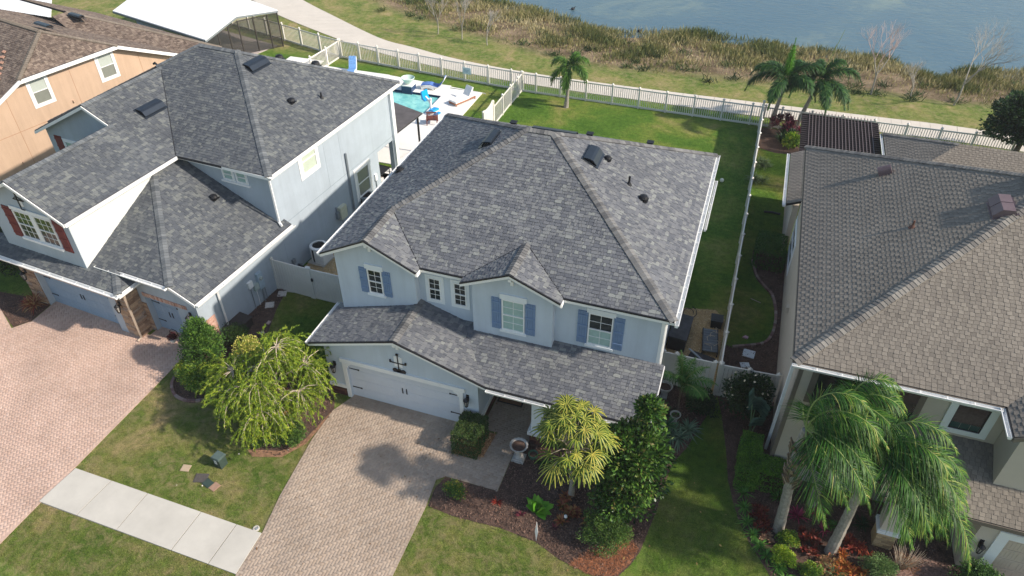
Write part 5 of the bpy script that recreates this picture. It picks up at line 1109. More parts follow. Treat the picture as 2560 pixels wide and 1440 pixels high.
picket_fence('picket fence running toward the path on the left side of the pool yard', [(-33.1,41),(-33.0,43.2),(-32.9,45.3),(-32.75,47.4),(-32.6,49.5),(-32.5,51.3)])
picket_fence('picket fence between the pool yard and the green back lawn', [(-16.25,43.7),(-16.25,45.5),(-16.25,47.2),(-16.2,48.7),(-16.2,49.7)])
BD = pmesh('board', MB().box(-.073,.073,-.012,.012,.1,1.68), VINYL); PV = pmesh('post', MB().box(-.065,.065,-.065,.065,0,1.85).lathe([(.11,1.85),(.11,1.88),(.02,1.95)], n=4), VINYL)
def privacy(label, pts, name='privacy_fence', cat='fence', hard=()):
    t = thing(name, label, cat, (0,0,0)); pts = [Vector((*p, 0)) for p in pts]
    for a, b_ in zip(pts[:-1], pts[1:]):
        d = b_-a; rz = math.atan2(d.y, d.x); n = max(1, round(d.length/.155))
        for z, h in ((1.74,.12),(.08,.13)): MB().bar((a.x,a.y,z),(b_.x,b_.y,z),.05,h).build('rail', VINYL, t)
        for k in range(n): p_ = a+d*((k+.5)/n); meshobj('board', BD, t, (p_.x,p_.y,0), (0,0,rz))
    for p_ in pts: meshobj('post', PV, t, (p_.x,p_.y,0), (0,0,rz))
    for x, y, z in hard: MB().box(x-.04,x+.04,y-.1,y-.04,z-.08,z+.08).build('latch', BLACK, t)
    return t
privacy('long cream privacy fence between the middle back lawn and the beige house', [(1.17,23.05+k*1.95) for k in range(13)]+[(1.14,48.5),(1.12,49.4)])
privacy('cream gate fence left of the mulch path beside the black bin', [(-1.2,23.0),(-.65,23.0),(.93,23.0)], 'gate_fence', 'gate', [(-.5,23.0,1.6)])
privacy('cream fence panel behind the dark flowering bush', [(1.17,22.98),(2.3,23.02),(3.42,23.08)], 'gate_fence', 'gate')
privacy('left cream gate panel beside the blue wall', [(-20.38,23.35),(-18.35,23.25)], 'gate_fence', 'gate'); privacy('right cream gate panel with latch beside the pale blue house', [(-18.25,23.25),(-16.2,23.22),(-14.35,23.2)], 'gate_fence', 'gate', [(-14.6,23.2,1.45),(-18.15,23.25,1.2)])
t = privacy('short solid cream fence panel with scalloped top near the pool deck', [(-16.28,41.8),(-16.25,43.6)], 'scalloped_panel', 'fence')
MB(lambda p: (-16.3+p[1], 41.9+p[0], p[2])).prism([(0,0,1.75),(1.6,0,1.75),(1.6,0,1.95),(1.3,0,1.82),(.8,0,1.78),(.3,0,1.82),(0,0,1.95)],(0,.04,0)).build('scallop', VINYL, t)
t = thing('fence_notice', 'pale blue notice board hanging on the picket fence behind the pool', 'sign', (-20.75,50.1,.85), R(-4)); MB().box(-.35,.35,-.05,-.02,-.22,.28).build('board', mat('pale_blue_sign', (.50,.66,.70), .6, .1, 6), t)
for k in range(3): MB().box(-.25,.2-.06*k,-.056,-.052,.1-k*.09,.13-k*.09).build('text_line', mat('sign_text_blue', (.12,.28,.42), .6), t)
# ------------------------------------------------------------------ vegetation
def up_noise(n, s=.35): return np.c_[rng.normal(0, s, (n, 2)), np.ones(n)]
def crown(parent, name, cen, rad, n, L, W, lm, K=40, cr=.32, shell=.45, zmin=None, inner=.25, box=False, droop=0.0, outw=.5):
    cen = np.array(cen, float); rad = np.array(rad, float)
    if box: kd = rng.uniform(-1, 1, (K, 3)); ax = rng.integers(0, 3, K); sg = np.where(rng.random(K) < .5, -1, 1); sg = np.where(ax == 2, 1, sg); kd[np.arange(K), ax] = sg
    else:
        kd = rdir(K); kd[:, 2] = np.where(kd[:, 2] < -.55, -kd[:, 2], kd[:, 2]); kd *= rng.uniform(1-shell, 1, (K, 1))
    kc = kd*(rad-(0 if box else cr*.4)) if True else kd
    kt = rng.normal(0, .16, K)
    ki = rng.integers(0, K, n)
    if box:
        P = rng.uniform(-1, 1, (n, 3)); ax = rng.choice([0, 1, 2, 2], n); sg = np.where(rng.random(n) < .5, -1, 1); sg = np.where(ax == 2, 1, sg); P[np.arange(n), ax] = sg
        P = P*rad*(1+rng.normal(0, .025, (n, 1)))+.03*np.sin(P[:, [1, 2, 0]]*9); D = unit(P/rad)*.6+rdir(n); tone = np.clip(.5+rng.normal(0, .25, n)+.12*np.sin(P[:,0]*6)*np.sin(P[:,1]*5), 0, 1)
    else:
        o = rdir(n)*np.cbrt(rng.uniform(.12, 1, n))[:, None]*cr*rng.uniform(.7, 1.3, K)[ki][:, None]; P = kc[ki]+o*np.array([1, 1, .85]); D = unit(o)*outw+unit(P/rad)*outw+rdir(n)*.6; D[:, 2] -= droop
        tone = np.clip(.5+kt[ki]+rng.normal(0, .22, n), 0, 1)
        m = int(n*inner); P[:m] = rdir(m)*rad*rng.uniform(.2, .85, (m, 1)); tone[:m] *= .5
    P = P+cen
    if zmin is not None: P[:, 2] = np.maximum(P[:, 2], zmin+rng.uniform(0, .1, n))
    V, F = diamonds(P, D, up_noise(n, .7), L*rng.uniform(.6, 1.25, n), W*rng.uniform(.7, 1.2, n))
    return npmesh(name, V, F, lm, tone, parent)
LF = lambda n, c: leafm(n, c)
def limbs(parent, base, top, n, spread, rad, m=BARKD, wob=.2, name='branch'):
    base = np.array(base, float); top = np.array(top, float); b = MB()
    for k in range(n):
        a = 2*math.pi*k/n+rng.normal(0, .4); q = top+np.array([math.cos(a)*spread, math.sin(a)*spread, rng.uniform(-.3, .5)*spread]); mid = (base+q)/2+rng.normal(0, wob, 3)*.5
        b.tube([base, mid, q], [rad, rad*.7, rad*.25], 6)
    return b.build(name, m, parent)
def shrub(name, label, cat, x, y, rad, n, L, W, lm, K=30, cr=None, z=None, group=None, **k):
    t = thing(name, label, cat, (x, y, 0), 0, group); r3 = rad if hasattr(rad, '__len__') else (rad, rad, rad)
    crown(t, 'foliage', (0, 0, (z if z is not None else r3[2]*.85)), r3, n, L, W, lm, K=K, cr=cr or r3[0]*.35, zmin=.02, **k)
    b = MB()
    for j in range(5): a = j*1.26; b.tube([(0, 0, 0), (r3[0]*.3*math.cos(a), r3[0]*.3*math.sin(a), r3[2]*.6), (r3[0]*.6*math.cos(a), r3[0]*.6*math.sin(a), r3[2]*1.1)], [.03, .02, .008], 5)
    b.build('stem', BARKD, t); return t
# weeping bottlebrush beside the white garage
def bottlebrush(x, y):
    t = thing('weeping_bottlebrush', 'large weeping tree with lime green hanging twigs left of the white garage', 'tree', (x, y, 0))
    b = MB(); b.tube([(0,0,0),(.05,.05,.6),(-.05,.1,1.3)], [.17,.14,.12], 9); b.build('trunk', BARKD, t)
    Vs, Fs, Rs = [], [], []; off = 0; tb = MB()
    nodes = []
    for k in range(13):
        a = 2*math.pi*k/13+rng.normal(0, .2); l = rng.uniform(.5, 1.75); h = rng.uniform(2.0, 3.3)-.32*l
        p = np.array([l*1.05*math.cos(a), l*.95*math.sin(a), h]); tb.tube([(-.05,.1,1.2), (p[0]*.45+rng.normal(0,.15), p[1]*.45+rng.normal(0,.15), 1.2+(h-1.2)*.72), tuple(p)], [.075,.045,.02], 6); nodes.append(p)
    nodes += [np.array([.45, .7, 3.6]), np.array([.15, .3, 3.2])]
    for p in nodes:
        ns = rng.integers(20, 28)
        for j in range(ns):
            az = rng.uniform(0, 2*math.pi); out = np.array([math.cos(az), math.sin(az), 0])
            ro = unit(np.array([p[0], p[1], 0])+1e-3); out = unit(out+ro*.9)
            L = rng.uniform(.9, 1.9); el = rng.uniform(.1, .85); pts = [p.copy()]; d = out*math.cos(el)+np.array([0, 0, math.sin(el)]); ns_ = 9
            for s_ in range(ns_):
                d = unit(d+np.array([0, 0, -.20-.04*s_])+rng.normal(0, .05, 3)); q = pts[-1]+d*L/ns_; q[2] = max(q[2], .15); pts.append(q)
            pts = np.array(pts); tb.tube([tuple(v) for v in pts[::2]], [.024,.018,.012,.008,.005][:len(pts[::2])], 4, cap=False)
            for sub in range(4):
                s0 = rng.integers(1, 7); base = pts[s0]; q2 = [base]; dd = unit(pts[s0+1]-pts[s0]+rng.normal(0, .5, 3))
                for s_ in range(6): dd = unit(dd+np.array([0, 0, -.28])); q = q2[-1]+dd*.13; q[2] = max(q[2], .12); q2.append(q)
                q2 = np.array(q2); n = 60; tt = rng.uniform(.1, 1, n)*5.99; i = tt.astype(int); f_ = (tt-i)[:, None]; i = np.minimum(i, 5); P = q2[i]*(1-f_)+q2[np.minimum(i+1, 6)]*f_
                T_ = unit(q2[np.minimum(i+1, 6)]-q2[i]); D = T_*.9+rdir(n)*.5; V, F = diamonds(P, D, rdir(n), rng.uniform(.09, .15, n), rng.uniform(.016, .026, n)); Vs.append(V); Fs.append(F+off); off += len(V); Rs.append(np.clip(rng.normal(.55, .22, n)+rng.normal(0, .06), 0, 1))
            n = 70; tt = rng.uniform(.18, 1, n)*(ns_-.01); i = tt.astype(int); f_ = (tt-i)[:, None]; P = pts[i]*(1-f_)+pts[i+1]*f_; T_ = unit(pts[i+1]-pts[i]); D = T_*.75+rdir(n)*.65
            V, F = diamonds(P, D, rdir(n), rng.uniform(.09, .16, n), rng.uniform(.018, .03, n)); Vs.append(V); Fs.append(F+off); off += len(V); Rs.append(np.clip(rng.normal(.55, .22, n)+rng.normal(0, .08), 0, 1))
    tb.build('twigs', TWIG, t)
    npmesh('foliage', np.concatenate(Vs), np.concatenate(Fs), leafm('bottlebrush', [(.035,.08,.012), (.12,.21,.02), (.27,.37,.03), (.48,.50,.05)]), np.concatenate(Rs), t)
    # dry brown hanging clusters
    P = np.array([nodes[k % len(nodes)]+rng.normal(0, .5, 3)*np.array([1,1,.6])-np.array([0,0,.5]) for k in range(12)]); n = 500; i = rng.integers(0, 12, n); V, F = diamonds(P[i]+rng.normal(0, .07, (n, 3)), rdir(n), rdir(n), .1, .03); npmesh('dry_cluster', V, F, leafm('dry', [(.22,.09,.03), (.35,.16,.05)]), rng.random(n), t)
bottlebrush(-15.75, 15.85)
# low green hedge below the weeping tree
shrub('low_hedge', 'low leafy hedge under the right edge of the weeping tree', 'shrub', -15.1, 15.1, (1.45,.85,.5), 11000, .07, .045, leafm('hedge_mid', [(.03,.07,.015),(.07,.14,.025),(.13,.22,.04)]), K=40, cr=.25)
LG = [(.02,.055,.012),(.055,.13,.02),(.11,.22,.03),(.20,.32,.05)]
t = shrub('conical_shrub', 'tall conical dark green shrub in the bed by the narrow blue garage', 'shrub', -20.1, 17.4, (.95,.95,1.25), 12000, .085, .05, leafm('conical', LG), K=60, cr=.33, z=1.25)
crown(t, 'foliage_top', (0,.05,2.35), (.5,.5,.55), 3200, .08, .05, leafm('conical', LG), K=20, cr=.22)
shrub('mounded_shrub', 'wide low green shrub with golden edges in front of the conical shrub', 'shrub', -19.5, 16.55, (1.3,.8,.62), 11000, .075, .045, leafm('mound', [(.04,.10,.015),(.10,.21,.025),(.20,.32,.04),(.50,.50,.05)]), K=60, cr=.3)
shrub('golden_shrub', 'golden yellow tipped shrub on the left end of the mounded hedge', 'shrub', -20.75, 16.75, (.5,.42,.42), 2600, .07, .045, leafm('golden', [(.10,.17,.02),(.30,.34,.03),(.55,.50,.06)]), K=20, cr=.2)
shrub('variegated_yellow_shrub', 'yellow variegated shrub behind the weeping tree beside the lawn', 'shrub', -18.45, 18.35, (.72,.65,.75), 5500, .08, .05, leafm('varieg', [(.12,.20,.03),(.38,.42,.06),(.66,.60,.14),(.75,.68,.3)]), K=30, cr=.28)
shrub('dark_low_shrub', 'dark green shrub between the brick corner and the dark storage box', 'shrub', -19.8, 19.1, (.85,.7,.6), 4500, .07, .04, leafm('darklow', [(.012,.03,.010),(.03,.065,.015),(.06,.11,.02)]), K=30)
t = shrub('clipped_hedge_block', 'box clipped hedge cube between the driveway and front walkway', 'hedge', -7.65, 17.2, (.5,.62,.56), 16000, .055, .03, leafm('boxwood', [(.018,.04,.012),(.04,.085,.02),(.075,.13,.03),(.14,.17,.05)]), box=True, z=.57)
t = shrub('round_hedge_bush', 'dense round dark green bush at the front tip of the mulch bed', 'shrub', -1.65, 14.75, (.95,.85,.75), 11000, .06, .035, leafm('roundbush', [(.02,.05,.012),(.05,.11,.02),(.09,.17,.03),(.16,.24,.05)]), K=70, cr=.22)
t = shrub('square_hedge', 'flat topped square green hedge in the shaded side yard', 'hedge', 2.72, 33.7, (.72,1.05,.5), 9000, .07, .045, leafm('sqhedge', [(.02,.07,.01),(.05,.14,.02),(.09,.21,.03)]), box=True, z=.5)
HG = leafm('lhedge', [(.03,.09,.012),(.07,.19,.018),(.13,.29,.03),(.22,.38,.05)])
t = shrub('clipped_l_hedge', 'bright clipped L shaped hedge at the corner of the beige house', 'hedge', 2.78, 19.45, (.36,.95,.5), 13000, .06, .04, HG, box=True, z=.52); crown(t, 'foliage_arm', (.80,-.40,.52), (.62,.42,.5), 9000, .06, .04, HG, box=True)
# variegated umbrella tree
def umbrella(x, y):
    t = thing('umbrella_tree', 'yellow and green variegated umbrella tree in the front mulch bed', 'tree', (x, y, 0))
    MB().tube([(0,0,0),(.03,-.1,.9),(-.02,-.35,1.9),(0,-.6,3.2)], [.13,.095,.08,.05], 9).build('trunk', BARK, t)
    cen = np.array([.08, -.85, 4.25]); N = 74; tb = MB(); Vs=[];Fs=[];Rs=[];off=0
    for k in range(N):
        d = unit(np.array([0,0,0.])+rdir(1)[0]*np.array([1,1,1])); d[2] = d[2] if d[2] > -.75 else -d[2]; rr_ = rng.uniform(.72, 1); c = cen+d*np.array([1.12,1.0,1.35])*rr_
        tb.tube([tuple(cen*.5+np.array([0,-.5,2.6])*.5), tuple((c+cen)/2-np.array([0,0,.15])), tuple(c)], [.03,.018,.01], 4, cap=False)
        n = int(rng.integers(9, 15)); sc_ = rng.uniform(.7, 1.2); gr_ = rng.normal(0, .12); a = np.arange(n)*2*math.pi/n+rng.random()+rng.normal(0,.08,n); od = np.c_[np.cos(a), np.sin(a), np.full(n, rng.uniform(.15,.5))]+d*.55
        V, F, li = straps(np.repeat(c[None], n, 0), od, sc_*rng.uniform(.40,.54)*rng.uniform(.85,1.1,n), .075, rng.uniform(.6,.95), 4, N=np.repeat(np.array([[0,0,1.]])+d*.2, n, 0), taper=(.35,1,.5))
        # each leaflet: green blade with yellow stripe strip laid on it
        Vs.append(V); Fs.append(F+off); off += len(V); Rs.append(np.clip(np.full(len(F), .15)+rng.normal(0,.08,len(F)), 0, .35))
        V2, F2, _ = straps(np.repeat(c[None], n, 0)+np.array([0,0,.006]), od, .46*sc_, .034, .8, 4, N=np.repeat(np.array([[0,0,1.]])+d*.2, n, 0), taper=(.6,1,.4))
        V2[:, :] = V.reshape(n,-1,2,3).mean(2, keepdims=True).repeat(2,2).reshape(-1,3)*.6+V*.4+np.array([0,0,.008]); Vs.append(V2); Fs.append(F+off); off += len(V2); Rs.append(np.clip(np.full(len(F), .76)+rng.normal(0,.1,len(F))+gr_, .3, 1))
    tb.build('branch', TWIG, t)
    npmesh('foliage', np.concatenate(Vs), np.concatenate(Fs), leafm('umbrella', [(.03,.08,.015),(.07,.14,.02),(.22,.28,.03),(.50,.48,.08),(.58,.48,.09)]), np.concatenate(Rs), t)
umbrella(-3.25, 16.18)
# magnolia
t = thing('magnolia_tree', 'dark glossy broad leaved tree between the umbrella tree and the lawn strip', 'tree', (-1.2, 16.6, 0)); MB().tube([(0,0,0),(.05,0,1.0),(0,.05,2.4),(.1,.1,4.2)], [.12,.10,.07,.03], 8).build('trunk', BARK, t)
limbs(t, (0,0,1.0), (0,0,2.6), 9, 1.2, .04); MG = leafm('magnolia', [(.012,.035,.010),(.03,.08,.014),(.065,.15,.022),(.14,.25,.04),(.22,.19,.06)], rough=.35)
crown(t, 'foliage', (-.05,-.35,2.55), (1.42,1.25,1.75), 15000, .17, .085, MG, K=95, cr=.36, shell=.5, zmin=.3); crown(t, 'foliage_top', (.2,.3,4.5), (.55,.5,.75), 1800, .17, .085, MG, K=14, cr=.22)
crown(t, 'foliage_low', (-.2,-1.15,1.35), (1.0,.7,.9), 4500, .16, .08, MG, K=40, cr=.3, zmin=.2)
# rosette plants
def rosette(name, label, cat, x, y, n, L, W, cols, el=(.3,1.2), droop=.5, z=.02, group=None, nseg=3, heads=1, spread=0.0, parent=None, part='leaf_rosette'):
    t = parent or thing(name, label, cat, (x, y, 0), 0, group); Vs=[];Fs=[];Rs=[];off=0
    for h in range(heads):
        c = np.array([rng.normal(0, spread), rng.normal(0, spread), z]) if heads > 1 else np.array([0,0,z])
        a = rng.uniform(0, 2*math.pi, n); e_ = rng.uniform(*el, n); D = np.c_[np.cos(a)*np.cos(e_), np.sin(a)*np.cos(e_), np.sin(e_)]
        V, F, li = straps(np.repeat(c[None], n, 0)+D*.03, D, L*rng.uniform(.7,1.15,n), W*rng.uniform(.8,1.2,n), droop*rng.uniform(.6,1.3,n), nseg, N=np.repeat([[0,0,1.]], n, 0)+rng.normal(0,.2,(n,3)))
        V[:,2] = np.maximum(V[:,2], .03); Vs.append(V); Fs.append(F+off); off += len(V); Rs.append(rng.random(n)[li])
    npmesh(part, np.concatenate(Vs), np.concatenate(Fs), leafm(cols[0], cols[1]), np.concatenate(Rs), t); return t
G1 = ('fresh_strap', [(.03,.10,.015),(.06,.18,.025),(.13,.28,.04)]); GREY = ('greygreen_strap', [(.07,.13,.08),(.13,.22,.13),(.22,.32,.20)]); RED = ('red_leaf', [(.10,.01,.012),(.22,.02,.02),(.38,.06,.03)]); PINK = ('magenta_leaf', [(.16,.01,.04),(.36,.03,.10),(.55,.10,.16)]); ORG = ('orange_croton', [(.20,.03,.015),(.50,.12,.03),(.70,.28,.06),(.10,.12,.02)]); LIM = ('lime_leaf', [(.10,.22,.02),(.28,.42,.03),(.50,.55,.05)]); MAR = ('maroon_leaf', [(.05,.008,.018),(.12,.015,.035),(.22,.04,.06)])
rosette('canna_plant', 'bright green broad leaved plant in the middle of the front mulch bed', 'plant', -4.25, 15.15, 34, .62, .34, ('canna', [(.09,.28,.02),(.15,.40,.03),(.26,.50,.05)]), (.3,1.35), .3)
rosette('croton_plant', 'rust red and orange crotons at the foot of the umbrella tree', 'plant', -3.0, 15.4, 26, .30, .09, ('rust', [(.16,.03,.02),(.35,.10,.05),(.45,.22,.08),(.12,.12,.03)]), heads=9, spread=.38, droop=.3)
shrub('golden_flower_shrub', 'small green shrub dotted with yellow at the left of the mulch bed', 'shrub', -7.35, 14.75, (.42,.36,.36), 1900, .06, .04, leafm('goldspeck', [(.04,.10,.02),(.08,.17,.03),(.14,.24,.04),(.55,.50,.05)]), K=22, cr=.16)
rosette('red_cordyline', 'small dark red spiky plant in the mulch left of the bright green plant', 'plant', -5.75, 15.0, 26, .26, .035, RED, droop=.2)
rosette('dark_bromeliad', 'tiny dark maroon plant behind the white post marker', 'plant', -3.45, 14.65, 20, .2, .03, MAR, droop=.2); rosette('maroon_rosette', 'dark maroon spiky plant left below the bright green plant', 'plant', -4.75, 14.75, 22, .24, .035, MAR, droop=.25)
rosette('sago_plant', 'pale feathery green rosette in the mulch near the walkway', 'plant', -4.15, 16.55, 34, .33, .03, G1, droop=.5); rosette('dark_fern', 'dark green fern behind the birdbath in the mulch', 'plant', -4.55, 17.2, 40, .5, .05, ('dark_fern', [(.015,.04,.012),(.03,.07,.02)]), droop=.7)
rosette('yellow_fern', 'small yellow green plant at the left foot of the umbrella crown', 'plant', -4.0, 17.35, 40, .35, .05, LIM, droop=.4)
rosette('agave_plant', 'large grey green strap leaved clump at the bed edge by the lawn strip', 'plant', .15, 20.15, 60, .75, .06, GREY, (.3,1.1), .55, heads=3, spread=.3)
rosette('green_strap_clump', 'green strap leaved clump just right of the magnolia top', 'plant', -.45, 20.2, 60, .7, .05, ('blue_green_strap', [(.03,.10,.04),(.06,.17,.06),(.12,.24,.09)]), (.4,1.3), .45, z=.4)
rosette('sago_palm', 'dark sago palm with rusty centre beside the porch roof edge', 'plant', -.75, 21.1, 46, .75, .07, ('sago', [(.012,.035,.012),(.03,.07,.018)]), (.2,.9), .5)
rosette('potted_bromeliad', 'bright green plant growing in a round pot by the fence bed', 'plant', -.2, 20.95, 40, .30, .04, G1, (.5,1.4), .3, z=.3)
shrub('shade_shrub', 'dark mottled shrub on the mulch beside the grass tip', 'shrub', .75, 21.9, (.7,.65,.5), 2600, .10, .06, leafm('shade', [(.012,.03,.010),(.03,.06,.018),(.06,.10,.03)]), K=26, cr=.2)
t = shrub('flowering_bush', 'dark green bush with pale flowers against the cream fence', 'shrub', 2.45, 22.2, (1.05,.8,1.05), 6500, .13, .065, leafm('flowerbush', [(.010,.03,.010),(.02,.05,.014),(.045,.09,.02)]), K=50, cr=.33, z=1.15)
n = 26; d = rdir(n); d[:,2] = np.abs(d[:,2]); V, F = diamonds(np.array([0,0,1.15])+d*np.array([1.1,.85,1.1]), rdir(n), d, .12, .10); npmesh('flower', V, F, rmat('cream_flower', [(.5,.45,.3),(.7,.6,.45)], famt=0), rng.random(n), t)
# travellers palm leaf
t = thing('fan_leaf_plant', 'tall blue green paddle leaf plant beside the beige house corner', 'plant', (2.75,21.0,0))
for k, (dx, dy, h) in enumerate(((-.35,.1,2.0),(-.1,.3,1.5),(.25,.2,1.4),(.1,-.3,1.1))):
    MB().tube([(0,0,0),(dx*.4,dy*.4,h*.6),(dx*.7,dy*.7,h)], [.035,.025,.015], 6).build('stalk', mat('green_stalk', (.12,.20,.10), .6), t)
    nn = 26; s_ = np.linspace(0, 1, nn); P = np.array([dx*.7,dy*.7,h])+np.outer(s_, np.array([dx*.4,dy*.4,.55])); sd = np.where(np.arange(nn)%2==0, 1, -1)[:,None]*np.array([dy,-dx,0])/max(.1,math.hypot(dx,dy))
    V, F, li = straps(P, sd+np.array([0,0,.15]), .28, .10, .3, 2, N=np.repeat([[0,0,1.]], nn, 0)); npmesh('leaf', V, F, leafm('paddle', [(.04,.09,.06),(.08,.15,.10)]), rng.random(nn)[li], t)
# palms
def frond(parent, base, az, el, L, ll, lw_, cm, wind=(0,0), nl=46, bend=.16, plume=False, droop=.5, name='frond'):
    pts = [np.array(base, float)]; d = np.array([math.cos(az)*math.cos(el), math.sin(az)*math.cos(el), math.sin(el)]); ns = 12
    for s_ in range(ns):
        d = unit(d+np.array([wind[0], wind[1], -bend*(.4+1.3*s_/ns)])); pts.append(pts[-1]+d*L/ns)
    pts = np.array(pts); tt = np.linspace(.10, .995, nl); x = tt*ns; i = np.minimum(x.astype(int), ns-1); f_ = (x-i)[:,None]; P = pts[i]*(1-f_)+pts[i+1]*f_; T = unit(pts[i+1]-pts[i])
    S = unit(np.cross(T, [0,0,1.])); U = np.cross(S, T); prof = np.sin(np.clip(tt*1.05+.12, 0, 1)*math.pi)**.6*.85+.15; Vs=[];Fs=[];Rs=[];off=0
    ring = [(-1,.1),(1,.1)]+([(-.75,.7),(.75,.7),(-.2,1),(.3,1),(-.8,-.6),(.8,-.6)] if plume else [(-.95,.45),(.95,.45)])
    for (sx, uz) in ring:
        D = T*(.55+.3*tt[:,None])+S*sx+U*uz*.8+rng.normal(0,.10,(nl,3))+np.array([wind[0],wind[1],0])*1.5
        V, F, li = straps(P, D, ll*prof*rng.uniform(.85,1.1,nl), lw_, droop*rng.uniform(.7,1.3,nl), 3, N=U+rng.normal(0,.2,(nl,3)), taper=(.7,1,.15)); Vs.append(V); Fs.append(F+off); off += len(V); Rs.append((np.clip(rng.normal(.34,.22,nl)+.35*(tt-.5),0,1))[li])
    b = MB(); b.tube([tuple(p) for p in pts], list(np.linspace(.035,.006,ns+1)), 5); fo = b.build(name, mat('rachis_green', (.20,.26,.07), .6), parent)
    npmesh('leaflets', np.concatenate(Vs), np.concatenate(Fs), cm, np.concatenate(Rs), fo)
def palm(name, label, pts, rads, nf, L, ll, cm, lw_=.026, wind=(0,0), els=(1.3,-.2), boots=None, shaft=None, plume=False, group=None, azs=None, bend=.16, nl=46, spear=True, droop=.5, bark=BARK):
    x, y = pts[0][0], pts[0][1]; t = thing(name, label, 'palm tree', (x, y, 0), 0, group); loc = [(p[0]-x, p[1]-y, p[2]) for p in pts]
    c = catmull([np.array(p) for p in loc], 8); rs = np.interp(np.linspace(0, 1, len(c)), np.linspace(0, 1, len(rads)), rads); rs = rs*(1+.05*np.cos(np.arange(len(c))*2.2))
    MB().tube([tuple(p) for p in c], list(rs), 10).build('trunk', bark, t)
    top = np.array(loc[-1])
    if boots:
        b = MB(); z0, z1, br = boots; 
        for k in range(70):
            z = rng.uniform(z0, z1); q = np.array([np.interp(z, [p[2] for p in loc], [p[0] for p in loc]), np.interp(z, [p[2] for p in loc], [p[1] for p in loc]), z]); a = rng.uniform(0, 6.28); o = np.array([math.cos(a), math.sin(a), 0])
            p0 = q+o*br*.55; p1 = q+o*br*1.15+np.array([0,0,.35]); s_ = np.array([-o[1],o[0],0])*.10
            b.prism([tuple(p0-s_), tuple(p0+s_), tuple(p1+s_*.5), tuple(p1-s_*.5)], tuple(o*.03), r=rng.random())
        b.build('leaf_base', rmat('old_boots', [(.12,.08,.05),(.26,.19,.13),(.40,.32,.24)], fine=20), t, attr=True)
    if shaft: MB().tube([tuple(top-np.array([0,0,shaft])), tuple(top-np.array([0,0,shaft*.5])), tuple(top+np.array([0,0,.1]))], [rads[-1]*1.3, rads[-1]*1.2, rads[-1]*.6], 9).build('crownshaft', mat('crownshaft_green', (.12,.20,.07), .5), t)
    for k in range(nf):
        a = (azs[k] if azs else 2.4*k+rng.normal(0,.15)); f_ = k/max(1, nf-1); el = els[0]*(1-f_)+els[1]*f_+rng.normal(0,.08)
        frond(t, top+np.array([0,0,.05]), a, el, L*rng.uniform(.85,1.1), ll, lw_, cm, wind, nl, bend, plume, droop)
    return t
QP = leafm('queen', [(.014,.055,.008),(.03,.11,.012),(.06,.175,.018),(.20,.29,.035),(.42,.40,.12)])
palm('queen_palm', 'left front palm with ragged brown boots above its pale trunk', [(4.09,17.12,0),(3.98,17.15,1.6),(3.86,17.2,3.2),(3.78,17.22,4.4),(3.8,17.2,5.2)], [.20,.17,.16,.15,.12], 13, 3.1, .80, QP, wind=(.13,-.07), els=(1.45,.05), azs=[1.6,2.4,.9,.3,-.2,-.6,-1.0,-1.4,.05,2.0,-.4,.6,-1.7], boots=(2.3,4.3,.27), nl=50, bend=.24, droop=.62)
palm('queen_palm', 'middle front palm leaning right with long fronds hanging over the porch', [(5.83,16.80,0),(5.86,16.85,1.6),(5.88,16.95,3.2),(5.9,17.05,4.4),(5.95,17.1,5.0)], [.20,.17,.15,.14,.12], 13, 3.3, .85, QP, wind=(.14,-.09), els=(1.35,-.1), azs=[1.4,2.2,.7,-.3,.2,-.8,-1.2,2.8,-1.6,.0,-.5,-.9,.5], boots=(3.4,4.8,.22), nl=50, bend=.25, droop=.62)
frond(bpy.data.objects['queen_palm.001'], (.15,.25,5.0), -.35, .35, 4.7, .85, .026, QP, (.06,-.05), 58, .26, droop=.65)
palm('queen_palm', 'rear front palm whose crown rises against the beige house roof edge', [(5.2,18.6,0),(5.1,18.5,2.2),(5.0,18.4,4.6),(5.0,18.3,5.6)], [.17,.15,.13,.11], 10, 2.4, .72, QP, wind=(.15,-.02), els=(1.4,.2), nl=44, bend=.24, droop=.6)
FP = leafm('foxtail', [(.015,.05,.018),(.035,.10,.025),(.07,.17,.035),(.17,.28,.07)])
palm('foxtail_palm', 'left one of the two tall back palms, with a bright upright new frond', [(1.87,49.4,0),(1.95,49.4,1.2),(2.08,49.4,2.4),(2.15,49.4,3.5)], [.17,.14,.11,.09], 8, 3.0, .62, FP, lw_=.055, els=(1.05,.35), shaft=.7, plume=True, azs=[3.3,.2,1.2,5.6,2.3,4.4,-.3,3.0], bend=.22, nl=52)
t_f = bpy.data.objects['foxtail_palm']; frond(t_f, (.28,0,3.5), 1.5, 1.5, 2.7, .42, .05, leafm('new_frond', [(.10,.26,.03),(.18,.38,.05)]), nl=46, bend=.02, plume=True)
palm('foxtail_palm', 'right one of the two tall back palms, leaning away to the right', [(3.56,49.96,0),(3.75,49.96,1.2),(4.0,49.96,2.4),(4.17,49.96,3.4)], [.17,.14,.11,.09], 9, 3.1, .62, FP, lw_=.055, els=(1.15,.2), shaft=.7, plume=True, azs=[.6,2.9,.1,1.6,3.6,5.6,5.0,-.2,2.3], bend=.21, nl=52)
b = MB(); b.tube([(.6,0,3.5),(1.0,0,5.2),(1.35,0,6.9)], [.03,.02,.01], 5); b.build('spear', mat('rachis_green', (.2,.26,.07)), bpy.data.objects['foxtail_palm.001'])
palm('small_palm', 'small young palm standing alone on the back lawn by the picket fence', [(-12.31,48.14,0),(-12.25,48.14,1.0),(-12.2,48.1,2.2),(-12.15,48.1,3.0)], [.19,.12,.10,.08], 8, 1.9, .5, leafm('youngpalm', [(.04,.10,.02),(.10,.22,.03),(.22,.36,.06)]), lw_=.05, els=(1.35,-.2), shaft=.9, azs=[1.2,.2,3.0,5.9,2.2,3.6,.6,4.6], bend=.27, nl=36, plume=True)
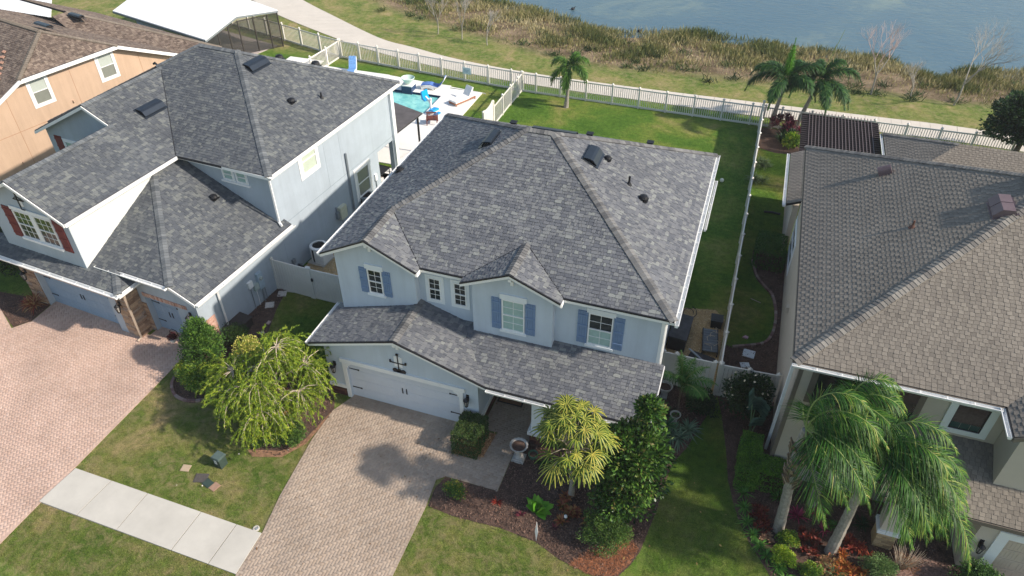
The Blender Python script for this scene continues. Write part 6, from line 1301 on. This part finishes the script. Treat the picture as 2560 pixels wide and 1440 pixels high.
palm('fence_palm', 'slender feathery palm sapling in front of the cream fence', [(-.15,21.35,0),(-.18,21.4,.9),(-.2,21.5,1.6)], [.05,.04,.03], 10, 1.5, .42, leafm('sapling', [(.04,.13,.02),(.08,.21,.035),(.14,.29,.06)]), lw_=.022, els=(1.5,.7), bend=.14, nl=44, droop=.7, bark=BARKD, azs=[3.1,2.8,1.9,.4,4.4,1.3,3.6,5.6,.1,-.35])
# plants of the right bed
for k, (x, y, lab) in enumerate(((2.79,18.3,'strap leaved green clump at the top of the row below the L shaped hedge'), (2.88,17.65,'strap leaved clump second from the top of the row in the right bed'), (3.03,17.05,'strap leaved clump in the middle of the row beside the red plants'), (3.25,16.62,'strap leaved clump just left of the first palm trunk base'), (3.51,16.25,'strap leaved clump beside the lawn curve, above the lime shrub'), (3.75,15.9,'strap leaved clump left of the lime yellow shrub'), (4.15,15.6,'strap leaved clump touching the brightest lime shrub'), (4.4,15.25,'strap leaved clump at the bottom edge below the lime shrubs'))):
    rosette('liriope_clump', lab, 'plant', x, y, 54, .44, .038, ('liriope', [(.05,.16,.02),(.09,.25,.035),(.18,.36,.06)]), droop=.6, group='strap leaved clumps along the right bed')
def redplant(label, x, y, cols, L=.3, heads=5, sp=.14, name='red_croton'): rosette(name, label, 'plant', x, y, 22, L, .05, cols, heads=heads, spread=sp, droop=.25, z=.12)
DR = ('dark_red_leaf', [(.07,.01,.01),(.16,.018,.015),(.28,.06,.03),(.10,.04,.02)])
redplant('deep red bushy plant left of the first palm trunk', 3.42, 17.5, DR, .24, 10, .16); redplant('dark red plant lower left of the first palm trunk', 3.58, 17.0, DR, .22, 6, .14)
rosette('magenta_cordyline', 'bright magenta spiky plant just right of the first palm trunk', 'plant', 4.72, 17.9, 36, .5, .06, PINK, droop=.35); rosette('magenta_cordyline', 'smaller magenta spiky plant farther back between the palm trunks', 'plant', 5.3, 18.3, 26, .4, .05, PINK, droop=.35); rosette('magenta_cordyline', 'magenta sprig left of the second palm trunk', 'plant', 5.6, 17.6, 20, .34, .04, PINK, droop=.35)
redplant('dark red bush in front of the second palm trunk, left side', 5.1, 16.85, DR, .24, 12, .22); redplant('red bush right of the second palm trunk base', 6.65, 17.25, ('red_mid', [(.14,.02,.015),(.30,.05,.03),(.42,.12,.05)]), .24, 12, .22)
redplant('orange red croton bush near the bottom edge under the palms', 6.35, 16.3, ORG, .22, 26, .30, 'orange_croton'); redplant('dusky orange bush left of the orange croton', 5.6, 16.2, ('dusky', [(.22,.10,.05),(.36,.20,.10),(.16,.14,.05)]), .2, 14, .3, 'orange_croton'); redplant('small tan leaved plant at the foot of the first palm trunk', 3.7, 16.6, ('tanleaf', [(.30,.17,.10),(.42,.28,.18)]), .16, 6, .12, 'tan_croton')
LM = leafm('limeshrub', LIM[1])
shrub('lime_shrub', 'small lime green shrub at the foot of the first palm trunk', 'shrub', 4.36, 16.65, (.36,.34,.32), 2200, .06, .045, leafm('lime2', [(.05,.13,.02),(.14,.26,.03),(.40,.48,.05)]), K=18, cr=.15); shrub('lime_shrub', 'brightest lime yellow shrub below the first palm trunk', 'shrub', 4.29, 15.9, (.42,.38,.36), 2600, .06, .045, LM, K=18, cr=.16); shrub('lime_shrub', 'lime green shrub at the bottom edge right of the strap clumps', 'shrub', 5.15, 15.65, (.38,.34,.3), 2000, .06, .045, leafm('lime2', LIM[1]), K=16, cr=.14)
shrub('pale_green_shrub', 'pale grey green shrub at the bottom edge right of the orange croton', 'shrub', 7.3, 16.4, (.62,.45,.42), 4200, .05, .035, leafm('palegreen', [(.07,.14,.04),(.14,.24,.07),(.24,.34,.12)]), K=26, cr=.2); shrub('round_garage_bush', 'round leafy bush in the bottom right corner before the beige garage', 'shrub', 10.3, 16.95, (.78,.6,.6), 7500, .07, .05, leafm('garbush', [(.03,.08,.02),(.07,.16,.035),(.14,.25,.06)]), K=50, cr=.25)
shrub('bare_red_shrub', 'twiggy brown bare shrub under the hanging palm frond', 'shrub', 8.1, 16.9, (.5,.4,.45), 500, .05, .02, leafm('dry', [(.22,.09,.03),(.35,.16,.05)]), K=20, cr=.2)
b = MB(); 
for k in range(70): a = rng.uniform(0,6.28); r_ = rng.uniform(.3,1.0); b.tube([(0,0,0),(r_*.4*math.cos(a),r_*.3*math.sin(a),.5),(r_*.7*math.cos(a+.2),r_*.5*math.sin(a+.2),1.0)], [.012,.008,.004], 3, cap=False)
b.build('twigs', TWIG, bpy.data.objects['bare_red_shrub'])
for k, (x, y, lab, cc, L_) in enumerate(((3.2,19.0,'dark grassy plant between the mulch path and the L shaped hedge',G1,.3),(4.9,17.4,'small dark red plant in the shade behind the first trunk',DR,.2),(5.9,17.9,'low green plant behind the second palm trunk',G1,.35),(6.9,18.3,'dark fern in the shade by the stone column',('dark_fern',[(.02,.05,.015),(.04,.09,.02)]),.5),(4.0,18.5,'strappy green plant right under the L shaped hedge arm',G1,.35),(5.9,15.9,'arching grass clump at the bottom edge left of the orange croton',('fencegrass',[(.06,.11,.04),(.12,.19,.07),(.22,.28,.12)]),.6))): rosette('bedding_plant', lab, 'plant', x, y, 60, L_, .035, cc, droop=.5)
struct(MB().add([(7.0,13,.022),(9.7,13,.022),(9.75,17.6,.022),(7.9,17.6,.022),(7.9,16.6,.022),(7.75,15.6,.022)], [(0,1,2,3,4,5)]).build('entry_walk', mat('brown_pavers', (.24,.15,.12), .9, .12, 6, .3, 30, fine=12)))

# plants at the left house and back yard
rosette('red_cordyline_bush', 'red and rust spiky bush beside the left stone pillar', 'plant', -30.65, 18.1, 60, .7, .05, ('corner_red', [(.25,.02,.03),(.18,.06,.03),(.35,.20,.08),(.45,.32,.15)]), (.4,1.4), .45, heads=4, spread=.25, z=.4)
shrub('dark_corner_tree', 'dark shaded tree in the far left corner beyond the stone pillar', 'tree', -33.3, 20.2, (2.0,2.0,1.9), 9000, .16, .08, leafm('darkcorner', [(.008,.02,.008),(.018,.04,.012),(.035,.07,.02)]), K=60, cr=.5, z=1.9)
rosette('cordyline_hedge', 'tall maroon leaved shrub between the two back palms', 'plant', 2.75, 48.6, 34, .5, .09, MAR, (.2,1.4), .3, heads=18, spread=.55, z=.9); rosette('bird_of_paradise', 'dark green upright strap plant under the right back palm', 'plant', 3.0, 47.7, 40, 1.1, .10, ('bop', [(.015,.05,.02),(.04,.10,.03)]), (.7,1.5), .25, heads=4, spread=.4)
shrub('yellow_ball_shrub', 'lime yellow broad leaved shrub left of the pergola', 'shrub', 3.35, 46.9, (.62,.55,.5), 1500, .16, .11, leafm('limeball', [(.10,.24,.02),(.24,.40,.04),(.50,.52,.06)]), K=20, cr=.25)
rosette('fence_grass', 'grey green arching grass clump against the fence in the side yard', 'plant', 1.65, 43.6, 70, .8, .05, ('fencegrass', [(.06,.11,.04),(.12,.19,.07),(.22,.28,.12)]), (.4,1.4), .5, heads=3, spread=.3); rosette('fence_grass', 'second arching grass clump against the side yard fence', 'plant', 1.6, 41.8, 60, .75, .05, ('fencegrass', [(.06,.11,.04),(.12,.19,.07),(.22,.28,.12)]), (.4,1.4), .5, heads=3, spread=.15)
t = thing('broad_tree', 'dark round crowned tree behind the beige house at the right edge', 'tree', (16.6,49.3,0)); MB().tube([(0,0,0),(.1,0,1.5),(0,.1,2.6)], [.2,.16,.1], 8).build('trunk', BARKD, t); limbs(t, (0,0,1.4), (0,0,2.9), 8, 1.5, .08)
crown(t, 'foliage', (0,0,2.7), (2.5,2.1,1.7), 13000, .22, .12, leafm('broadtree', [(.008,.022,.008),(.018,.045,.014),(.035,.085,.02),(.07,.14,.035)]), K=80, cr=.5)
# bare trees by the lake
def bare(label, x, y, h, lean, pink=False, spread=1.0, lv=5, n0=3):
    t = thing('bare_tree', label, 'tree', (x, y, float(gz_(np.array(x), np.array(y)))-.02)); b = MB(); tw_ = MB(); bd = MB()
    def grow(p, d, L, r_, lvl):
        q = p+d*L; mid = p+d*L*.5+rng.normal(0, .03*L, 3); (b if lvl < 2 else tw_).tube([tuple(p), tuple(mid), tuple(q)], [r_, r_*.85, r_*.7], 6 if lvl < 2 else 3, cap=False)
        if lvl >= lv:
            return
        for k in range(n0 if lvl < 4 else 2):
            dd = unit(d+rdir(1)[0]*.62*spread+np.array([0,0,.18])); grow(q if k else mid*.3+q*.7, dd, L*rng.uniform(.62,.86), r_*.62, lvl+1)
    grow(np.array([0.,0,0]), unit(np.array([lean,0,1.])), h*.33, .028+h*.008, 0); b.build('trunk', mat('pale_bark', (.34,.31,.27), .95, .2, 8), t)
    tw_.build('branch', mat('pink_twig' if pink else 'pale_grey_twig', (.40,.30,.27) if pink else (.33,.31,.28), .9), t); return t
bare('slim bare tree at the reed edge, leftmost of the three on the left', -27.03, 58.96, 3.3, .03, spread=.7); bare('slim bare tree at the reed edge, middle of the three on the left', -24.54, 58.44, 3.3, .03, spread=.7); bare('slim bare tree at the reed edge, right of the three on the left', -21.97, 57.8, 3.0, .02, spread=.8)
bare('bare tree with pinkish twigs right of the back palms', 8.65, 57.5, 4.8, -.02, True, 1.0, 6); bare('small bare tree in the marsh between two larger bare trees', 11.36, 57.69, 3.0, -.05, False, .9); bare('tallest bare tree at the lake edge on the far right', 14.28, 57.4, 5.6, .05, False, 1.0, 6)
# reeds
RC = leafm('reeds', [(.08,.11,.03),(.19,.19,.06),(.32,.28,.12),(.43,.37,.19),(.54,.48,.30)]); 
def reeds(n, x0, x1, fac=1.0):
    x = rng.uniform(x0, x1, n); s = np.interp(x, SHX, SHY); b0 = np.interp(x, BNX, BNY); u_ = rng.beta(1.6, 1.1, n); y = b0+.6+(s+1.0-b0)*u_
    cl = np.sin(x*.8+np.sin(y*.9))*np.sin(y*.7+1.3*np.sin(x*.35)); marsh = (x > 3.2) & (x < 15)&(u_ < .55)
    keep = (rng.random(n) < np.where(marsh, .10, .50+.40*cl)) & (rng.random(n) < np.clip(u_*3.2+.15, 0, 1)); x, y, u_, cl = x[keep], y[keep], u_[keep], cl[keep]; n = len(x)
    h = (.28+.62*u_+.25*cl)*rng.uniform(.6, 1.2, n); h = np.clip(h, .2, 1.9)
    V, F, li = straps(np.c_[x, y, gz_(x, y)-.05], np.c_[rng.normal(.05,.28,(n,2)), np.ones(n)], h, .055*rng.uniform(.6,1.5,n), .22, 2, N=rdir(n))
    patch = np.sin(x*.31+2)*np.cos(y*.43+x*.12)*.25; tone = np.clip(.55+patch-.30*(cl > .3)-.22*(u_ > .86)+rng.normal(0,.16,n), 0, 1)
    return V, F, tone[li]
V, F, r_ = reeds(105000, -62, 30); stuff(npmesh('reeds', V, F, RC, r_))
def tuft(n, xs, ys): # green tussocks scattered through the marsh and bank
    c = np.c_[rng.uniform(*xs, n), rng.uniform(*ys, n)]; s = np.interp(c[:,0], SHX, SHY); b0 = np.interp(c[:,0], BNX, BNY); c = c[(c[:,1] > b0+.2) & (c[:,1] < s+.5)]; P = np.repeat(c, 45, 0)+rng.normal(0, .28, (len(c)*45, 2)); n = len(P)
    V, F, li = straps(np.c_[P, gz_(P[:,0], P[:,1])-.03], np.c_[rng.normal(0,.5,(n,2)), np.ones(n)], rng.uniform(.4,1.0,n), .06, .4, 2, N=rdir(n)); return V, F, np.repeat(rng.random(len(c)), 45)[li]
V, F, r_ = tuft(260, (-55, 24), (55, 74)); stuff(npmesh('marsh_tussocks', V, F, leafm('tussock', [(.03,.055,.015),(.06,.10,.025),(.12,.13,.04)]), r_))
for x, y, lab in ((-10.5,66.5,'small dark water bird on the lake near the reeds'), (-17.8,70.5,'tiny dark water bird farther out on the lake')):
    t = thing('water_bird', lab, 'bird', (x, y, -.5)); MB().lathe([(.02,0),(.16,.04),(.2,.12),(.12,.2),(.02,.23)], n=10).build('body', BLACKP, t); MB().tube([(.12,0,.15),(.2,0,.3),(.3,0,.32)], [.04,.035,.02], 6).build('neck', BLACKP, t)

# ------------------------------------------------------------------ small things in the gardens
def slab_thing(name, label, cat, x, y, w_, d_, h_, rz, m, group=None, z=0):
    t = thing(name, label, cat, (x, y, z), rz, group); MB().prism([(-w_/2,-d_/2,0),(w_/2,-d_/2,0),(w_/2,d_/2,0),(-w_/2,d_/2,0)], (0,0,h_*.8)).prism([(-w_/2+.015,-d_/2+.015,h_*.8),(w_/2-.015,-d_/2+.015,h_*.8),(w_/2-.015,d_/2-.015,h_*.8),(-w_/2+.015,d_/2-.015,h_*.8)], (0,0,h_*.2)).build('slab_body', m, t); return t
GRB = mat('utility_green', (.04,.062,.052), .5, .1)
t = thing('utility_pedestal', 'dark green utility pedestal box with white sticker on the left front lawn', 'utility box', (-16.4,13.2,0), R(-8))
MB().box(-.17,.17,-.17,.17,0,.50).build('body', GRB, t); MB().prism([(-.2,-.2,.50),(.2,-.2,.50),(.2,.2,.50),(-.2,.2,.50)],(0,0,.04)).prism([(-.18,-.18,.54),(.18,-.18,.54),(.18,.18,.54),(-.18,.18,.54)],(0,0,.04)).build('lid', mat('utility_green_lid', (.085,.12,.11), .5), t); MB().box(-.1,.02,-.176,-.171,.22,.42).build('sticker', WHITE, t)
for k in range(3): MB().box(-.07,-.01,-.179,-.1765,.26+k*.05,.275+k*.05).build('sticker_print', BLACK, t)
slab_thing('valve_cover', 'dark cracked square cover in the lawn before the sidewalk', 'cover', -16.75, 12.42, .5, .4, .03, .3, mat('dark_cover', (.08,.07,.065), .9)); slab_thing('valve_cover', 'green oval lidded meter cover in the middle of three covers', 'cover', -16.35, 12.3, .38, .3, .04, -.3, GRB); slab_thing('valve_cover', 'small pinkish tan cover at the right of three covers', 'cover', -16.02, 12.25, .3, .34, .03, -.25, mat('tan_cover', (.32,.20,.14), .9)); slab_thing('valve_cover', 'single tan stone cover alone in the left front lawn', 'cover', -17.6, 12.62, .34, .3, .03, .2, mat('tan_cover2', (.42,.32,.22), .9))
t = thing('cleanout_cap', 'round pale cleanout cap at the corner of sidewalk and driveway', 'cover', (-13.5,11.22,.0)); MB().lathe([(.12,.0),(.12,.04),(.08,.05),(.08,.02)], n=14).build('ring', CONC, t); MB().lathe([(.06,.02),(.04,.045)], n=12).build('plug', GREYM, t)
# birdbath
t = thing('birdbath', 'white scalloped birdbath on a square pedestal beside the front walkway', 'birdbath', (-5.62,17.15,0)); CS = mat('cast_stone', (.44,.42,.39), .9, .15, 10, .3)
MB().box(-.24,.24,-.24,.24,0,.08).prism([(-.19,-.19,.08),(.19,-.19,.08),(.19,.19,.08),(-.19,.19,.08)],(0,0,.06)).build('plinth', CS, t); MB().lathe([(.15,.14),(.09,.25),(.07,.4),(.10,.55),(.13,.62)], n=14).build('pedestal', CS, t)
MB().lathe([(.12,.6),(.25,.68),(.34,.78),(.355,.84),(.30,.83),(.25,.76),(.02,.74)], n=48, lobes=16, lamp=.03).build('basin', CS, t); MB().lathe([(.27,.77),(.27,.785)], n=24).build('soil', MULCHB, t)
t = thing('green_hose_pot', 'small round green pot beside the birdbath pedestal', 'pot', (-5.1,17.35,0)); MB().lathe([(.12,0),(.19,.2),(.2,.28),(.17,.28),(.15,.2)], n=16).build('body', mat('green_glaze', (.05,.12,.08), .3), t); MB().lathe([(.16,.2),(.15,.22)], n=14).build('soil', MULCHB, t)
def urn(label, x, y, s=1.0): 
    t = thing('urn_planter', label, 'urn', (x, y, 0)); MB().box(-.15*s,.15*s,-.15*s,.15*s,0,.1*s).lathe([(.12*s,.1*s),(.1*s,.2*s),(.22*s,.42*s),(.30*s,.62*s),(.32*s,.66*s),(.27*s,.66*s),(.24*s,.55*s)], n=20).build('body', CS, t); MB().lathe([(.26*s,.56*s),(.2*s,.6*s)], n=14).build('soil', MULCHB, t)
urn('grey urn planter near the fence beside the porch roof edge', -.85, 22.2); urn('round pot holding a bright green plant by the sago palm', -.2, 20.95, .7)
t = thing('iron_fence_panel', 'small curly black iron trellis at the foot of the cream fence', 'trellis', (-.9,22.7,0))
b = MB()
for k in range(7): b.tube([(-.3+k*.12,0,0),(-.3+k*.12,0,.5),(-.24+k*.12,0,.58),(-.18+k*.12,0,.5)], .012, 4)
b.build('scrollwork', BLACK, t)
t = thing('shepherd_hook', 'black shepherd hook with a hanging basket of dark red flowers by the driveway', 'plant hook', (-21.55,17.75,0)); MB().tube([(0,0,0),(0,0,1.3),(-.05,0,1.55),(-.22,-.03,1.65),(-.38,-.05,1.5),(-.38,-.05,1.4)], .016, 5).build('hook', BLACK, t)
hb = thing('hanging_basket', 'hanging basket of dark red foliage in a white pot', 'hanging basket', (-21.93,17.7,.85)); MB().lathe([(.08,0),(.14,.14),(.15,.2)], n=14).build('pot', WHITE, hb); MB().tube([(-.12,0,.2),(0,0,.55),(.12,0,.2)], .006, 4).build('wire', BLACK, hb)
crown(hb, 'foliage', (0,0,.25), (.24,.24,.18), 900, .07, .04, leafm('basket_red', [(.06,.01,.015),(.14,.03,.03),(.25,.08,.06)]), K=14, cr=.1)
t = thing('spinner_stake', 'tall thin white diamond shaped yard stake at the front of the mulch bed', 'yard stake', (-3.92,13.95,0)); MB().prism([(0,-.0,1.15),(-.055,0,.55),(0,0,.02),(.055,0,.55)], (0,.02,0)).build('blade', mat('bright_white', (.85,.82,.82), .4, .02), t); MB().tube([(0,.01,0),(0,.01,.6)], .01, 4).build('rod', GREYM, t)
t = thing('path_light', 'small black path light with a white globe in the mulch bed', 'garden light', (-3.15,15.0,0)); MB().tube([(0,0,0),(0,0,.3)], .025, 6).build('stem', BLACK, t); MB().lathe([(.02,.3),(.06,.34),(.06,.40),(.02,.44)], n=12).build('globe', WHITE, t)
t = thing('garden_statue', 'small white garden ornament half hidden in the magnolia foliage', 'ornament', (-2.05,17.6,0)); MB().lathe([(.12,0),(.08,.3),(.12,.7),(.05,1.0),(.1,1.2),(.02,1.35)], n=12).build('figure', WHITE, t)
t = thing('mailbox_stone', 'pale lilac leaf shaped garden ornament on a dark post behind the yellow shrub', 'ornament', (-17.65,18.55,0)); MB().prism([(-.05,0,.5),(.12,0,.6),(.2,.02,1.0),(.05,.02,1.05),(-.08,0,.8)], (0,.06,0)).build('blade', mat('lilac', (.55,.45,.58), .6), t); MB().tube([(0,.03,0),(.05,.03,.6)], .03, 6).build('stake', BLACK, t)
t = thing('spotlight', 'black spotlight at the foot of the cream gate fence post', 'garden light', (1.05,22.6,0)); MB().tube([(0,0,0),(0,0,.25)], .03, 6).build('stem', BLACK, t); MB().tube([(0,.08,.25),(0,-.12,.38)], [.05,.11], 10).build('head', BLACK, t)
for x, y, s_, rz, lab in ((-20.05,22.05,.42,.5,'square pale stepping stone under the grey meter box'), (-19.95,23.0,.42,.4,'square pale stepping stone nearest the gate, lower one'), (-19.7,23.45,.40,.1,'half hidden pale stepping stone touching the gate')): slab_thing('stepping_stone', lab, 'stepping stone', x, y, s_, s_, .05, rz, mat('pale_stone', (.62,.56,.50), .9), 'stepping stones by the meters')
slab_thing('stepping_stone', 'white square stepping stone in the dark side bed behind the fence', 'stepping stone', 2.35, 26.0, .52, .5, .05, -.1, WHITE2); slab_thing('stepping_stone', 'smaller white stone nearest the cream fence in the dark side bed', 'stepping stone', 2.25, 25.2, .4, .32, .05, .3, WHITE2)
for k, (x, y) in enumerate(((-18.6,18.9),(-18.75,19.35),(-19.35,20.9),(-19.2,20.2))): slab_thing('edging_rock', ['white rock at the lawn edge behind the yellow shrub','long white rock beside the dark storage box','pinkish rock in the strip along the blue wall','beige rock in front of the storage box'][k], 'rock', x, y, .22, .14, .08, k*.8, [WHITE2, WHITE, mat('pink_rock', (.5,.36,.32), .9), mat('beige_rock', (.5,.42,.34), .9)][k])
# right side service yard
t = thing('black_bin', 'large black deck box behind the right corner of the middle house', 'storage box', (-.78,26.0,0), R(-3)); MB().box(-.38,.38,-.85,.85,0,.75).build('body', BLACKP, t); MB().prism([(-.41,-.88,.75),(.41,-.88,.70),(.41,.88,.70),(-.41,.88,.75)], (0,0,.07)).build('lid', mat('worn_black_lid', (.045,.045,.05), .6, .5, 3), t)
t = thing('square_bin', 'small black square bin at the far end of the gravel strip', 'bin', (.72,27.5,0), R(4)); MB().box(-.25,.25,-.25,.25,0,.42).build('body', BLACKP, t); MB().box(-.28,.28,-.28,.28,.42,.47).box(-.16,.16,-.16,.16,.47,.48).build('lid', BLACKP, t)
t = thing('folded_lounger', 'grey plastic lounger leaning with cords among dark junk by the fence', 'lounger', (.6,26.0,0), R(6)); 
for k in range(9): MB().box(-.32,.30,-.75+k*.17,-.60+k*.17,.30,.34).build('slat', mat('grey_plastic', (.10,.12,.14), .6), t)
MB().box(-.36,-.32,-.8,.8,.2,.36).box(.30,.34,-.8,.8,.2,.36).build('frame', BLACKP, t); MB().box(-.36,-.31,-.75,-.7,0,.2).box(.29,.34,-.75,-.7,0,.2).box(-.36,-.31,.7,.75,0,.2).box(.29,.34,.7,.75,0,.2).build('leg', BLACKP, t)
b = MB()
for k in range(5): b.tube([(rng.uniform(-.35,.3),-.7+k*.3,.37),(rng.uniform(-.2,.4),-.5+k*.3,.42),(rng.uniform(-.35,.4),-.3+k*.3,.37),(.38,-.2+k*.25,.3)], .012, 4)
tg = thing('cord_bundle', 'tangled beige cords draped over the grey lounger', 'cords', (.6,26.0,0), R(6)); b.build('cord', TWIG, tg)
t = thing('wheelbarrow_tray', 'dark grey tray and folded frame lying nearest the gate fence', 'tray', (.2,24.6,0), R(-12)); MB().prism([(-.5,-.4,.05),(.6,-.4,.05),(.7,.4,.3),(-.4,.4,.3)], (0,0,.05)).build('tray_panel', BLACKP, t); MB().bar((-.5,.3,.45),(.6,-.25,.4),.08,.04).build('bar', GREYM, t)
t = thing('coiled_hose', 'black hose looping out from the house corner onto the gravel', 'hose', (-.6,28.0,0)); MB().tube([(.2*math.cos(a/3)*(1+a*.04),.25*math.sin(a/3)*(1+a*.04),.04) for a in range(24)], .02, 5).build('hose_coil', BLACK, t)
t = thing('ball', 'small white ball lying on the green back lawn', 'ball', (-.48,40.98,.12)); MB().lathe([(.13*math.sin(a*math.pi/8), -.13*math.cos(a*math.pi/8)) for a in range(0, 9)], n=14).build('sphere', mat('pale_ball', (.72,.70,.58), .5), t, smooth=True)
t = thing('irrigation_stick', 'thin pale stick lying on the shaded side lawn', 'stick', (2.35,29.9,.06)); MB().bar((-.25,.1,0),(.25,-.1,0),.025).build('rod', TWIG, t)
t = thing('lawn_toy', 'small pink object on the dark lawn beside the stepping stones', 'toy', (2.1,27.0,.03)); MB().prism([(-.12,0,0),(.1,-.05,0),(.14,.08,0),(0,.14,0)], (0,0,.06)).build('scrap', mat('pink_toy', (.6,.35,.42), .6), t)
t = thing('downspout_extension', 'black flat drain extension on the side lawn by the low side roof', 'drain', (2.2,38.3,.0)); MB().tube([(0,0,.05),(.4,.05,.06),(.9,0,.06)], .06, 6).build('tube', BLACK, t)

# ------------------------------------------------------------------ air
hz = MB().box(-930, 930, -110, 1450, -4.2, 24.5).build('haze', None); hz.data.materials.clear(); stuff(hz)
hm = bpy.data.materials.new('haze_air'); hm.use_nodes = True; nt = NT(hm); nt.n.remove(nt.n['Principled BSDF']); pv = nt.add('ShaderNodeVolumePrincipled'); pv.inputs['Density'].default_value = .00035; pv.inputs['Color'].default_value = (.92,.95,1,1); nt.link(pv.outputs[0], nt.n['Material Output'].inputs['Volume']); hz.data.materials.append(hm)
